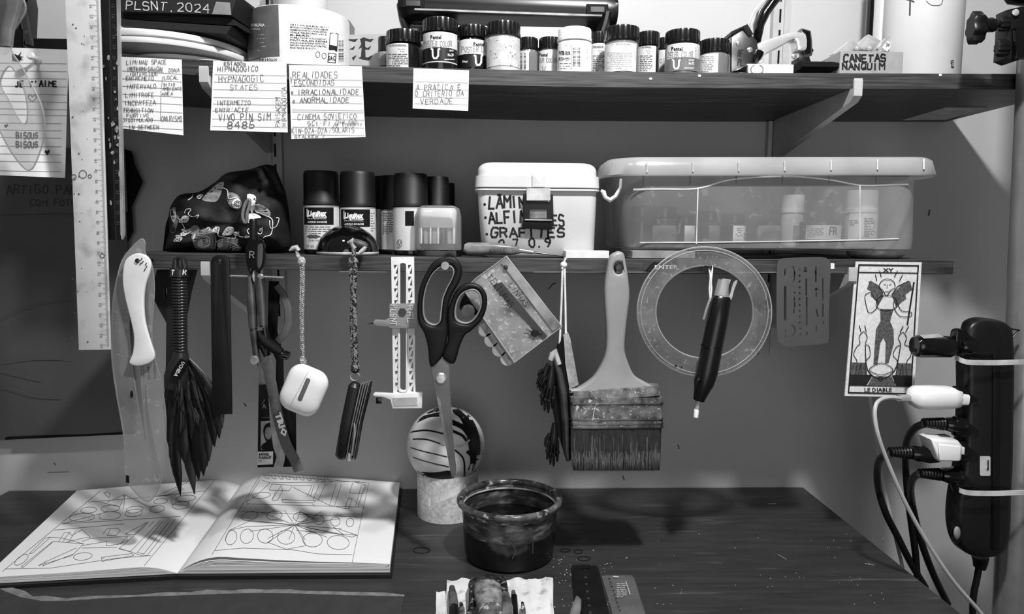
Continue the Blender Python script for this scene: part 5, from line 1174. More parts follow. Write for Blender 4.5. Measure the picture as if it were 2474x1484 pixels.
link('knob_neck', MB().loft([(2374, 62, 15, .007), (2390, 60, 17, .008), (2400, 62, 15, .007), (2408, 58, 8, .004), (2418, 57, 7, .004)], YO-.03), BLKG, cl)
link('threaded_rod', MB().loft([(2405, 58, 5, .002), (2420, 58, 5, .002)], YO-.03), STEEL, cl)
knob(2414, 2438, 57, 34, BLK, 'lock_nut', 9); knob(2407, 2436, 116, 38, BLK, 'small_knob', 10)
link('clamp_bolt', MB().lathe(W(2452, 31, YO-.031)+Vector((0, 0, 0)), [(.003, 0), (.003, .0015), (.002, .002)], 14, axis=(0, -1, 0)), CHROME, cl)
link('clamp_cap', MB().loft([(2430, -8, 2, .004), (2450, 0, 7, .01), (2500, 4, 10, .012)], YO-.02), BLKG, cl)

YS2 = YO-.004
ps = thing('power_strip', 'black rounded power strip tied upright to the metal pole', 'power strip', (W(2360, 1300, YS2).x, YS2, W(2360, 1350, YS2).z))
bo2 = [(x_+20, y_) for x_, y_ in spl([(2330, 800), (2338, 780), (2362, 771), (2404, 776), (2430, 792), (2436, 830), (2438, 900), (2436, 1000), (2434, 1120), (2430, 1200), (2428, 1280), (2418, 1330), (2390, 1350), (2350, 1352), (2316, 1338), (2298, 1310), (2291, 1260), (2296, 1200), (2306, 1150), (2314, 1060), (2318, 960), (2318, 870), (2324, 830)], 4)]
SB = M('strip_black', .065, .38, var=.1)
link('strip_body', plate(bo2, YS2-.026, .022, bev=.006), SB, ps, 60)
link('top_dome', MB().puff(spl([(2328, 832), (2334, 796), (2350, 776), (2380, 770), (2412, 778), (2432, 800), (2438, 840), (2390, 872), (2340, 866)], 3), YS2-.020, .009, .004, 8, 3), SB, ps, 60)
link('strip_rib', plate([(2400, 830), (2418, 830), (2416, 1330), (2398, 1330)], YS2-.0275, .002, bev=.0004), BLK, ps)
link('plate_sticker', plate(rr2(2368, 1103, 2393, 1150, 3), YS2-.0268, .0005), M('sticker_grey', .78, .5, var=.06, scale=90), ps)
Ink(wplane(YS2-.0272)).fill([(2386, 1112), (2389, 1112), (2389, 1136), (2384, 1136), (2384, 1133), (2386, 1132)]).build(INK, ps, 'worn_print')
link('switch_recess', plate(circ(2311, 1284, 14, 30, 28), YS2-.0265, .002), BLKG, ps); link('switch_rocker', MB().puff(circ(2312, 1288, 9, 16, 24), YS2-.027, .003, .001, 5), M('rocker_grey', .62, .3), ps, 60)
link('cord_exit', MB().loft([(2368, 1345, 19, .009), (2368, 1360, 15, .008), (2366, 1372, 12, .007)], YS2-.012), BLK, ps)
cabp = lambda pts, Y, dy=0: [W(p[0], p[1], Y+dy*min(1, 2.5*i/(6*len(pts)))) for i, p in enumerate(spl(pts, 6, False))]
link('supply_cord', MB().tube(cabp([(2366, 1366), (2360, 1400), (2352, 1440), (2350, 1500), (2352, 1700)], YS2-.012), .0032, 10), BLK, ps)
for y0 in (818, 958, 1032, 1090, 1158):
    yy = y0+ (10 if y0 > 1100 else 0)
    sg_ = plate(spl([(2330, yy-22), (2340, yy-14), (2352, yy-2), (2368, yy+10), (2352, yy+16), (2344, yy+26), (2328, yy+28), (2312, yy+22), (2312, yy-16)], 3), YS2-.030, .010, bev=.0015)
    link('socket_guard', sg_, BLKG, ps)
for y in (872, 1188):
    z = W(2380, y, YO).z; m = MB(); P = []
    P = [W(2318, y-4, YS2-.030), W(2326, y, YS2-.036), W(2345, y+4, YS2-.037), W(2400, y+5, YS2-.036), W(2440, y+4, YS2-.034), W(2480, y+3, YS2-.030), W(2530, y+3, YO-.01), W(2530, y+2, YO+.02), W(2440, y-4, YO+.022), W(2318, y-8, YS2+.02)]
    P = [Vector(p) for p in spl([tuple(p) for p in P], 5, True)]
    v = []; f = []; n = len(P)
    for p in P: v += [p+Vector((0, 0, .0024)), p-Vector((0, 0, .0024)), p+Vector((0, .0012, -.0024)), p+Vector((0, .0012, .0024))]
    for i in range(n):
        j = (i+1) % n
        for c in range(4): f.append((i*4+c, j*4+c, j*4+(c+1) % 4, i*4+(c+1) % 4))
    top('cable_tie', m.add(v, f), M('tie_white', .8, .35), ('upper' if y < 1000 else 'lower')+' white cable tie around power strip and pole', 'cable tie')
YPl = YS2-.022
# black bottle-like adapter
ad = thing('plug_adapter', 'dark glossy bottle shaped adapter in the top socket of the power strip', 'adapter', W(2270, 860, YPl))
def hloft(st, Y, mat, nm, par, p=2.4, n=14, sm=40): return link(nm, MB().loft(st, Y, n, p), mat, par, sm)
hloft([(2209, 836, 22, .009), (2214, 836, 27, .0105), (2226, 837, 28, .011), (2290, 838, 27, .0105), (2304, 838, 22, .009), (2312, 838, 15, .008), (2322, 838, 14, .007)], YPl, M('smoky_black', .06, .1, var=.2), 'adapter_body', ad, 2.4)
link('adapter_label', plate([(2222, 810), (2268, 807), (2282, 815), (2232, 818)], YPl-.0092, .0006), M('pale_label', .75, .5), ad)
hloft([(2316, 838, 17, .009), (2330, 838, 25, .011), (2344, 838, 20, .010)], YPl-.004, BLKG, 'plug_collar', ad)
# white USB charger
uc = thing('usb_charger', 'white rounded charger block in the second socket, with white cable', 'charger', W(2270, 985, YPl))
hloft([(2194, 962, 5, .004), (2204, 961, 22, .010), (2214, 960, 28, .0125), (2250, 960, 29, .013), (2290, 960, 28, .0125), (2310, 961, 24, .011), (2315, 961, 14, .006)], YPl, M('glossy_white', .93), 'charger_body', uc, 3, 16, 60)
hloft([(2310, 962, 15, .009), (2328, 963, 14, .009)], YPl-.002, WHT, 'plug_face', uc, 5)
WC = M('white_cable', .7, .45, var=.03)
hloft([(2170, 962, 8, .004), (2210, 963, 10, .005)], YPl, M('grey_usb_plug', .55, .5), 'usb_plug', uc, 4)
cb1 = [(2175, 963), (2150, 961), (2128, 966), (2116, 980), (2114, 1010), (2124, 1060), (2150, 1130), (2190, 1220), (2240, 1310), (2300, 1400), (2360, 1470), (2420, 1540)]
link('white_cord', MB().tube(cabp(cb1, YPl-.012, -.02), .0019, 8), WC, uc)
w2 = top('white_cable', MB().tube(cabp([(2098, 930), (2102, 960), (2108, 1010), (2118, 1080), (2132, 1160), (2150, 1240), (2164, 1300), (2178, 1360), (2190, 1420)], -.13), .0021, 8), WC, 'pale thicker cable running from behind the patch down past the table edge', 'cable')
# black plugs
def cplug(y, x0, nm, label, cable, ribs=True, tri=False):
    o = thing('power_plug', label, 'plug', W(x0+60, y+20, YPl))
    st = []; n = 7
    for i in range(n):
        xx = x0+i*7; st += [(xx, y-3+i*.4, 11+i*.7, .0055), (xx+4, y-3+i*.4, 12+i*.8, .006), (xx+4.5, y-3+i*.4, 9+i*.8, .0045), (xx+6.8, y-3+i*.4, 9+i*.8, .0045)]
    hloft(st, YPl, BLK, 'strain_relief', o, 2.2, 12, 30)
    e = x0+n*7; hloft([(e, y, 14, .007), (e+12, y+1, 18, .009), (e+26, y+2, 19, .0095), (e+40, y+2, 22, .011), (min(e+60, 2314), y+2, 20, .010)], YPl, BLKG, 'plug_body', o, 2.6, 14)
    link('power_cord', MB().tube(cable, .0038, 10), M('cord_black', .06, .4), o); return o
cplug(1025, 2232, '', 'ribbed black plug in the third socket, its cord curving down to the table edge', cabp([(2236, 1024), (2212, 1034), (2194, 1060), (2188, 1100), (2190, 1160), (2196, 1220), (2204, 1280), (2212, 1340), (2216, 1400)], YPl, .09))
o3 = cplug(1095, 2150, '', 'ribbed black plug lying behind the white cord, plugged into the white cube adapter', cabp([(2150, 1098), (2130, 1106), (2120, 1130), (2122, 1180), (2140, 1240), (2170, 1300), (2200, 1360), (2236, 1420)], YPl, .09))
cu = thing('cube_adapter', 'white cube adapter in the fourth socket of the power strip', 'adapter', W(2290, 1115, YPl-.01))
link('cube_body', plate([(2252, 1064), (2262, 1062), (2318, 1066), (2328, 1078), (2326, 1112), (2318, 1117), (2272, 1117), (2266, 1110)], YPl-.018, .024, bev=.003), WHT, cu, 60)
link('cube_face', plate([(2268, 1074), (2322, 1080), (2320, 1114), (2270, 1113)], YPl-.0195, .002, bev=.0007), M('bright_white', .95, .3, var=.01), cu, 60)
link('plug_flange', plate([(2318, 1078), (2332, 1082), (2331, 1100), (2320, 1098)], YPl-.012, .012, bev=.001), WHT, cu)
link('rear_block', plate([(2241, 1058), (2296, 1054), (2310, 1068), (2244, 1080)], YPl-.006, .01, bev=.001), DG, cu)
cplug(1147, 2222, '', 'lowest ribbed black plug, in the bottom socket of the power strip', cabp([(2224, 1144), (2208, 1154), (2200, 1180), (2206, 1230), (2226, 1310), (2256, 1390), (2290, 1460)], YPl, .09))
top('hook_arm', MB().tube([W(x, y, YO-.02) for x, y in ((2424, 792), (2462, 798), (2440, 822), (2424, 824))], .0012, 6), DSTEEL, 'bent wire hook between power strip top and pole', 'hook')
# ---------------------------------------------------------------- lower shelf
# printed zip bag
BY = -.12
bgo = spl([(405, 609), (402, 585), (409, 560), (408, 520), (414, 495), (436, 470), (480, 464), (520, 440), (548, 418), (600, 410), (640, 398), (662, 404), (680, 440), (692, 474), (700, 530), (702, 580), (690, 604), (640, 609), (560, 610), (480, 610)], 4)
bg = thing('zip_bag', 'crumpled black fabric bag printed with leaves and flowers, on the lower shelf', 'bag', (W(550, 609, BY).x, BY, zl(-.3)))
zmin = zl(-.3)+.0006
bm2 = MB().puff(bgo, BY, .055, .05, 12, 2.3, wr=.014, c=(560, 540), seed=3)
for p in bm2.v: p.z = max(p.z, zl(p.x)+.0006)
link('bag_body', bm2, M('black_cotton', .045, .75, var=.3, bump=.3, scale=40), bg, 70)
top_ = MB().puff([(636, 400), (664, 400), (690, 470), (676, 476), (650, 430)], BY-.03, .01, .01, 5); link('bag_peak', top_, M('black_cotton', .045), bg, 70)
sf1, sf2, sf3 = bm2.surf(.0008), bm2.surf(.0013), bm2.surf(.0018)
def inbag(pts): return [((x/4.418)+380, y/4.418+370) for x, y in pts]
kg, kl, kw, kd = Ink(sf1), Ink(sf2), Ink(sf3), Ink(sf3)
for b in ([(130, 600), (200, 580), (190, 650), (230, 680), (210, 780), (180, 850), (140, 830), (130, 720)], [(640, 330), (710, 310), (700, 370), (660, 480), (620, 520), (560, 520), (480, 500), (520, 440)], [(380, 860), (560, 800), (620, 880), (630, 960), (600, 1040), (430, 1030), (380, 950)], [(700, 910), (840, 900), (890, 980), (880, 1050), (700, 1055), (650, 990)], [(770, 420), (860, 450), (900, 540), (860, 600), (780, 570), (740, 480)], [(330, 820), (400, 770), (450, 800), (420, 870), (350, 860)], [(1050, 540), (1150, 570), (1210, 640), (1180, 680), (1080, 640), (1030, 590)]): kg.fill(spl(inbag(b), 3))
kg.build(M('print_grey', .52, .7, var=.15), bg, 'printed_shapes')['kind'] = 'stuff'
def leaf(x0, y0, x1, y1, w):
    dx, dy = x1-x0, y1-y0; nx, ny = -dy, dx; L_ = math.hypot(dx, dy); nx, ny = nx/L_*w, ny/L_*w
    P = [(x0, y0), (x0+dx*.35+nx, y0+dy*.35+ny), (x0+dx*.75+nx*.6, y0+dy*.75+ny*.6), (x1, y1), (x0+dx*.75-nx*.6, y0+dy*.75-ny*.6), (x0+dx*.35-nx, y0+dy*.35-ny)]
    kl.fill(spl(inbag(P), 3)); kd.line(inbag([(x0, y0), (x1, y1)]), 1)
    for t in (.3, .5, .7):
        for s_ in (-1, 1): kd.line(inbag([(x0+dx*t, y0+dy*t), (x0+dx*(t+.15)+nx*.7*s_, y0+dy*(t+.15)+ny*.7*s_)]), .8)
for l in ((340, 680, 230, 740, 38), (370, 820, 240, 870, 26), (270, 900, 170, 940, 28), (600, 800, 640, 850, 30), (820, 800, 690, 880, 46), (810, 850, 880, 880, 24), (420, 480, 490, 440, 24), (650, 1010, 700, 930, 30), (930, 900, 990, 880, 18), (1100, 800, 1120, 850, 20), (560, 790, 520, 840, 20)): leaf(*l)
kl.fill(spl(inbag([(430, 960), (480, 880), (560, 900), (560, 980), (500, 1020), (440, 1000)]), 3)); kl.fill(spl(inbag([(800, 520), (860, 480), (890, 540), (860, 590), (810, 580)]), 3))
kl.fill(spl(inbag([(960, 440), (1050, 460), (1040, 560), (1010, 640), (980, 560)]), 3)); kl.fill(spl(inbag([(980, 650), (1060, 650), (1110, 690), (1040, 700), (1000, 740), (940, 740)]), 3))
kl.fill(spl(inbag([(740, 1040), (800, 970), (860, 980), (880, 1030), (840, 1050)]), 3)); kl.fill(spl(inbag([(410, 860), (400, 900), (380, 920), (390, 870)]), 3)); kl.fill(spl(inbag([(136, 610), (180, 600), (200, 660), (180, 740), (150, 700)]), 3))
kl.build(M('print_light', .88, .7, var=.08), bg, 'printed_leaves')
for l in ([(290, 640), (310, 600), (360, 600), (330, 650), (380, 680), (440, 660), (420, 700)], [(230, 700), (290, 800), (260, 820), (320, 830), (290, 880), (200, 880), (230, 920)], [(620, 790), (660, 800), (650, 880), (740, 900), (830, 910), (820, 840)], [(870, 840), (880, 890), (990, 890), (960, 830), (1000, 790)], [(1030, 540), (1050, 620), (1120, 650), (1220, 700), (1230, 790), (1210, 870), (1150, 890), (1130, 910)], [(1200, 720), (1210, 800), (1270, 780), (1300, 700), (1270, 690)], [(630, 950), (700, 920), (640, 1040), (660, 1055)], [(700, 370), (750, 400), (760, 480), (850, 470)], [(1060, 800), (1070, 850), (1110, 860), (1120, 790)], [(330, 500), (370, 470), (380, 440)]): kw.curve(inbag(l), 1.8)
kw.build(M('print_line_white', .9, .7), bg, 'printed_lines')
for c, r in (((500, 940), 50), ((500, 940), 30), ((855, 540), 34), ((855, 540), 18), ((500, 940), 12), ((560, 720), 50), ((560, 720), 28), ((760, 330), 46), ((800, 1010), 40)): kd.ell(c[0]/4.418+380, c[1]/4.418+370, r/4.4, r/5, 1.4)
for l in ([(730, 1050), (790, 990), (860, 1000)], [(760, 1052), (810, 1010), (870, 1025)], [(700, 500), (720, 560), (770, 560)], [(640, 380), (700, 400), (740, 440), (760, 520)], [(570, 860), (610, 900), (600, 1000)]): kd.curve(inbag(l), 1.6)
kd.build(INK, bg, 'printed_dark_lines')
link('drawstring_loop', MB().tube([W(a, b, BY-.065) for a, b in inbag(spl([(985, 500), (950, 520), (920, 600), (910, 680), (930, 740), (955, 730), (960, 640), (985, 560)], 4))], .0016, 8, True), M('cord_tan', .42, .4), bg)
top('leather_offcut', plate([(400, 545), (414, 500), (440, 560), (420, 609), (393, 609)], BY+.02, .004), BLKM, 'black pointed scrap standing left of the printed bag', 'scrap')

# paint bottles with black caps
def bottle(x0, x1, yt, ys, Y, label, kind, m=None):
    xm = (x0+x1)/2; c = W(xm, yt, Y); r = px2m(x1-x0, Y)/2; cx = c.x; z0 = zl(cx)+.0003; zt = W(xm, yt, Y-r).z; zs = W(xm, ys, Y-r).z; h = zs-z0
    t = thing('paint_bottle', label, 'bottle', (cx, Y, z0), 'black capped paint bottles on the lower shelf')
    b = MB().lathe((cx, Y, z0), [(r*.9, 0), (r*.98, .001), (r*.98, h*.975), (r*.94, h*.99), (r*.7, h)], 36); link('bottle_body', b, m or M('bottle_grey', .5, .35, var=.05), t)
    cz = MB().lathe((cx, Y, zs), [(r*.99, 0), (r*.99, (zt-zs)*.1), (r*.97, (zt-zs)*.12), (r*.96, (zt-zs)*.9), (r*.9, (zt-zs)*.99), (r*.6, zt-zs)], 36); link('cap', cz, M('cap_black', .04, .5, var=.1), t)
    link('dark_base', MB().lathe((cx, Y, z0-.0001), [(r*.9, 0), (r*.985, .001), (r*.985, .0045), (r*.97, .0048)], 36), BLKG, t)
    q = cylpatch(cx, Y, r*.98, cx-r*.975, cx+r*.975, z0+.0052, z0+h*.955)
    lo = link('label', q, M('bottle_label', .8, .5, var=.03), t); return t, q, lo, cx, r, z0, h
t, q, lo, cx, r, z0, h = bottle(733, 817, 410, 494, -.145, 'paint bottle with ornate white logo, leftmost of the black capped bottles', 0)
def liq(q, lo, x, x2, y, dk):
    sf = q.surf(.0005); k = Ink(sf); k.rect(x-1 if dk else x, y-6, x2, y+36, 6); k.build(BLKM, lo, 'logo_block')
    k = Ink(q.surf(.0009)); k.type('Liquitex', x+8, y+15, 13, 46, bold=.055, shear=.1); k.line([(x+8, y+17), (x+54, y+18)], 2); k.line([(x+7, y-2), (x+7, y+17)], 2); k.type('PROFESSIONAL', x+8, y+23, 3, 46); k.type('ACRYLIC GOUACHE', x+8, y+32, 4.6, 47, bold=.02); k.build(WPRINT, lo)
liq(q, lo, 735, 806, 507, False)
k = Ink(q.surf(.0005)); k.greek(738, 545, 800, 566, 4, 1.5); k.fill([(740, 571), (748, 567), (764, 567), (776, 572), (764, 576), (748, 576)]); k.type('PM1983', 746, 583, 4, 28); k.type('59 ml', 740, 598, 7, 18); k.build(M('label_print', .3, .7), lo)
t, q, lo, cx, r, z0, h = bottle(821, 906, 412, 498, -.14, 'paint bottle with ornate white logo right behind the glass dome', 0); liq(q, lo, 824, 894, 512, True)
k = Ink(q.surf(.0005)); k.greek(896, 512, 905, 560, 8, 1.6, wmin=3, wmax=6); k.build(M('label_print', .3), lo)
t, q, lo, cx, r, z0, h = bottle(901, 960, 424, 500, -.095, 'black capped bottle mostly hidden between the logo bottle and the next', 0, BLKG); 
t, q, lo, cx, r, z0, h = bottle(918, 985, 422, 505, -.11, 'black capped bottle with a narrow printed label, in the middle of the group', 0)
k = Ink(q.surf(.0005)); k.greek(925, 512, 949, 566, 12, 1.8, wmin=8, wmax=14); k.build(INK, lo)
t, q, lo, cx, r, z0, h = bottle(950, 1034, 416, 498, -.135, 'black capped bottle turned with its round seal in front, left of the clear box', 0)
k = Ink(q.surf(.0005)); k.rect(979, 510, 1000, 545, 6); k.build(BLKM, lo, 'logo_block'); k = Ink(q.surf(.0006)); k.ell(965, 588, 6, 9, 1); k.line([(962, 582), (965, 594), (969, 584)], 1.2); k.greek(958, 597, 974, 600, 1, 1); k.build(INK, lo, 'round_seal')
bottle(1026, 1085, 425, 500, -.11, 'black capped bottle standing behind the clear lidded box', 0, BLK); bottle(1060, 1099, 441, 500, -.08, 'smallest black capped bottle, rightmost of the group', 0, BLK)

# glass dome
a, b = W(762, 600, -.165), W(912, 600, -.165); r = (b.x-a.x)/2; cx = (a.x+b.x)/2; z0 = zl(cx)+.0003; zt = W(837, 543, -.165-r*.3).z
dm = thing('glass_dome', 'dark domed glass paperweight with pale rim on the lower shelf', 'paperweight', (cx, -.158, z0))
link('dome', MB().lathe((cx, -.158, z0+.003), [(r*sin(pi/2*(1-k/14)) if k < 14 else .0005, (zt-z0-.003)*sin(pi/2*k/14)) for k in range(15)], 48), M('black_glass', .035, .04, var=.1, spec=.9), dm, 60)
link('clear_rim', MB().lathe((cx, -.158, z0), [(r*.96, 0), (r*1.0, .001), (r*1.005, .0028), (r*.99, .004)], 48), M('pale_glass_rim', .75, .1), dm, 60)
kn2 = thing('cord_toggle', 'knotted toggle of cork and cord above the pocket knife cord', 'toggle', W(866, 605, -.212))
link('toggle_piece', MB().loft([(842, 588, 5, .003), (848, 582, 9, .005), (858, 600, 8, .004)], -.212), M('cork_pale', .6, .6, var=.5, scale=90), kn2)
link('toggle_piece', MB().loft([(848, 582, 6, .004), (864, 588, 10, .006), (880, 592, 8, .005), (886, 597, 5, .003)], -.211), M('cork_dark', .25, .5, var=.7, scale=90), kn2)
link('toggle_piece', MB().loft([(884, 596, 4, .003), (876, 606, 6, .003), (868, 612, 4, .002)], -.213), M('cork_pale', .6), kn2)

# clear lidded box
a, b = W(1000, 600, -.17), W(1114, 600, -.17); z0 = max(zl(a.x), zl(b.x))+.0003; zt = W(1057, 496, -.17).z; H_ = zt-z0; x0, x1 = a.x, b.x
tb2 = thing('clear_box', 'clear plastic box with white inner tray and black base, beside the white case', 'box', ((x0+x1)/2, -.14, z0))
y0, y1 = -.172, -.125
link('black_base', MB().rrect([(z0, x0, x1, y0, y1, .006), (z0+H_*.1, x0, x1, y0, y1, .006), (z0+H_*.13, x0+.002, x1-.002, y0+.002, y1-.002, .005)], 5), BLKG, tb2)
link('clear_cover', MB().rrect([(z0+H_*.12, x0+.0005, x1-.0005, y0+.0005, y1-.0005, .007), (z0+H_*.8, x0+.001, x1-.001, y0+.001, y1-.001, .008), (z0+H_*.95, x0+.003, x1-.003, y0+.003, y1-.003, .009), (z0+H_, x0+.008, x1-.008, y0+.008, y1-.008, .008)], 5, False), MC('clear_cover', .88, .12, .06, edge=.6, tint=.95), tb2, 60)
link('white_tray', MB().rrect([(z0+H_*.56, x0+.005, x1-.006, y0+.004, y1-.004, .006), (z0+H_*.9, x0+.004, x1-.005, y0+.004, y1-.004, .007), (z0+H_*.95, x0+.006, x1-.007, y0+.006, y1-.006, .007)], 5), LG, tb2, 60)
link('inner_block', MB().rrect([(z0+H_*.13, x0+.006, x1-.006, y0+.006, y1-.006, .003), (z0+H_*.24, x0+.006, x1-.006, y0+.006, y1-.006, .003)], 3), BLK, tb2)
for i, (u, g) in enumerate(((.14, 0), (.24, 1), (.34, 0), (.42, 1), (.5, 0), (.62, 2), (.74, 1), (.84, 0))):
    xx = x0+(x1-x0)*u; link('glass_vial', MB().rrect([(z0+H_*.24, xx-.002, xx+.002, y0+.007, y0+.016, .0015), (z0+H_*.56, xx-.0025, xx+.0025, y0+.007, y0+.016, .0015)], 3), [CHROME, LG, DSTEEL][g], tb2)

# white tackle case
yf, yb_ = -.172, -.055
A_ = lambda x, y: W(x, y, yf)
z0 = zl(.03)+.0004; w0, w1 = A_(1164, 612).x, A_(1438, 612).x; v0, v1 = A_(1153, 462).x, A_(1444, 462).x
tc_ = thing('tackle_case', 'white lidded plastic case with black hand lettering and a latch', 'case', ((w0+w1)/2, (yf+yb_)/2, z0))
CASE = M('case_white_plastic', .80, .42, var=.04, scale=15)
z1 = A_(1300, 458).z
cb_ = MB().rrect([(z0, w0+.003, w1-.003, yf+.004, yb_-.003, .008), (z0+.003, w0, w1, yf+.001, yb_, .009), (z1, v0, v1, yf-.001, yb_+.002, .009)], 6); link('case_body', cb_, CASE, tc_, 50)
ex = A_(1147, 440).x, A_(1450, 440).x
zA, zB, zC, zD = A_(1300, 463).z, A_(1300, 457).z, A_(1300, 453).z, A_(1300, 426).z
link('body_rim', MB().rrect([(zA, v0, v1, yf-.001, yb_+.002, .009), (zA+.0008, ex[0], ex[1], yf-.005, yb_+.005, .011), (zB, ex[0], ex[1], yf-.005, yb_+.005, .011)], 6), CASE, tc_, 50)
link('lid_band', MB().rrect([(zC-.0006, ex[0]+.001, ex[1]-.001, yf-.004, yb_+.004, .01), (zC, ex[0], ex[1], yf-.005, yb_+.005, .011), (zD, ex[0]+.0006, ex[1]-.0006, yf-.0045, yb_+.004, .011), (zD+.0005, ex[0]+.003, ex[1]-.003, yf-.002, yb_+.002, .009)], 6), CASE, tc_, 50)
zE = A_(1300, 391).z; l0, l1 = A_(1154, 410).x, A_(1444, 410).x
link('lid_top', MB().rrect([(zD, l0, l1, yf-.001, yb_+.001, .010)]+[(zD+(zE-zD)*(.35+.65*sin(k*pi/12)), l0+.011*(1-cos(k*pi/12)), l1-.011*(1-cos(k*pi/12)), yf-.001+.011*(1-cos(k*pi/12)), yb_-.011*(1-cos(k*pi/12)), .010) for k in range(7)], 6), CASE, tc_, 60)
link('hinge_plate', plate(rr2(1286, 422, 1316, 452, 1), yf-.0065, .002, bev=.0004), CASE, tc_)
lt_ = link('latch', plate(rr2(1272, 455, 1330, 485, 2), yf-.009, .004, bev=.0006), M('latch_grey_white', .72, .4), tc_)
link('latch_frame', plate([(1264, 474), (1266, 468), (1271, 468), (1274, 486), (1328, 488), (1332, 470), (1336, 470), (1338, 545), (1264, 540)], yf-.006, .005, [[(1280, 506), (1322, 506), (1322, 528), (1280, 528)]], bev=.0004), BLK, tc_)
link('latch_window', plate([(1279, 504), (1322, 505), (1322, 530), (1279, 530)], yf-.004, .002), M('window_grey', .4, .15, var=.4), tc_)
link('latch_lip', plate([(1268, 530), (1334, 531), (1334, 533), (1268, 532)], yf-.009, .004), STEEL, tc_)
link('latch_foot', plate([(1262, 534), (1334, 535), (1332, 556), (1262, 552)], yf-.0075, .005, bev=.0004), BLKM, tc_)
k = Ink(cb_.surf(.0003)); MK = dict(jit=.15)
k.hand('LÂMIN', 1181, 503, 26, 94, 5, slope=-.03, **MK).hand('ALFIN', 1182, 539, 26, 94, 5, slope=-.02, **MK).hand('ES', 1334, 545, 26, 34, 4.6, slope=0, **MK).hand('GRAFITES', 1186, 573, 22, 184, 4.8, slope=.0, **MK).hand('0.7', 1206, 596, 18, 52, 4, **MK).hand('0.9', 1279, 597, 19, 56, 4.4, **MK)
k.fill(circ(1171, 494, 3.4, None, 10)); k.fill(circ(1173, 526, 3.4, None, 10)); k.fill(circ(1176, 566, 3.4, None, 10)); k.build(INK, tc_, 'hand_lettering')

# pin vise and slab
YV2 = -.188
pv = thing('pin_vise', 'clear handled craft knife lying along the lower shelf edge', 'tool', (W(1250, 612, YV2).x, YV2, zl(.03)))
zb_ = zl(.04)
pm = MB().loft([(1121, 598, 8, .004), (1130, 600, 14, .007), (1160, 601, 15, .008), (1200, 602, 15, .008), (1236, 604, 13, .007), (1254, 605, 8, .005)], YV2, 14, 3); link('handle', pm, M('scuffed_clear_handle', .42, .25, var=.4, scale=50), pv)
Ink(pm.surf()).hand('KNIFE', 1184, 610, 9, 40, 1).build(DG, pv, 'engraving')
link('ferrule', MB().loft([(1252, 605, 8, .005), (1262, 606, 6, .004), (1288, 609, 5, .003)], YV2), STEEL, pv); link('needle', MB().loft([(1288, 610, 2.5, .0012), (1320, 614, 1.8, .001), (1364, 619, 1, .0005)], YV2), DSTEEL, pv)
top('eraser_block', shelfbox(1367, 1472, 606, -.195, -.165, zl), M('milky_plastic', .86, .3, var=.04), 'flat milky white block lying at the lower shelf edge', 'eraser')

# big clear container
yf, yb_ = -.188, -.035; Q = lambda x, y: W(x, y, yf)
BOXP = MC('milky_container', .80, .2, .18, tint=.93, var=.35, scale=9, edge=.45, dirt=.07, thr=.62)
LIDP = MC('milky_lid', .86, .42, .22, tint=.9, var=.25, scale=10, edge=.3)
zb0 = zl(.4)+.0085
lv = []
for x0_, x1_, y_, r_ in ((1530, 2210, 613, .02), (1514, 2228, 600, .026), (1511, 2234, 580, .028), (1500, 2240, 424, .03)):
    p, q_ = Q(x0_, y_), Q(x1_, y_); lv.append((max((p.z+q_.z)/2, zb0), p.x, q_.x, yf+(.01 if y_ > 605 else 0), yb_, r_))
bc = thing('storage_container', 'large milky clear lidded container full of small jars, on the lower shelf', 'container', (W(1870, 600, -.11).x, -.11, zb0))
cm = MB().rrect(lv, 7, True, False); link('container_body', cm, BOXP, bc, 50)
lidlv = []
p0, p1 = Q(1463, 400), Q(2284, 400); zlo, zhi = Q(1870, 424).z, Q(1870, 378).z
slope_ = lambda z: z
lidlv = [(zlo, p0.x, p1.x, yf-.008, yb_+.012, .034), (zlo+.002, p0.x-.001, p1.x+.001, yf-.009, yb_+.013, .034), (zhi-.003, p0.x+.003, p1.x-.003, yf-.006, yb_+.01, .032), (zhi, p0.x+.007, p1.x-.007, yf-.002, yb_+.006, .03)]
lm_ = MB().rrect(lidlv, 7, False, True)
for p in lm_.v: p.z += (p.x-p0.x)*.012-.003
link('container_lid', lm_, LIDP, bc, 50)
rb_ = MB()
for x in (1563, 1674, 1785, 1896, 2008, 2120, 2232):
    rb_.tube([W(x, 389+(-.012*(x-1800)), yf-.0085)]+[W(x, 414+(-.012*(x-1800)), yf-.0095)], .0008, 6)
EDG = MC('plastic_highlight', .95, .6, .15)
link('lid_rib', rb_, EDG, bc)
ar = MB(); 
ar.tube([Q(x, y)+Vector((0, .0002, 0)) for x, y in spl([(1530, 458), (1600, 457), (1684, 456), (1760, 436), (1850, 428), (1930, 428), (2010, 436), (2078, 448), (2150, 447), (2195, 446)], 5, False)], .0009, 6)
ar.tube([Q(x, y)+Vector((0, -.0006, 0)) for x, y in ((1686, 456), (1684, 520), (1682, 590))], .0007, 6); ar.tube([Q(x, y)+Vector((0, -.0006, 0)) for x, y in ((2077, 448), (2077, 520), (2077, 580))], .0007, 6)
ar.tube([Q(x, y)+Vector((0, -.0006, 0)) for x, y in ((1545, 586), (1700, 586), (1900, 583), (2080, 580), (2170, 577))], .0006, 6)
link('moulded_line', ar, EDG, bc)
link('carry_handle', MB().loft([(1500, 432, 3, .002), (1499, 452, 4, .003), (1488, 474, 5, .003), (1474, 484, 6, .003), (1462, 476, 5, .003), (1458, 464, 6, .003), (1452, 460, 3, .002)], yf+.01, 8), M('handle_white', .9, .4), bc, 60)
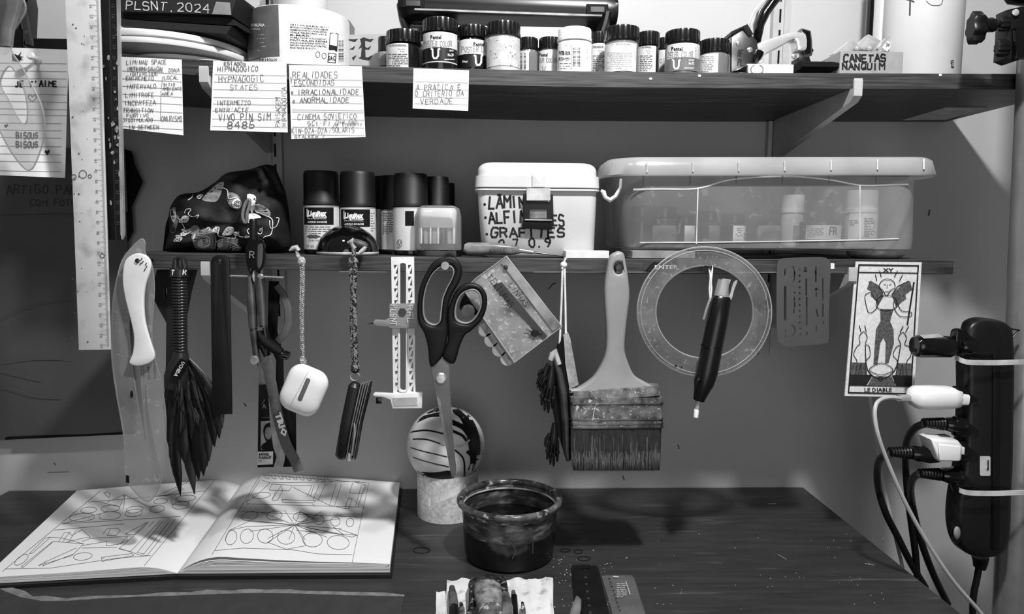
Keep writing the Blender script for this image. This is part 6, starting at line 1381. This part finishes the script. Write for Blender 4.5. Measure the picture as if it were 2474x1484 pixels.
# jars inside
zc_ = zb0+.0015; fl = interp([(-5, zc_), (5, zc_)])
inner = [(1524, 1576, 496, 520, -.11, GLD, 'small dark jar at the left end inside the clear container', 'AP'), (1574, 1636, 498, 522, -.13, M('dark_amber', .2, .2), 'rounded dark bottle with an AP mark inside the clear container', 'AP'), (1632, 1680, 520, 538, -.13, BLKG, 'dark bottle with a white label strip left of the moulded line', None), (1690, 1740, 510, 530, -.13, M('dark_amber', .2), 'glossy brown jar right of the moulded line in the container', None), (1742, 1802, 515, 535, -.12, BLKG, 'dark bottle with bright framed label near the middle of the container', 'frame'), (1826, 1888, 530, 545, -.13, GLM, 'grey bottle with a diagonal label mid container', 'CARDO'), (1890, 1944, 470, 510, -.10, GLL, 'pale capped tube standing tallest inside the container', None), (1962, 2014, 450, 490, -.09, GLD, 'tall dark bottle behind the FR jar in the container', None), (2046, 2122, 458, 510, -.12, GLL, 'white bottle with printed label at the right inside the container', 'print')]
for x0_, x1_, yt_, yc_, Y_, bmat, lb_, mk in inner:
    def pr(s, l, mk=mk, x0_=x0_, x1_=x1_):
        if mk == 'AP': Ink(s).type('AP', (x0_+x1_)/2+6, 574, 8, 12).build(M('dim_white', .6, .6), l)
        if mk == 'frame': Ink(s).line([(1766, 545), (1798, 545), (1798, 580), (1766, 580), (1766, 545)], 2).greek(1770, 550, 1794, 576, 6, 1.4).build(INK, l)
        if mk == 'CARDO': Ink(s).type('CARDO', 1840, 580, 7, 30).build(M('dim_white', .6, .6), l)
        if mk == 'print': Ink(s).greek(2088, 525, 2114, 572, 12, 1.5).greek(2052, 530, 2074, 545, 3, 2).build(DG, l)
    lab_ = None if mk in ('AP',) and x0_ < 1570 else (545, 584)
    if mk == 'print': lab_ = (515, 580)
    jar(x0_, x1_, yt_, yc_, Y_, bmat, LIDW if 'white bottle' in lb_ or 'pale' in lb_ else LID, lb_, pr if lab_ else None, lab=lab_, labm={'frame': WHT, 'print': WHT}.get(mk, M('dim_label', .5, .6) if 'strip' not in lb_ else WHT), labx=(x0_+(x1_-x0_)*.35, x1_-3) if mk in ('frame', None) else None, zf=fl, group='jars inside the clear container', name='paint_jar', capn=0)
fj = thing('ink_jar', 'wide low jar with white label marked FR inside the clear container', 'jar', (W(1982, 580, -.14).x, -.14, zc_), 'jars inside the clear container')
rr_ = px2m(47, -.14); zt_ = W(1980, 530, -.14).z; jm = MB().lathe((W(1980, 560, -.14).x, -.14, zc_), [(rr_*.9, 0), (rr_, .002), (rr_, (zt_-zc_)*.9), (rr_*.6, zt_-zc_)], 32); link('jar_body', jm, GLD, fj)
q_ = cylpatch(W(1980, 560, -.14).x, -.14, rr_, W(1980, 560, -.14).x-rr_*.9, W(1980, 560, -.14).x+rr_*.95, W(1980, 578, -.14).z, W(1980, 545, -.14).z, .0006); lo = link('label', q_, WHT, fj)
Ink(q_.surf()).hand('FR', 2004, 568, 17, 20, 3).greek(1936, 550, 1990, 574, 5, 1.4).build(INK, lo)
link('lid', MB().lathe((W(1980, 560, -.14).x, -.14, zt_), [(rr_*.7, -.003), (rr_*.72, 0), (rr_*.72, .018), (rr_*.66, .02)], 32), BLK, fj)
# things under the container
top('clear_tray', shelfbox(1528, 1680, 606, -.186, -.12, zl), MC('clear_plastic_case', .9), 'small clear divided tray under the left of the big container', 'tray')
top('black_folder', shelfbox(1690, 2058, 617, -.18, -.08, zl), BLK, 'thin black wavy case under the middle of the big container', 'case')
rt = (W(2184, 610, -.16).x-W(2058, 610, -.16).x)/2; tx = W(2121, 610, -.16).x; zt0 = zl(tx)+.0003
tn = thing('round_tin', 'round pale tin lid under the right of the big container', 'tin', (tx, -.16, zt0)); link('tin_side', MB().lathe((tx, -.155, zt0), [(rt*.8, 0), (rt*.86, .001), (rt*.98, .0032), (rt, .0045), (rt, .0078)], 48), M('tin_grey', .55, .35, .2), tn)
# ---------------------------------------------------------------- open sketchbook
bk = thing('open_sketchbook', 'open hardbound sketchbook with pencil perspective drawings on the table', 'book', (T(440, 1350, 0).x, T(440, 1350, 0).y, 0))
def bil(c, u, v):  # c: spine bottom, outer bottom, outer top, spine top
    return (c[0]*(1-u)+c[1]*u)*(1-v)+(c[3]*(1-u)+c[2]*u)*v
def hR(u): return .004+.0135*min(1, u/.16)**.6-.0045*max(0, u-.2)/.8 if u > 0 else .003
def pagecorners(px): return [Vector(T(x, y, z)) for x, y, z in px]
RC = pagecorners([(428, 1387, .004), (942, 1364, .0125), (966, 1166, .0125), (582, 1168, .006)])
LC = pagecorners([(428, 1387, .004), (-40, 1395, .0110), (186, 1183, .011), (582, 1168, .006)])
for c in (RC, LC):
    for p in c: p.z = 0
def hump(u, h, pk): 
    a = 1-(1-min(1, u/.22))**2.2; return .0045+(pk-.0045)*a-(pk-h)*max(0, (u-.22)/.78)**.8
def block(c, h, pk, lift=0, sh=0, nu=26, nv=8, th=None, wob=0):
    """page block: top follows the hump, bottom flat or offset"""
    m = MB(); vs = []
    for j in range(nv+1):
        for i in range(nu+1):
            u = i/nu; v = j/nv; p = bil(c, u*(1-sh)+0, v).copy(); p.z = hump(u, h, pk)+lift*min(1, u*6)+wob*sin(u*9+v*2)*u; vs.append(p)
    n = nu+1; N = len(vs); f = []
    if th: lo = [p-Vector((0, 0, th)) for p in vs]
    else: lo = [Vector((p.x, p.y, .0042)) for p in vs]
    for j in range(nv):
        for i in range(nu):
            a = j*n+i; f.append((a, a+1, a+n+1, a+n)); f.append((N+a, N+a+n, N+a+n+1, N+a+1))
    bd = [(i, i+1) for i in range(nu)]+[(j*n+nu, (j+1)*n+nu) for j in range(nv)]+[(nv*n+i+1, nv*n+i) for i in range(nu)]+[((j+1)*n, j*n) for j in range(nv)]
    for a, b in bd: f.append((b, a, N+a, N+b))
    return m.add(vs+lo, f)
PGM = M('sketch_paper', .93, .85, var=.01, scale=6, bump=.05)
PGE = M('page_block_edge', .72, .85, var=.3, scale=26, stretch=(.2, .2, 40))
def cover(c, out, nm):
    m = MB(); cen = bil(c, .5, .5); q = []
    for p, k in zip(c, (0, 1, 1, 0)):
        d = (p-cen); q.append(Vector((p.x+d.x*.02*(k), p.y+d.y*.035, 0)))
    m.add([Vector((p.x, p.y, .0004)) for p in q]+[Vector((p.x, p.y, .0038)) for p in q], [(0, 1, 2, 3), (4, 5, 6, 7), (0, 1, 5, 4), (1, 2, 6, 5), (2, 3, 7, 6), (3, 0, 4, 7)])
    return link(nm, m, M('book_cover_black', .06, .5), bk, 0)
cover(RC, 1, 'cover_board'); cover(LC, 1, 'cover_board')
sp_ = (RC[0]+LC[0])/2; sp1 = (RC[3]+LC[3])/2
link('spine', MB().tube([Vector((sp_.x, sp_.y-.001, .0020)), Vector((sp1.x, sp1.y, .0020))], .0016, 8), M('book_cover_black', .06), bk)
link('page_block', block(RC, .0095, .0125), PGE, bk); link('page_block', block(LC, .0075, .0095), PGE, bk)
for i in range(5): link('page', block(RC, .0102+i*.00045, .0128+i*.0012, sh=.012-i*.002 if i % 2 else .02-i*.003, th=.00025, wob=.0003*(i-2)), PGM, bk)
for i in range(3): link('page', block(LC, .0082+i*.0006, .0100+i*.0010, sh=.006*(2-i), th=.00025, wob=.0002*(i-1)), PGM, bk)
RP = block(RC, .0128, .0212, th=.0003, wob=.0004); ro = link('page', RP, PGM, bk, 60, label='right page with rows of pencil circles')
LP = block(LC, .0100, .0128, th=.0003, wob=.0003); lo2 = link('page', LP, PGM, bk, 60, label='left page with pencil boxes and circles')
def cv(l): return [(x/2.474, y/2.474+1080) for x, y in l]
PC = M('pencil_line', .35, .8)
k = Ink(RP.surf(.0004)); w = 1.0
def ln(k, *l, w=1.0): 
    for s_ in l: k.line(cv(s_), w)
def el(k, x, y, rx, ry, rot=0): k.ell(x/2.474, y/2.474+1080, rx/2.474, ry/2.474, 1.1, rot)
ln(k, [(1568, 148), (1250, 672)], [(2210, 185), (2105, 690)], [(1545, 165), (2190, 215)], [(1555, 195), (1612, 215), (1535, 290), (1470, 330), (1555, 195)], [(1612, 215), (2150, 207)], [(1625, 222), (1745, 230), (1730, 262), (1610, 258), (1625, 222)], [(1750, 232), (1865, 232), (1835, 298)], [(1878, 225), (1855, 300)], [(1750, 240), (1970, 350)], [(1910, 225), (1870, 320)], [(1945, 225), (1900, 325)], [(2010, 220), (1970, 348)], [(2040, 225), (2000, 350)], [(2110, 210), (2090, 275), (2170, 280), (2190, 230), (2120, 210)], [(2150, 205), (2140, 215)], [(2060, 370), (2080, 310), (2105, 310), (2085, 370), (2060, 370)], [(2125, 355), (2160, 230)], [(2140, 358), (2180, 230)], [(1975, 350), (2060, 368)], [(1650, 262), (1625, 318), (1680, 232), (1690, 262), (1660, 318), (1625, 318)], [(1685, 315), (1690, 332), (1870, 335), (1890, 322), (1685, 315)], [(1450, 340), (2150, 360)], [(1420, 385), (2150, 420)], [(1865, 340), (1885, 355)])
for i in range(10): x = 1575+i*42; ln(k, [(x, 168+i*2), (x+20, 190+i*2), (x+34, 188+i*2), (x+26, 166+i*2)])
for a in range(12):
    an = a*pi/6+.2; ln(k, [(1762, 467), (1762+(150+140*abs(cos(an)))*cos(an), 467+(80+40*abs(cos(an)))*sin(an))])
ln(k, [(1790, 385), (1870, 430), (1762, 467), (1900, 440), (1790, 385)], [(1365, 500), (1500, 440), (1762, 467)], [(1365, 500), (1480, 475), (1762, 467)], [(1762, 467), (2055, 525), (1990, 480), (2135, 528), (2105, 540), (1762, 467)], [(1370, 500), (1345, 560)], [(1600, 570), (1710, 612), (1830, 590), (1762, 467), (1600, 570)], [(1285, 620), (1450, 605), (1750, 615), (1900, 640), (2105, 645)], [(2135, 528), (1770, 500)])
for x, y, a, b, r_ in ((1492, 413, 50, 25, -12), (1640, 410, 46, 27, -4), (1797, 420, 44, 28, 4), (1905, 436, 32, 27, 10), (2005, 446, 28, 27, 10), (2092, 452, 22, 26, 10), (1563, 290, 55, 18, -6), (1382, 543, 32, 44, 20), (1476, 534, 38, 44, 25), (1585, 533, 46, 42, 10), (1710, 540, 52, 42, 0), (1868, 556, 58, 42, 0), (2022, 572, 66, 42, 4)): el(k, x, y, a, b, r_)
k.build(PC, ro, 'pencil_drawing')
k = Ink(LP.surf(.0004))
ln(k, [(625, 243), (15, 745)], [(1300, 178), (862, 710)], [(530, 330), (1010, 290)], [(620, 275), (650, 305), (660, 280), (640, 270), (620, 275)], [(745, 285), (715, 360), (600, 330)], [(745, 285), (740, 370)], [(745, 285), (890, 360), (940, 350)], [(640, 330), (745, 285)], [(370, 460), (700, 440), (1080, 415)], [(325, 498), (740, 460)], [(370, 460), (600, 400)], [(930, 295), (1230, 262)], [(1000, 290), (1080, 240)], [(1020, 290), (1090, 245)], [(1045, 290), (1100, 248)], [(940, 290), (1150, 200), (1250, 195)], [(1020, 320), (1030, 345), (1120, 350), (1130, 325)],
   [(270, 545), (175, 640), (195, 635), (300, 540), (270, 545)], [(300, 540), (370, 545), (500, 580), (320, 565), (140, 720), (125, 718), (310, 570)], [(500, 580), (430, 650), (230, 710), (265, 690), (455, 605)], [(270, 690), (255, 712), (440, 640)], [(350, 568), (385, 512), (425, 510)], [(375, 568), (412, 514), (430, 530), (490, 495), (540, 540), (500, 545), (400, 568)], [(455, 500), (410, 568)], [(490, 565), (540, 548), (760, 535), (720, 580), (635, 592), (640, 565), (490, 590)], [(760, 535), (760, 560), (700, 585)], [(490, 605), (700, 600)], [(615, 520), (640, 490), (700, 485), (720, 500), (690, 530), (640, 530), (660, 490)], [(750, 520), (880, 450), (800, 525), (750, 520)], [(890, 448), (860, 480), (710, 610), (780, 625), (920, 480), (960, 440)], [(920, 445), (890, 475)], [(970, 445), (820, 632), (860, 640), (1010, 450)], [(1050, 430), (880, 650), (850, 645)], [(605, 660), (790, 638), (800, 650), (610, 685), (605, 660)], [(605, 670), (625, 662)], [(30, 730), (300, 725), (700, 665), (900, 650)], [(710, 605), (860, 655)])
for x, y, a, b, r_ in ((530, 378, 48, 18, -4), (660, 368, 56, 20, -4), (805, 375, 50, 20, -8), (940, 372, 44, 20, -8), (1080, 350, 52, 22, -6), (490, 422, 75, 24, -4), (655, 412, 65, 24, -4), (800, 395, 52, 22, -8), (960, 325, 42, 16, -6), (1110, 308, 60, 18, -6), (495, 655, 56, 22, -6), (128, 675, 48, 20, -36)): el(k, x, y, a, b, r_)
k.build(PC, lo2, 'pencil_drawing')

# torn dark paper strip
e1 = [(-30, 1408), (10, 1428), (50, 1443), (100, 1452), (160, 1452), (230, 1447), (330, 1442), (460, 1438), (560, 1434), (640, 1433), (720, 1434), (830, 1438), (977, 1441)]
up = [(977, 1437), (930, 1432), (830, 1430), (740, 1428), (700, 1424), (640, 1425), (600, 1423), (560, 1427), (500, 1425), (460, 1431), (400, 1431), (330, 1438), (230, 1440), (160, 1446), (110, 1440), (80, 1442), (60, 1428), (30, 1420), (-30, 1396)]
tp = thing('torn_paper', 'dark paper with a pale torn upper edge lying at the bottom left of the table', 'paper', (T(450, 1460, 0).x, T(450, 1460, 0).y, 0))
link('paper_sheet', flat(e1+[(965, 1500), (960, 1560), (-60, 1560), (-60, 1440)], .0012, .0006), M('dark_paper', .2, .7, var=.08), tp, 0); link('torn_edge', flat(e1+up, .0013, .0009), M('torn_fibre', .46, .9, var=.15, scale=120), tp, 0)

# ball on cardboard ring
yc = -.083; cx = W(1082, 1200, yc).x
rg2 = thing('cardboard_ring', 'pale cardboard tape core standing on the table under the painted ball', 'ring', (cx, yc, 0))
r = .0365; ht = .054
m = MB().lathe((cx, yc, .0003), [(r*.93, 0), (r, 0), (r, ht), (r*.93, ht)], 56, False, False); n = 56
for i in range(n): m.f.append((i, (i+1) % n, 3*n+(i+1) % n, 3*n+i))
link('core_tube', m, M('core_card', .82, .8, var=.12, scale=260, bump=.3, bscale=300), rg2)
k = Ink(m.surf(.0003)); k.poly([(1000, 1222), (1020, 1214), (1020, 1233), (1000, 1238)]); 
for i in range(9):
    a, b = 1000+i*18, 1000+(i+1)*18; f_ = lambda x: 1225-(x-1000)*.48; g_ = lambda x: 1240-(x-1000)*.42
    k.poly([(a, f_(a)-12*(1-i/9)+6), (b, f_(b)-12*(1-(i+1)/9)+6), (b, g_(b)), (a, g_(a))])
k.build(M('slanted_band_pale', .93, .6), rg2, 'slanted_band')  # paler band rising slantwise across the tube
bc_ = Vector((W(1077, 1075, yc).x, yc, 0)); rb = .0462; bc_.z = W(1077, 1075, yc).z
bl = thing('painted_ball', 'wooden ball painted with dark curved bands, resting on the cardboard ring', 'ball', (bc_.x, bc_.y, bc_.z-rb))
mb = MB().sphere(bc_, rb, 32); link('ball', mb, M('ball_varnish', .82, .2, var=.1, scale=30), bl, 60)
k = Ink(mb.surf(.0006))
for l, w in (([(985, 1035), (1010, 1012), (1050, 1000), (1062, 998)], 4), ([(992, 1044), (1030, 1040), (1070, 1048)], 4), ([(982, 1062), (1030, 1062), (1072, 1076)], 3), ([(980, 1078), (1020, 1090), (1080, 1104)], 2.4), ([(984, 1100), (1030, 1116), (1084, 1128)], 2.4), ([(1004, 1020), (1036, 1006), (1060, 1004)], 6), ([(1092, 1020), (1120, 1034), (1138, 1060)], 12), ([(1094, 1042), (1116, 1052), (1128, 1066)], 7), ([(1100, 1088), (1120, 1110), (1122, 1150)], 4), ([(1130, 1092), (1146, 1112), (1140, 1150)], 8)): k.curve(l, w)
k.fill(spl([(988, 1124), (1010, 1138), (1050, 1142), (1090, 1138), (1094, 1164), (1060, 1164), (1020, 1154), (998, 1140)], 3)); k.fill(spl([(1000, 1006), (1030, 988), (1064, 978), (1066, 992), (1034, 1000), (1008, 1016)], 3))
k.fill(spl([(1096, 980), (1120, 984), (1146, 1006), (1164, 1040), (1170, 1084), (1162, 1118), (1146, 1152), (1120, 1160), (1136, 1120), (1132, 1080), (1126, 1046), (1112, 1012), (1094, 996)], 3))  # dark right side: shade put into the colour, beside the painted bands
k.build(M('dark_band_and_shade', .08, .3), bl, 'bands_and_shade')
k = Ink(mb.surf(.0008)); k.fill(spl([(1000, 1140), (1030, 1152), (1090, 1164), (1090, 1173), (1050, 1170), (1016, 1158)], 3)); k.curve([(1066, 1072), (1110, 1078), (1134, 1064)], 5); k.build(M('pale_band', .72, .4), bl, 'pale_bands')

# paint water tub
zr = .062; yb1, yf1 = T(1231, 1160, zr).y, T(1231, 1248, zr).y; yc = (yb1+yf1)/2; r = (yb1-yf1)/2; cx = W(1231, 1200, yc).x; r = max(r, px2m(131, yc)*.98)
TUBM = M('smeared_tub', .2, .25, var=.5, scale=60, stretch=(1, 1, 2.5), g2=.5, thr=.52, scale2=70, soft=.22)
pt = thing('paint_tub', 'dark paint-stained plastic tub with a rolled rim, on the table', 'tub', (cx, yc, 0))
rb = r*.86; tz = .0005
m = MB().lathe((cx, yc, tz), [(rb*.9, 0), (rb*.97, .001), (rb, .004), (r*.9, zr*.55), (r*.935, zr*.86), (r*.94, zr*.88), (r*.925, zr*.88), (r*.88, zr*.55), (rb*.95, .006), (rb*.2, .004)], 56, True, True); link('tub_wall', m, TUBM, pt, 60)
link('rolled_rim', MB().tube([(cx+r*.965*cos(a), yc+r*.965*sin(a), zr-.002) for a in [2*pi*i/64 for i in range(64)]], .0034, 10, True), M('smeared_rim', .25, .16, var=.6, scale=90, g2=.66, thr=.56, scale2=130, soft=.1), pt, 60)
link('rim_flange', MB().lathe((cx, yc, 0), [(r*.93, zr*.84), (r*.985, zr*.93), (r*1.0, zr*.955), (r*.95, zr*.95), (r*.92, zr*.88)], 64, False, False), M('smeared_rim', .25), pt, 60)
link('inner_lip', MB().tube([(cx+r*.905*cos(a), yc+r*.905*sin(a), zr-.0085) for a in [2*pi*i/64 for i in range(64)]], .0011, 8, True), M('pale_smeared', .66, .3, var=.4, scale=40), pt, 60)
link('paint_water', MB().lathe((cx, yc, .036), [(r*.9, 0), (r*.9, .0005)], 56), M('murky_water', .04, .03), pt)
lw_ = MB().lathe((cx, yc, tz), [(rb*.985, .002), (rb+.0004, .004), (r*.893+.0006, zr*.5), (r*.885, zr*.5)], 56, False, False); link('paint_coat', lw_, M('dark_paint_coat', .085, .22, var=.12), pt, 60)
k = Ink(m.surf(.0012)); k.line([(1288, 1304), (1287, 1338)], 3); k.curve([(1235, 1310), (1245, 1330), (1238, 1350)], 3); k.build(M('dull_streak', .24, .4), pt, 'dry_streaks')

# rag with brushes
RG = M('stained_rag', .84, .9, var=.05, scale=30, bump=.4, bscale=120, g2=.5, thr=.55, scale2=80, soft=.25)
rag = thing('folded_rag', 'white crumpled rag with grey stains under the brushes at the bottom edge', 'rag', (T(1200, 1470, 0).x, T(1200, 1470, 0).y, 0))
def cloth(c, z, nm, seed, th=.0015, nx=14, ny=10):
    from mathutils import noise
    vs = []; 
    for j in range(ny+1):
        for i in range(nx+1):
            u, v = i/nx, j/ny; x = (c[0][0]*(1-u)+c[1][0]*u)*(1-v)+(c[3][0]*(1-u)+c[2][0]*u)*v; y = (c[0][1]*(1-u)+c[1][1]*u)*(1-v)+(c[3][1]*(1-u)+c[2][1]*u)*v
            if j == 0: y += 3*noise.noise(Vector((i*1.7+seed, 1, 3)))
            p = T(x+2*noise.noise(Vector((i*.9, j*.9, seed))), y, z); p.z += .0035*(noise.noise(Vector((i*.45, j*.5, seed)))+.3); vs.append(p)
    n = nx+1; N = len(vs); f = []
    for j in range(ny):
        for i in range(nx): a = j*n+i; f.append((a, a+1, a+n+1, a+n)); f.append((N+a, N+a+n, N+a+n+1, N+a+1))
    bd = [(i, i+1) for i in range(nx)]+[(j*n+nx, (j+1)*n+nx) for j in range(ny)]+[(ny*n+i+1, ny*n+i) for i in range(nx)]+[((j+1)*n, j*n) for j in range(ny)]
    for a, b in bd: f.append((b, a, N+a, N+b))
    return link(nm, MB().add(vs+[Vector((p.x, p.y, max(.0004, p.z-th))) for p in vs], f), RG, rag, 60)
cloth([(1054, 1432), (1076, 1430), (1090, 1580), (1050, 1580)], .002, 'rag_fold', 1, nx=4); cloth([(1080, 1404), (1336, 1400), (1340, 1600), (1072, 1600)], .004, 'rag_sheet', 4, nx=22); cloth([(1222, 1405), (1334, 1399), (1336, 1600), (1215, 1600)], .010, 'rag_fold', 9)
BH = M('wet_bristles', .12, .3, var=.6, scale=160, g2=.5, thr=.6, scale2=260); BHD = M('brush_handle_crusted', .3, .35, var=.5, scale=120, g2=.7, thr=.56, scale2=200)
def tbrush(st, mats, label, nm='brush', z=.012):
    """brush lying pointing away from the viewer: (px, py, half width px, z)"""
    def seg(a):
        m = MB(); rs = []
        for x, y, hw, zz in a:
            p = T(x, y, zz); r_ = hw/F*(p-CAM).length; rs.append([p+Vector((r_*cos(2*pi*k/12), 0, r_*.7*sin(2*pi*k/12))) for k in range(12)])
        return m.rings(rs)
    o = thing(nm, label, 'brush', tuple(T(st[0][0][0], st[0][0][1], 0)), 'brushes lying on the rag')
    for s_, mt, n_ in zip(st, mats, ('bristles', 'ferrule', 'handle')): link(n_, seg(s_), mt, o, 60)
tbrush([[(1092, 1418, 6, .012), (1094, 1440, 10, .012), (1096, 1470, 11, .012)], [(1096, 1466, 11, .012), (1100, 1580, 13, .012)]], [M('grey_bristle', .25, .5, var=.5, scale=60), DSTEEL], 'rounded dark brush at the left on the white rag')
tbrush([[(1114, 1458, 4, .010), (1116, 1475, 6, .010)], [(1116, 1470, 6, .010), (1118, 1580, 8, .010)]], [BH, BHD], 'small brush with short bristles, second from the left on the rag')
tbrush([[(1132, 1474, 3, .010), (1134, 1485, 5, .010)], [(1134, 1482, 5, .010), (1136, 1580, 6, .010)]], [BH, BHD], 'thin pointed brush tip low on the rag')
tbrush([[(1146, 1400, 9, .017), (1148, 1412, 16, .016), (1140, 1470, 8, .014)]], [BH], 'dark shaggy brush tip between the rag folds')
tbrush([[(1188, 1398, 18, .020), (1182, 1410, 30, .022), (1178, 1424, 32, .022)], [(1178, 1422, 32, .022), (1182, 1450, 31, .022), (1186, 1475, 28, .02)], [(1186, 1470, 28, .02), (1188, 1580, 28, .02)]], [BH, M('pale_wood_ferrule', .42, .5, var=.45, scale=150), BHD], 'thick round brush with pale collar in the middle of the rag')
tbrush([[(1216, 1392, 3, .022), (1217, 1410, 8, .022), (1220, 1440, 9, .022)], [(1220, 1436, 10, .022), (1226, 1470, 13, .022), (1230, 1580, 14, .022)]], [BH, M('crusty_metal', .5, .25, .7, var=.5, scale=60)], 'spiky dark brush with a crusted metal collar')
tbrush([[(1240, 1428, 4, .018), (1242, 1445, 7, .018)], [(1242, 1440, 7, .018), (1250, 1580, 9, .018)]], [M('grey_bristle', .25), DSTEEL], 'slim grey brush right of the crusted brush')
tbrush([[(1262, 1456, 3, .018), (1264, 1470, 5, .018)], [(1264, 1466, 5, .018), (1270, 1580, 7, .018)]], [BH, BHD], 'small stubby brush rightmost on the rag')

# rulers and pencil at lower right
r1 = thing('ruler', 'short dark metal ruler with a rounded end lying on the table', 'ruler', tuple(T(1420, 1470, 0)))
link('blade', flat([(1380, 1370), (1384, 1366), (1410, 1364), (1440, 1367), (1446, 1373), (1462, 1440), (1490, 1560), (1396, 1560)], .0022, .0016, [circ(1414, 1375, 9, 3, 14)], bev=.0003), M('dark_ruler', .1, .3, .3, var=.3, scale=50, g2=.3, thr=.7, scale2=70), r1, 20)
k = Ink(tplane(.0022)); [k.greek(1412+i*2.2, 1392+i*17, 1422+i*2.2, 1397+i*17, 2, 1.4, wmin=5, wmax=8) for i in range(6)]; k.build(M('dim_print', .28), r1, 'graduations')
r2 = thing('ruler', 'short clear plastic ruler lying beside the dark metal ruler', 'ruler', tuple(T(1510, 1470, 0)))
link('blade', flat([(1454, 1393), (1462, 1389), (1524, 1389), (1532, 1394), (1560, 1484), (1580, 1560), (1500, 1560), (1474, 1460)], .0024, .0018, bev=.0003), MC('clear_ruler_plastic', .7, .1, .12, tint=.85, edge=.2), r2, 20)
k = Ink(tplane(.0025)); [k.fill(circ(1472+i*3.2, 1398+i*9.6, 2.4, 1.5, 6)) for i in range(9)]; k.build(BLKM, r2, 'graduations')
k = Ink(tplane(.0025)); k.line([(1482, 1393), (1494, 1394)], 2.5); k.greek(1490, 1408, 1514, 1444, 8, 1.2); k.line([(1512, 1405), (1522, 1436)], 2); k.build(M('ruler_white', .75, .5), r2, 'printed_marks')
m = MB(); rs = []
for x, y, hw in ((1394, 1441, 2), (1396, 1450, 8), (1392, 1470, 11), (1384, 1500, 12), (1370, 1560, 13)):
    p = T(x, y, .006); r_ = hw/F*(p-CAM).length; rs.append([p+Vector((r_*cos(2*pi*k/10), 0, .5*r_*sin(2*pi*k/10))) for k in range(10)])
top('wooden_stick', m.rings(rs), M('dull_wood', .42, .6, var=.2), 'blunt wooden stick end left of the dark metal ruler', 'stick')
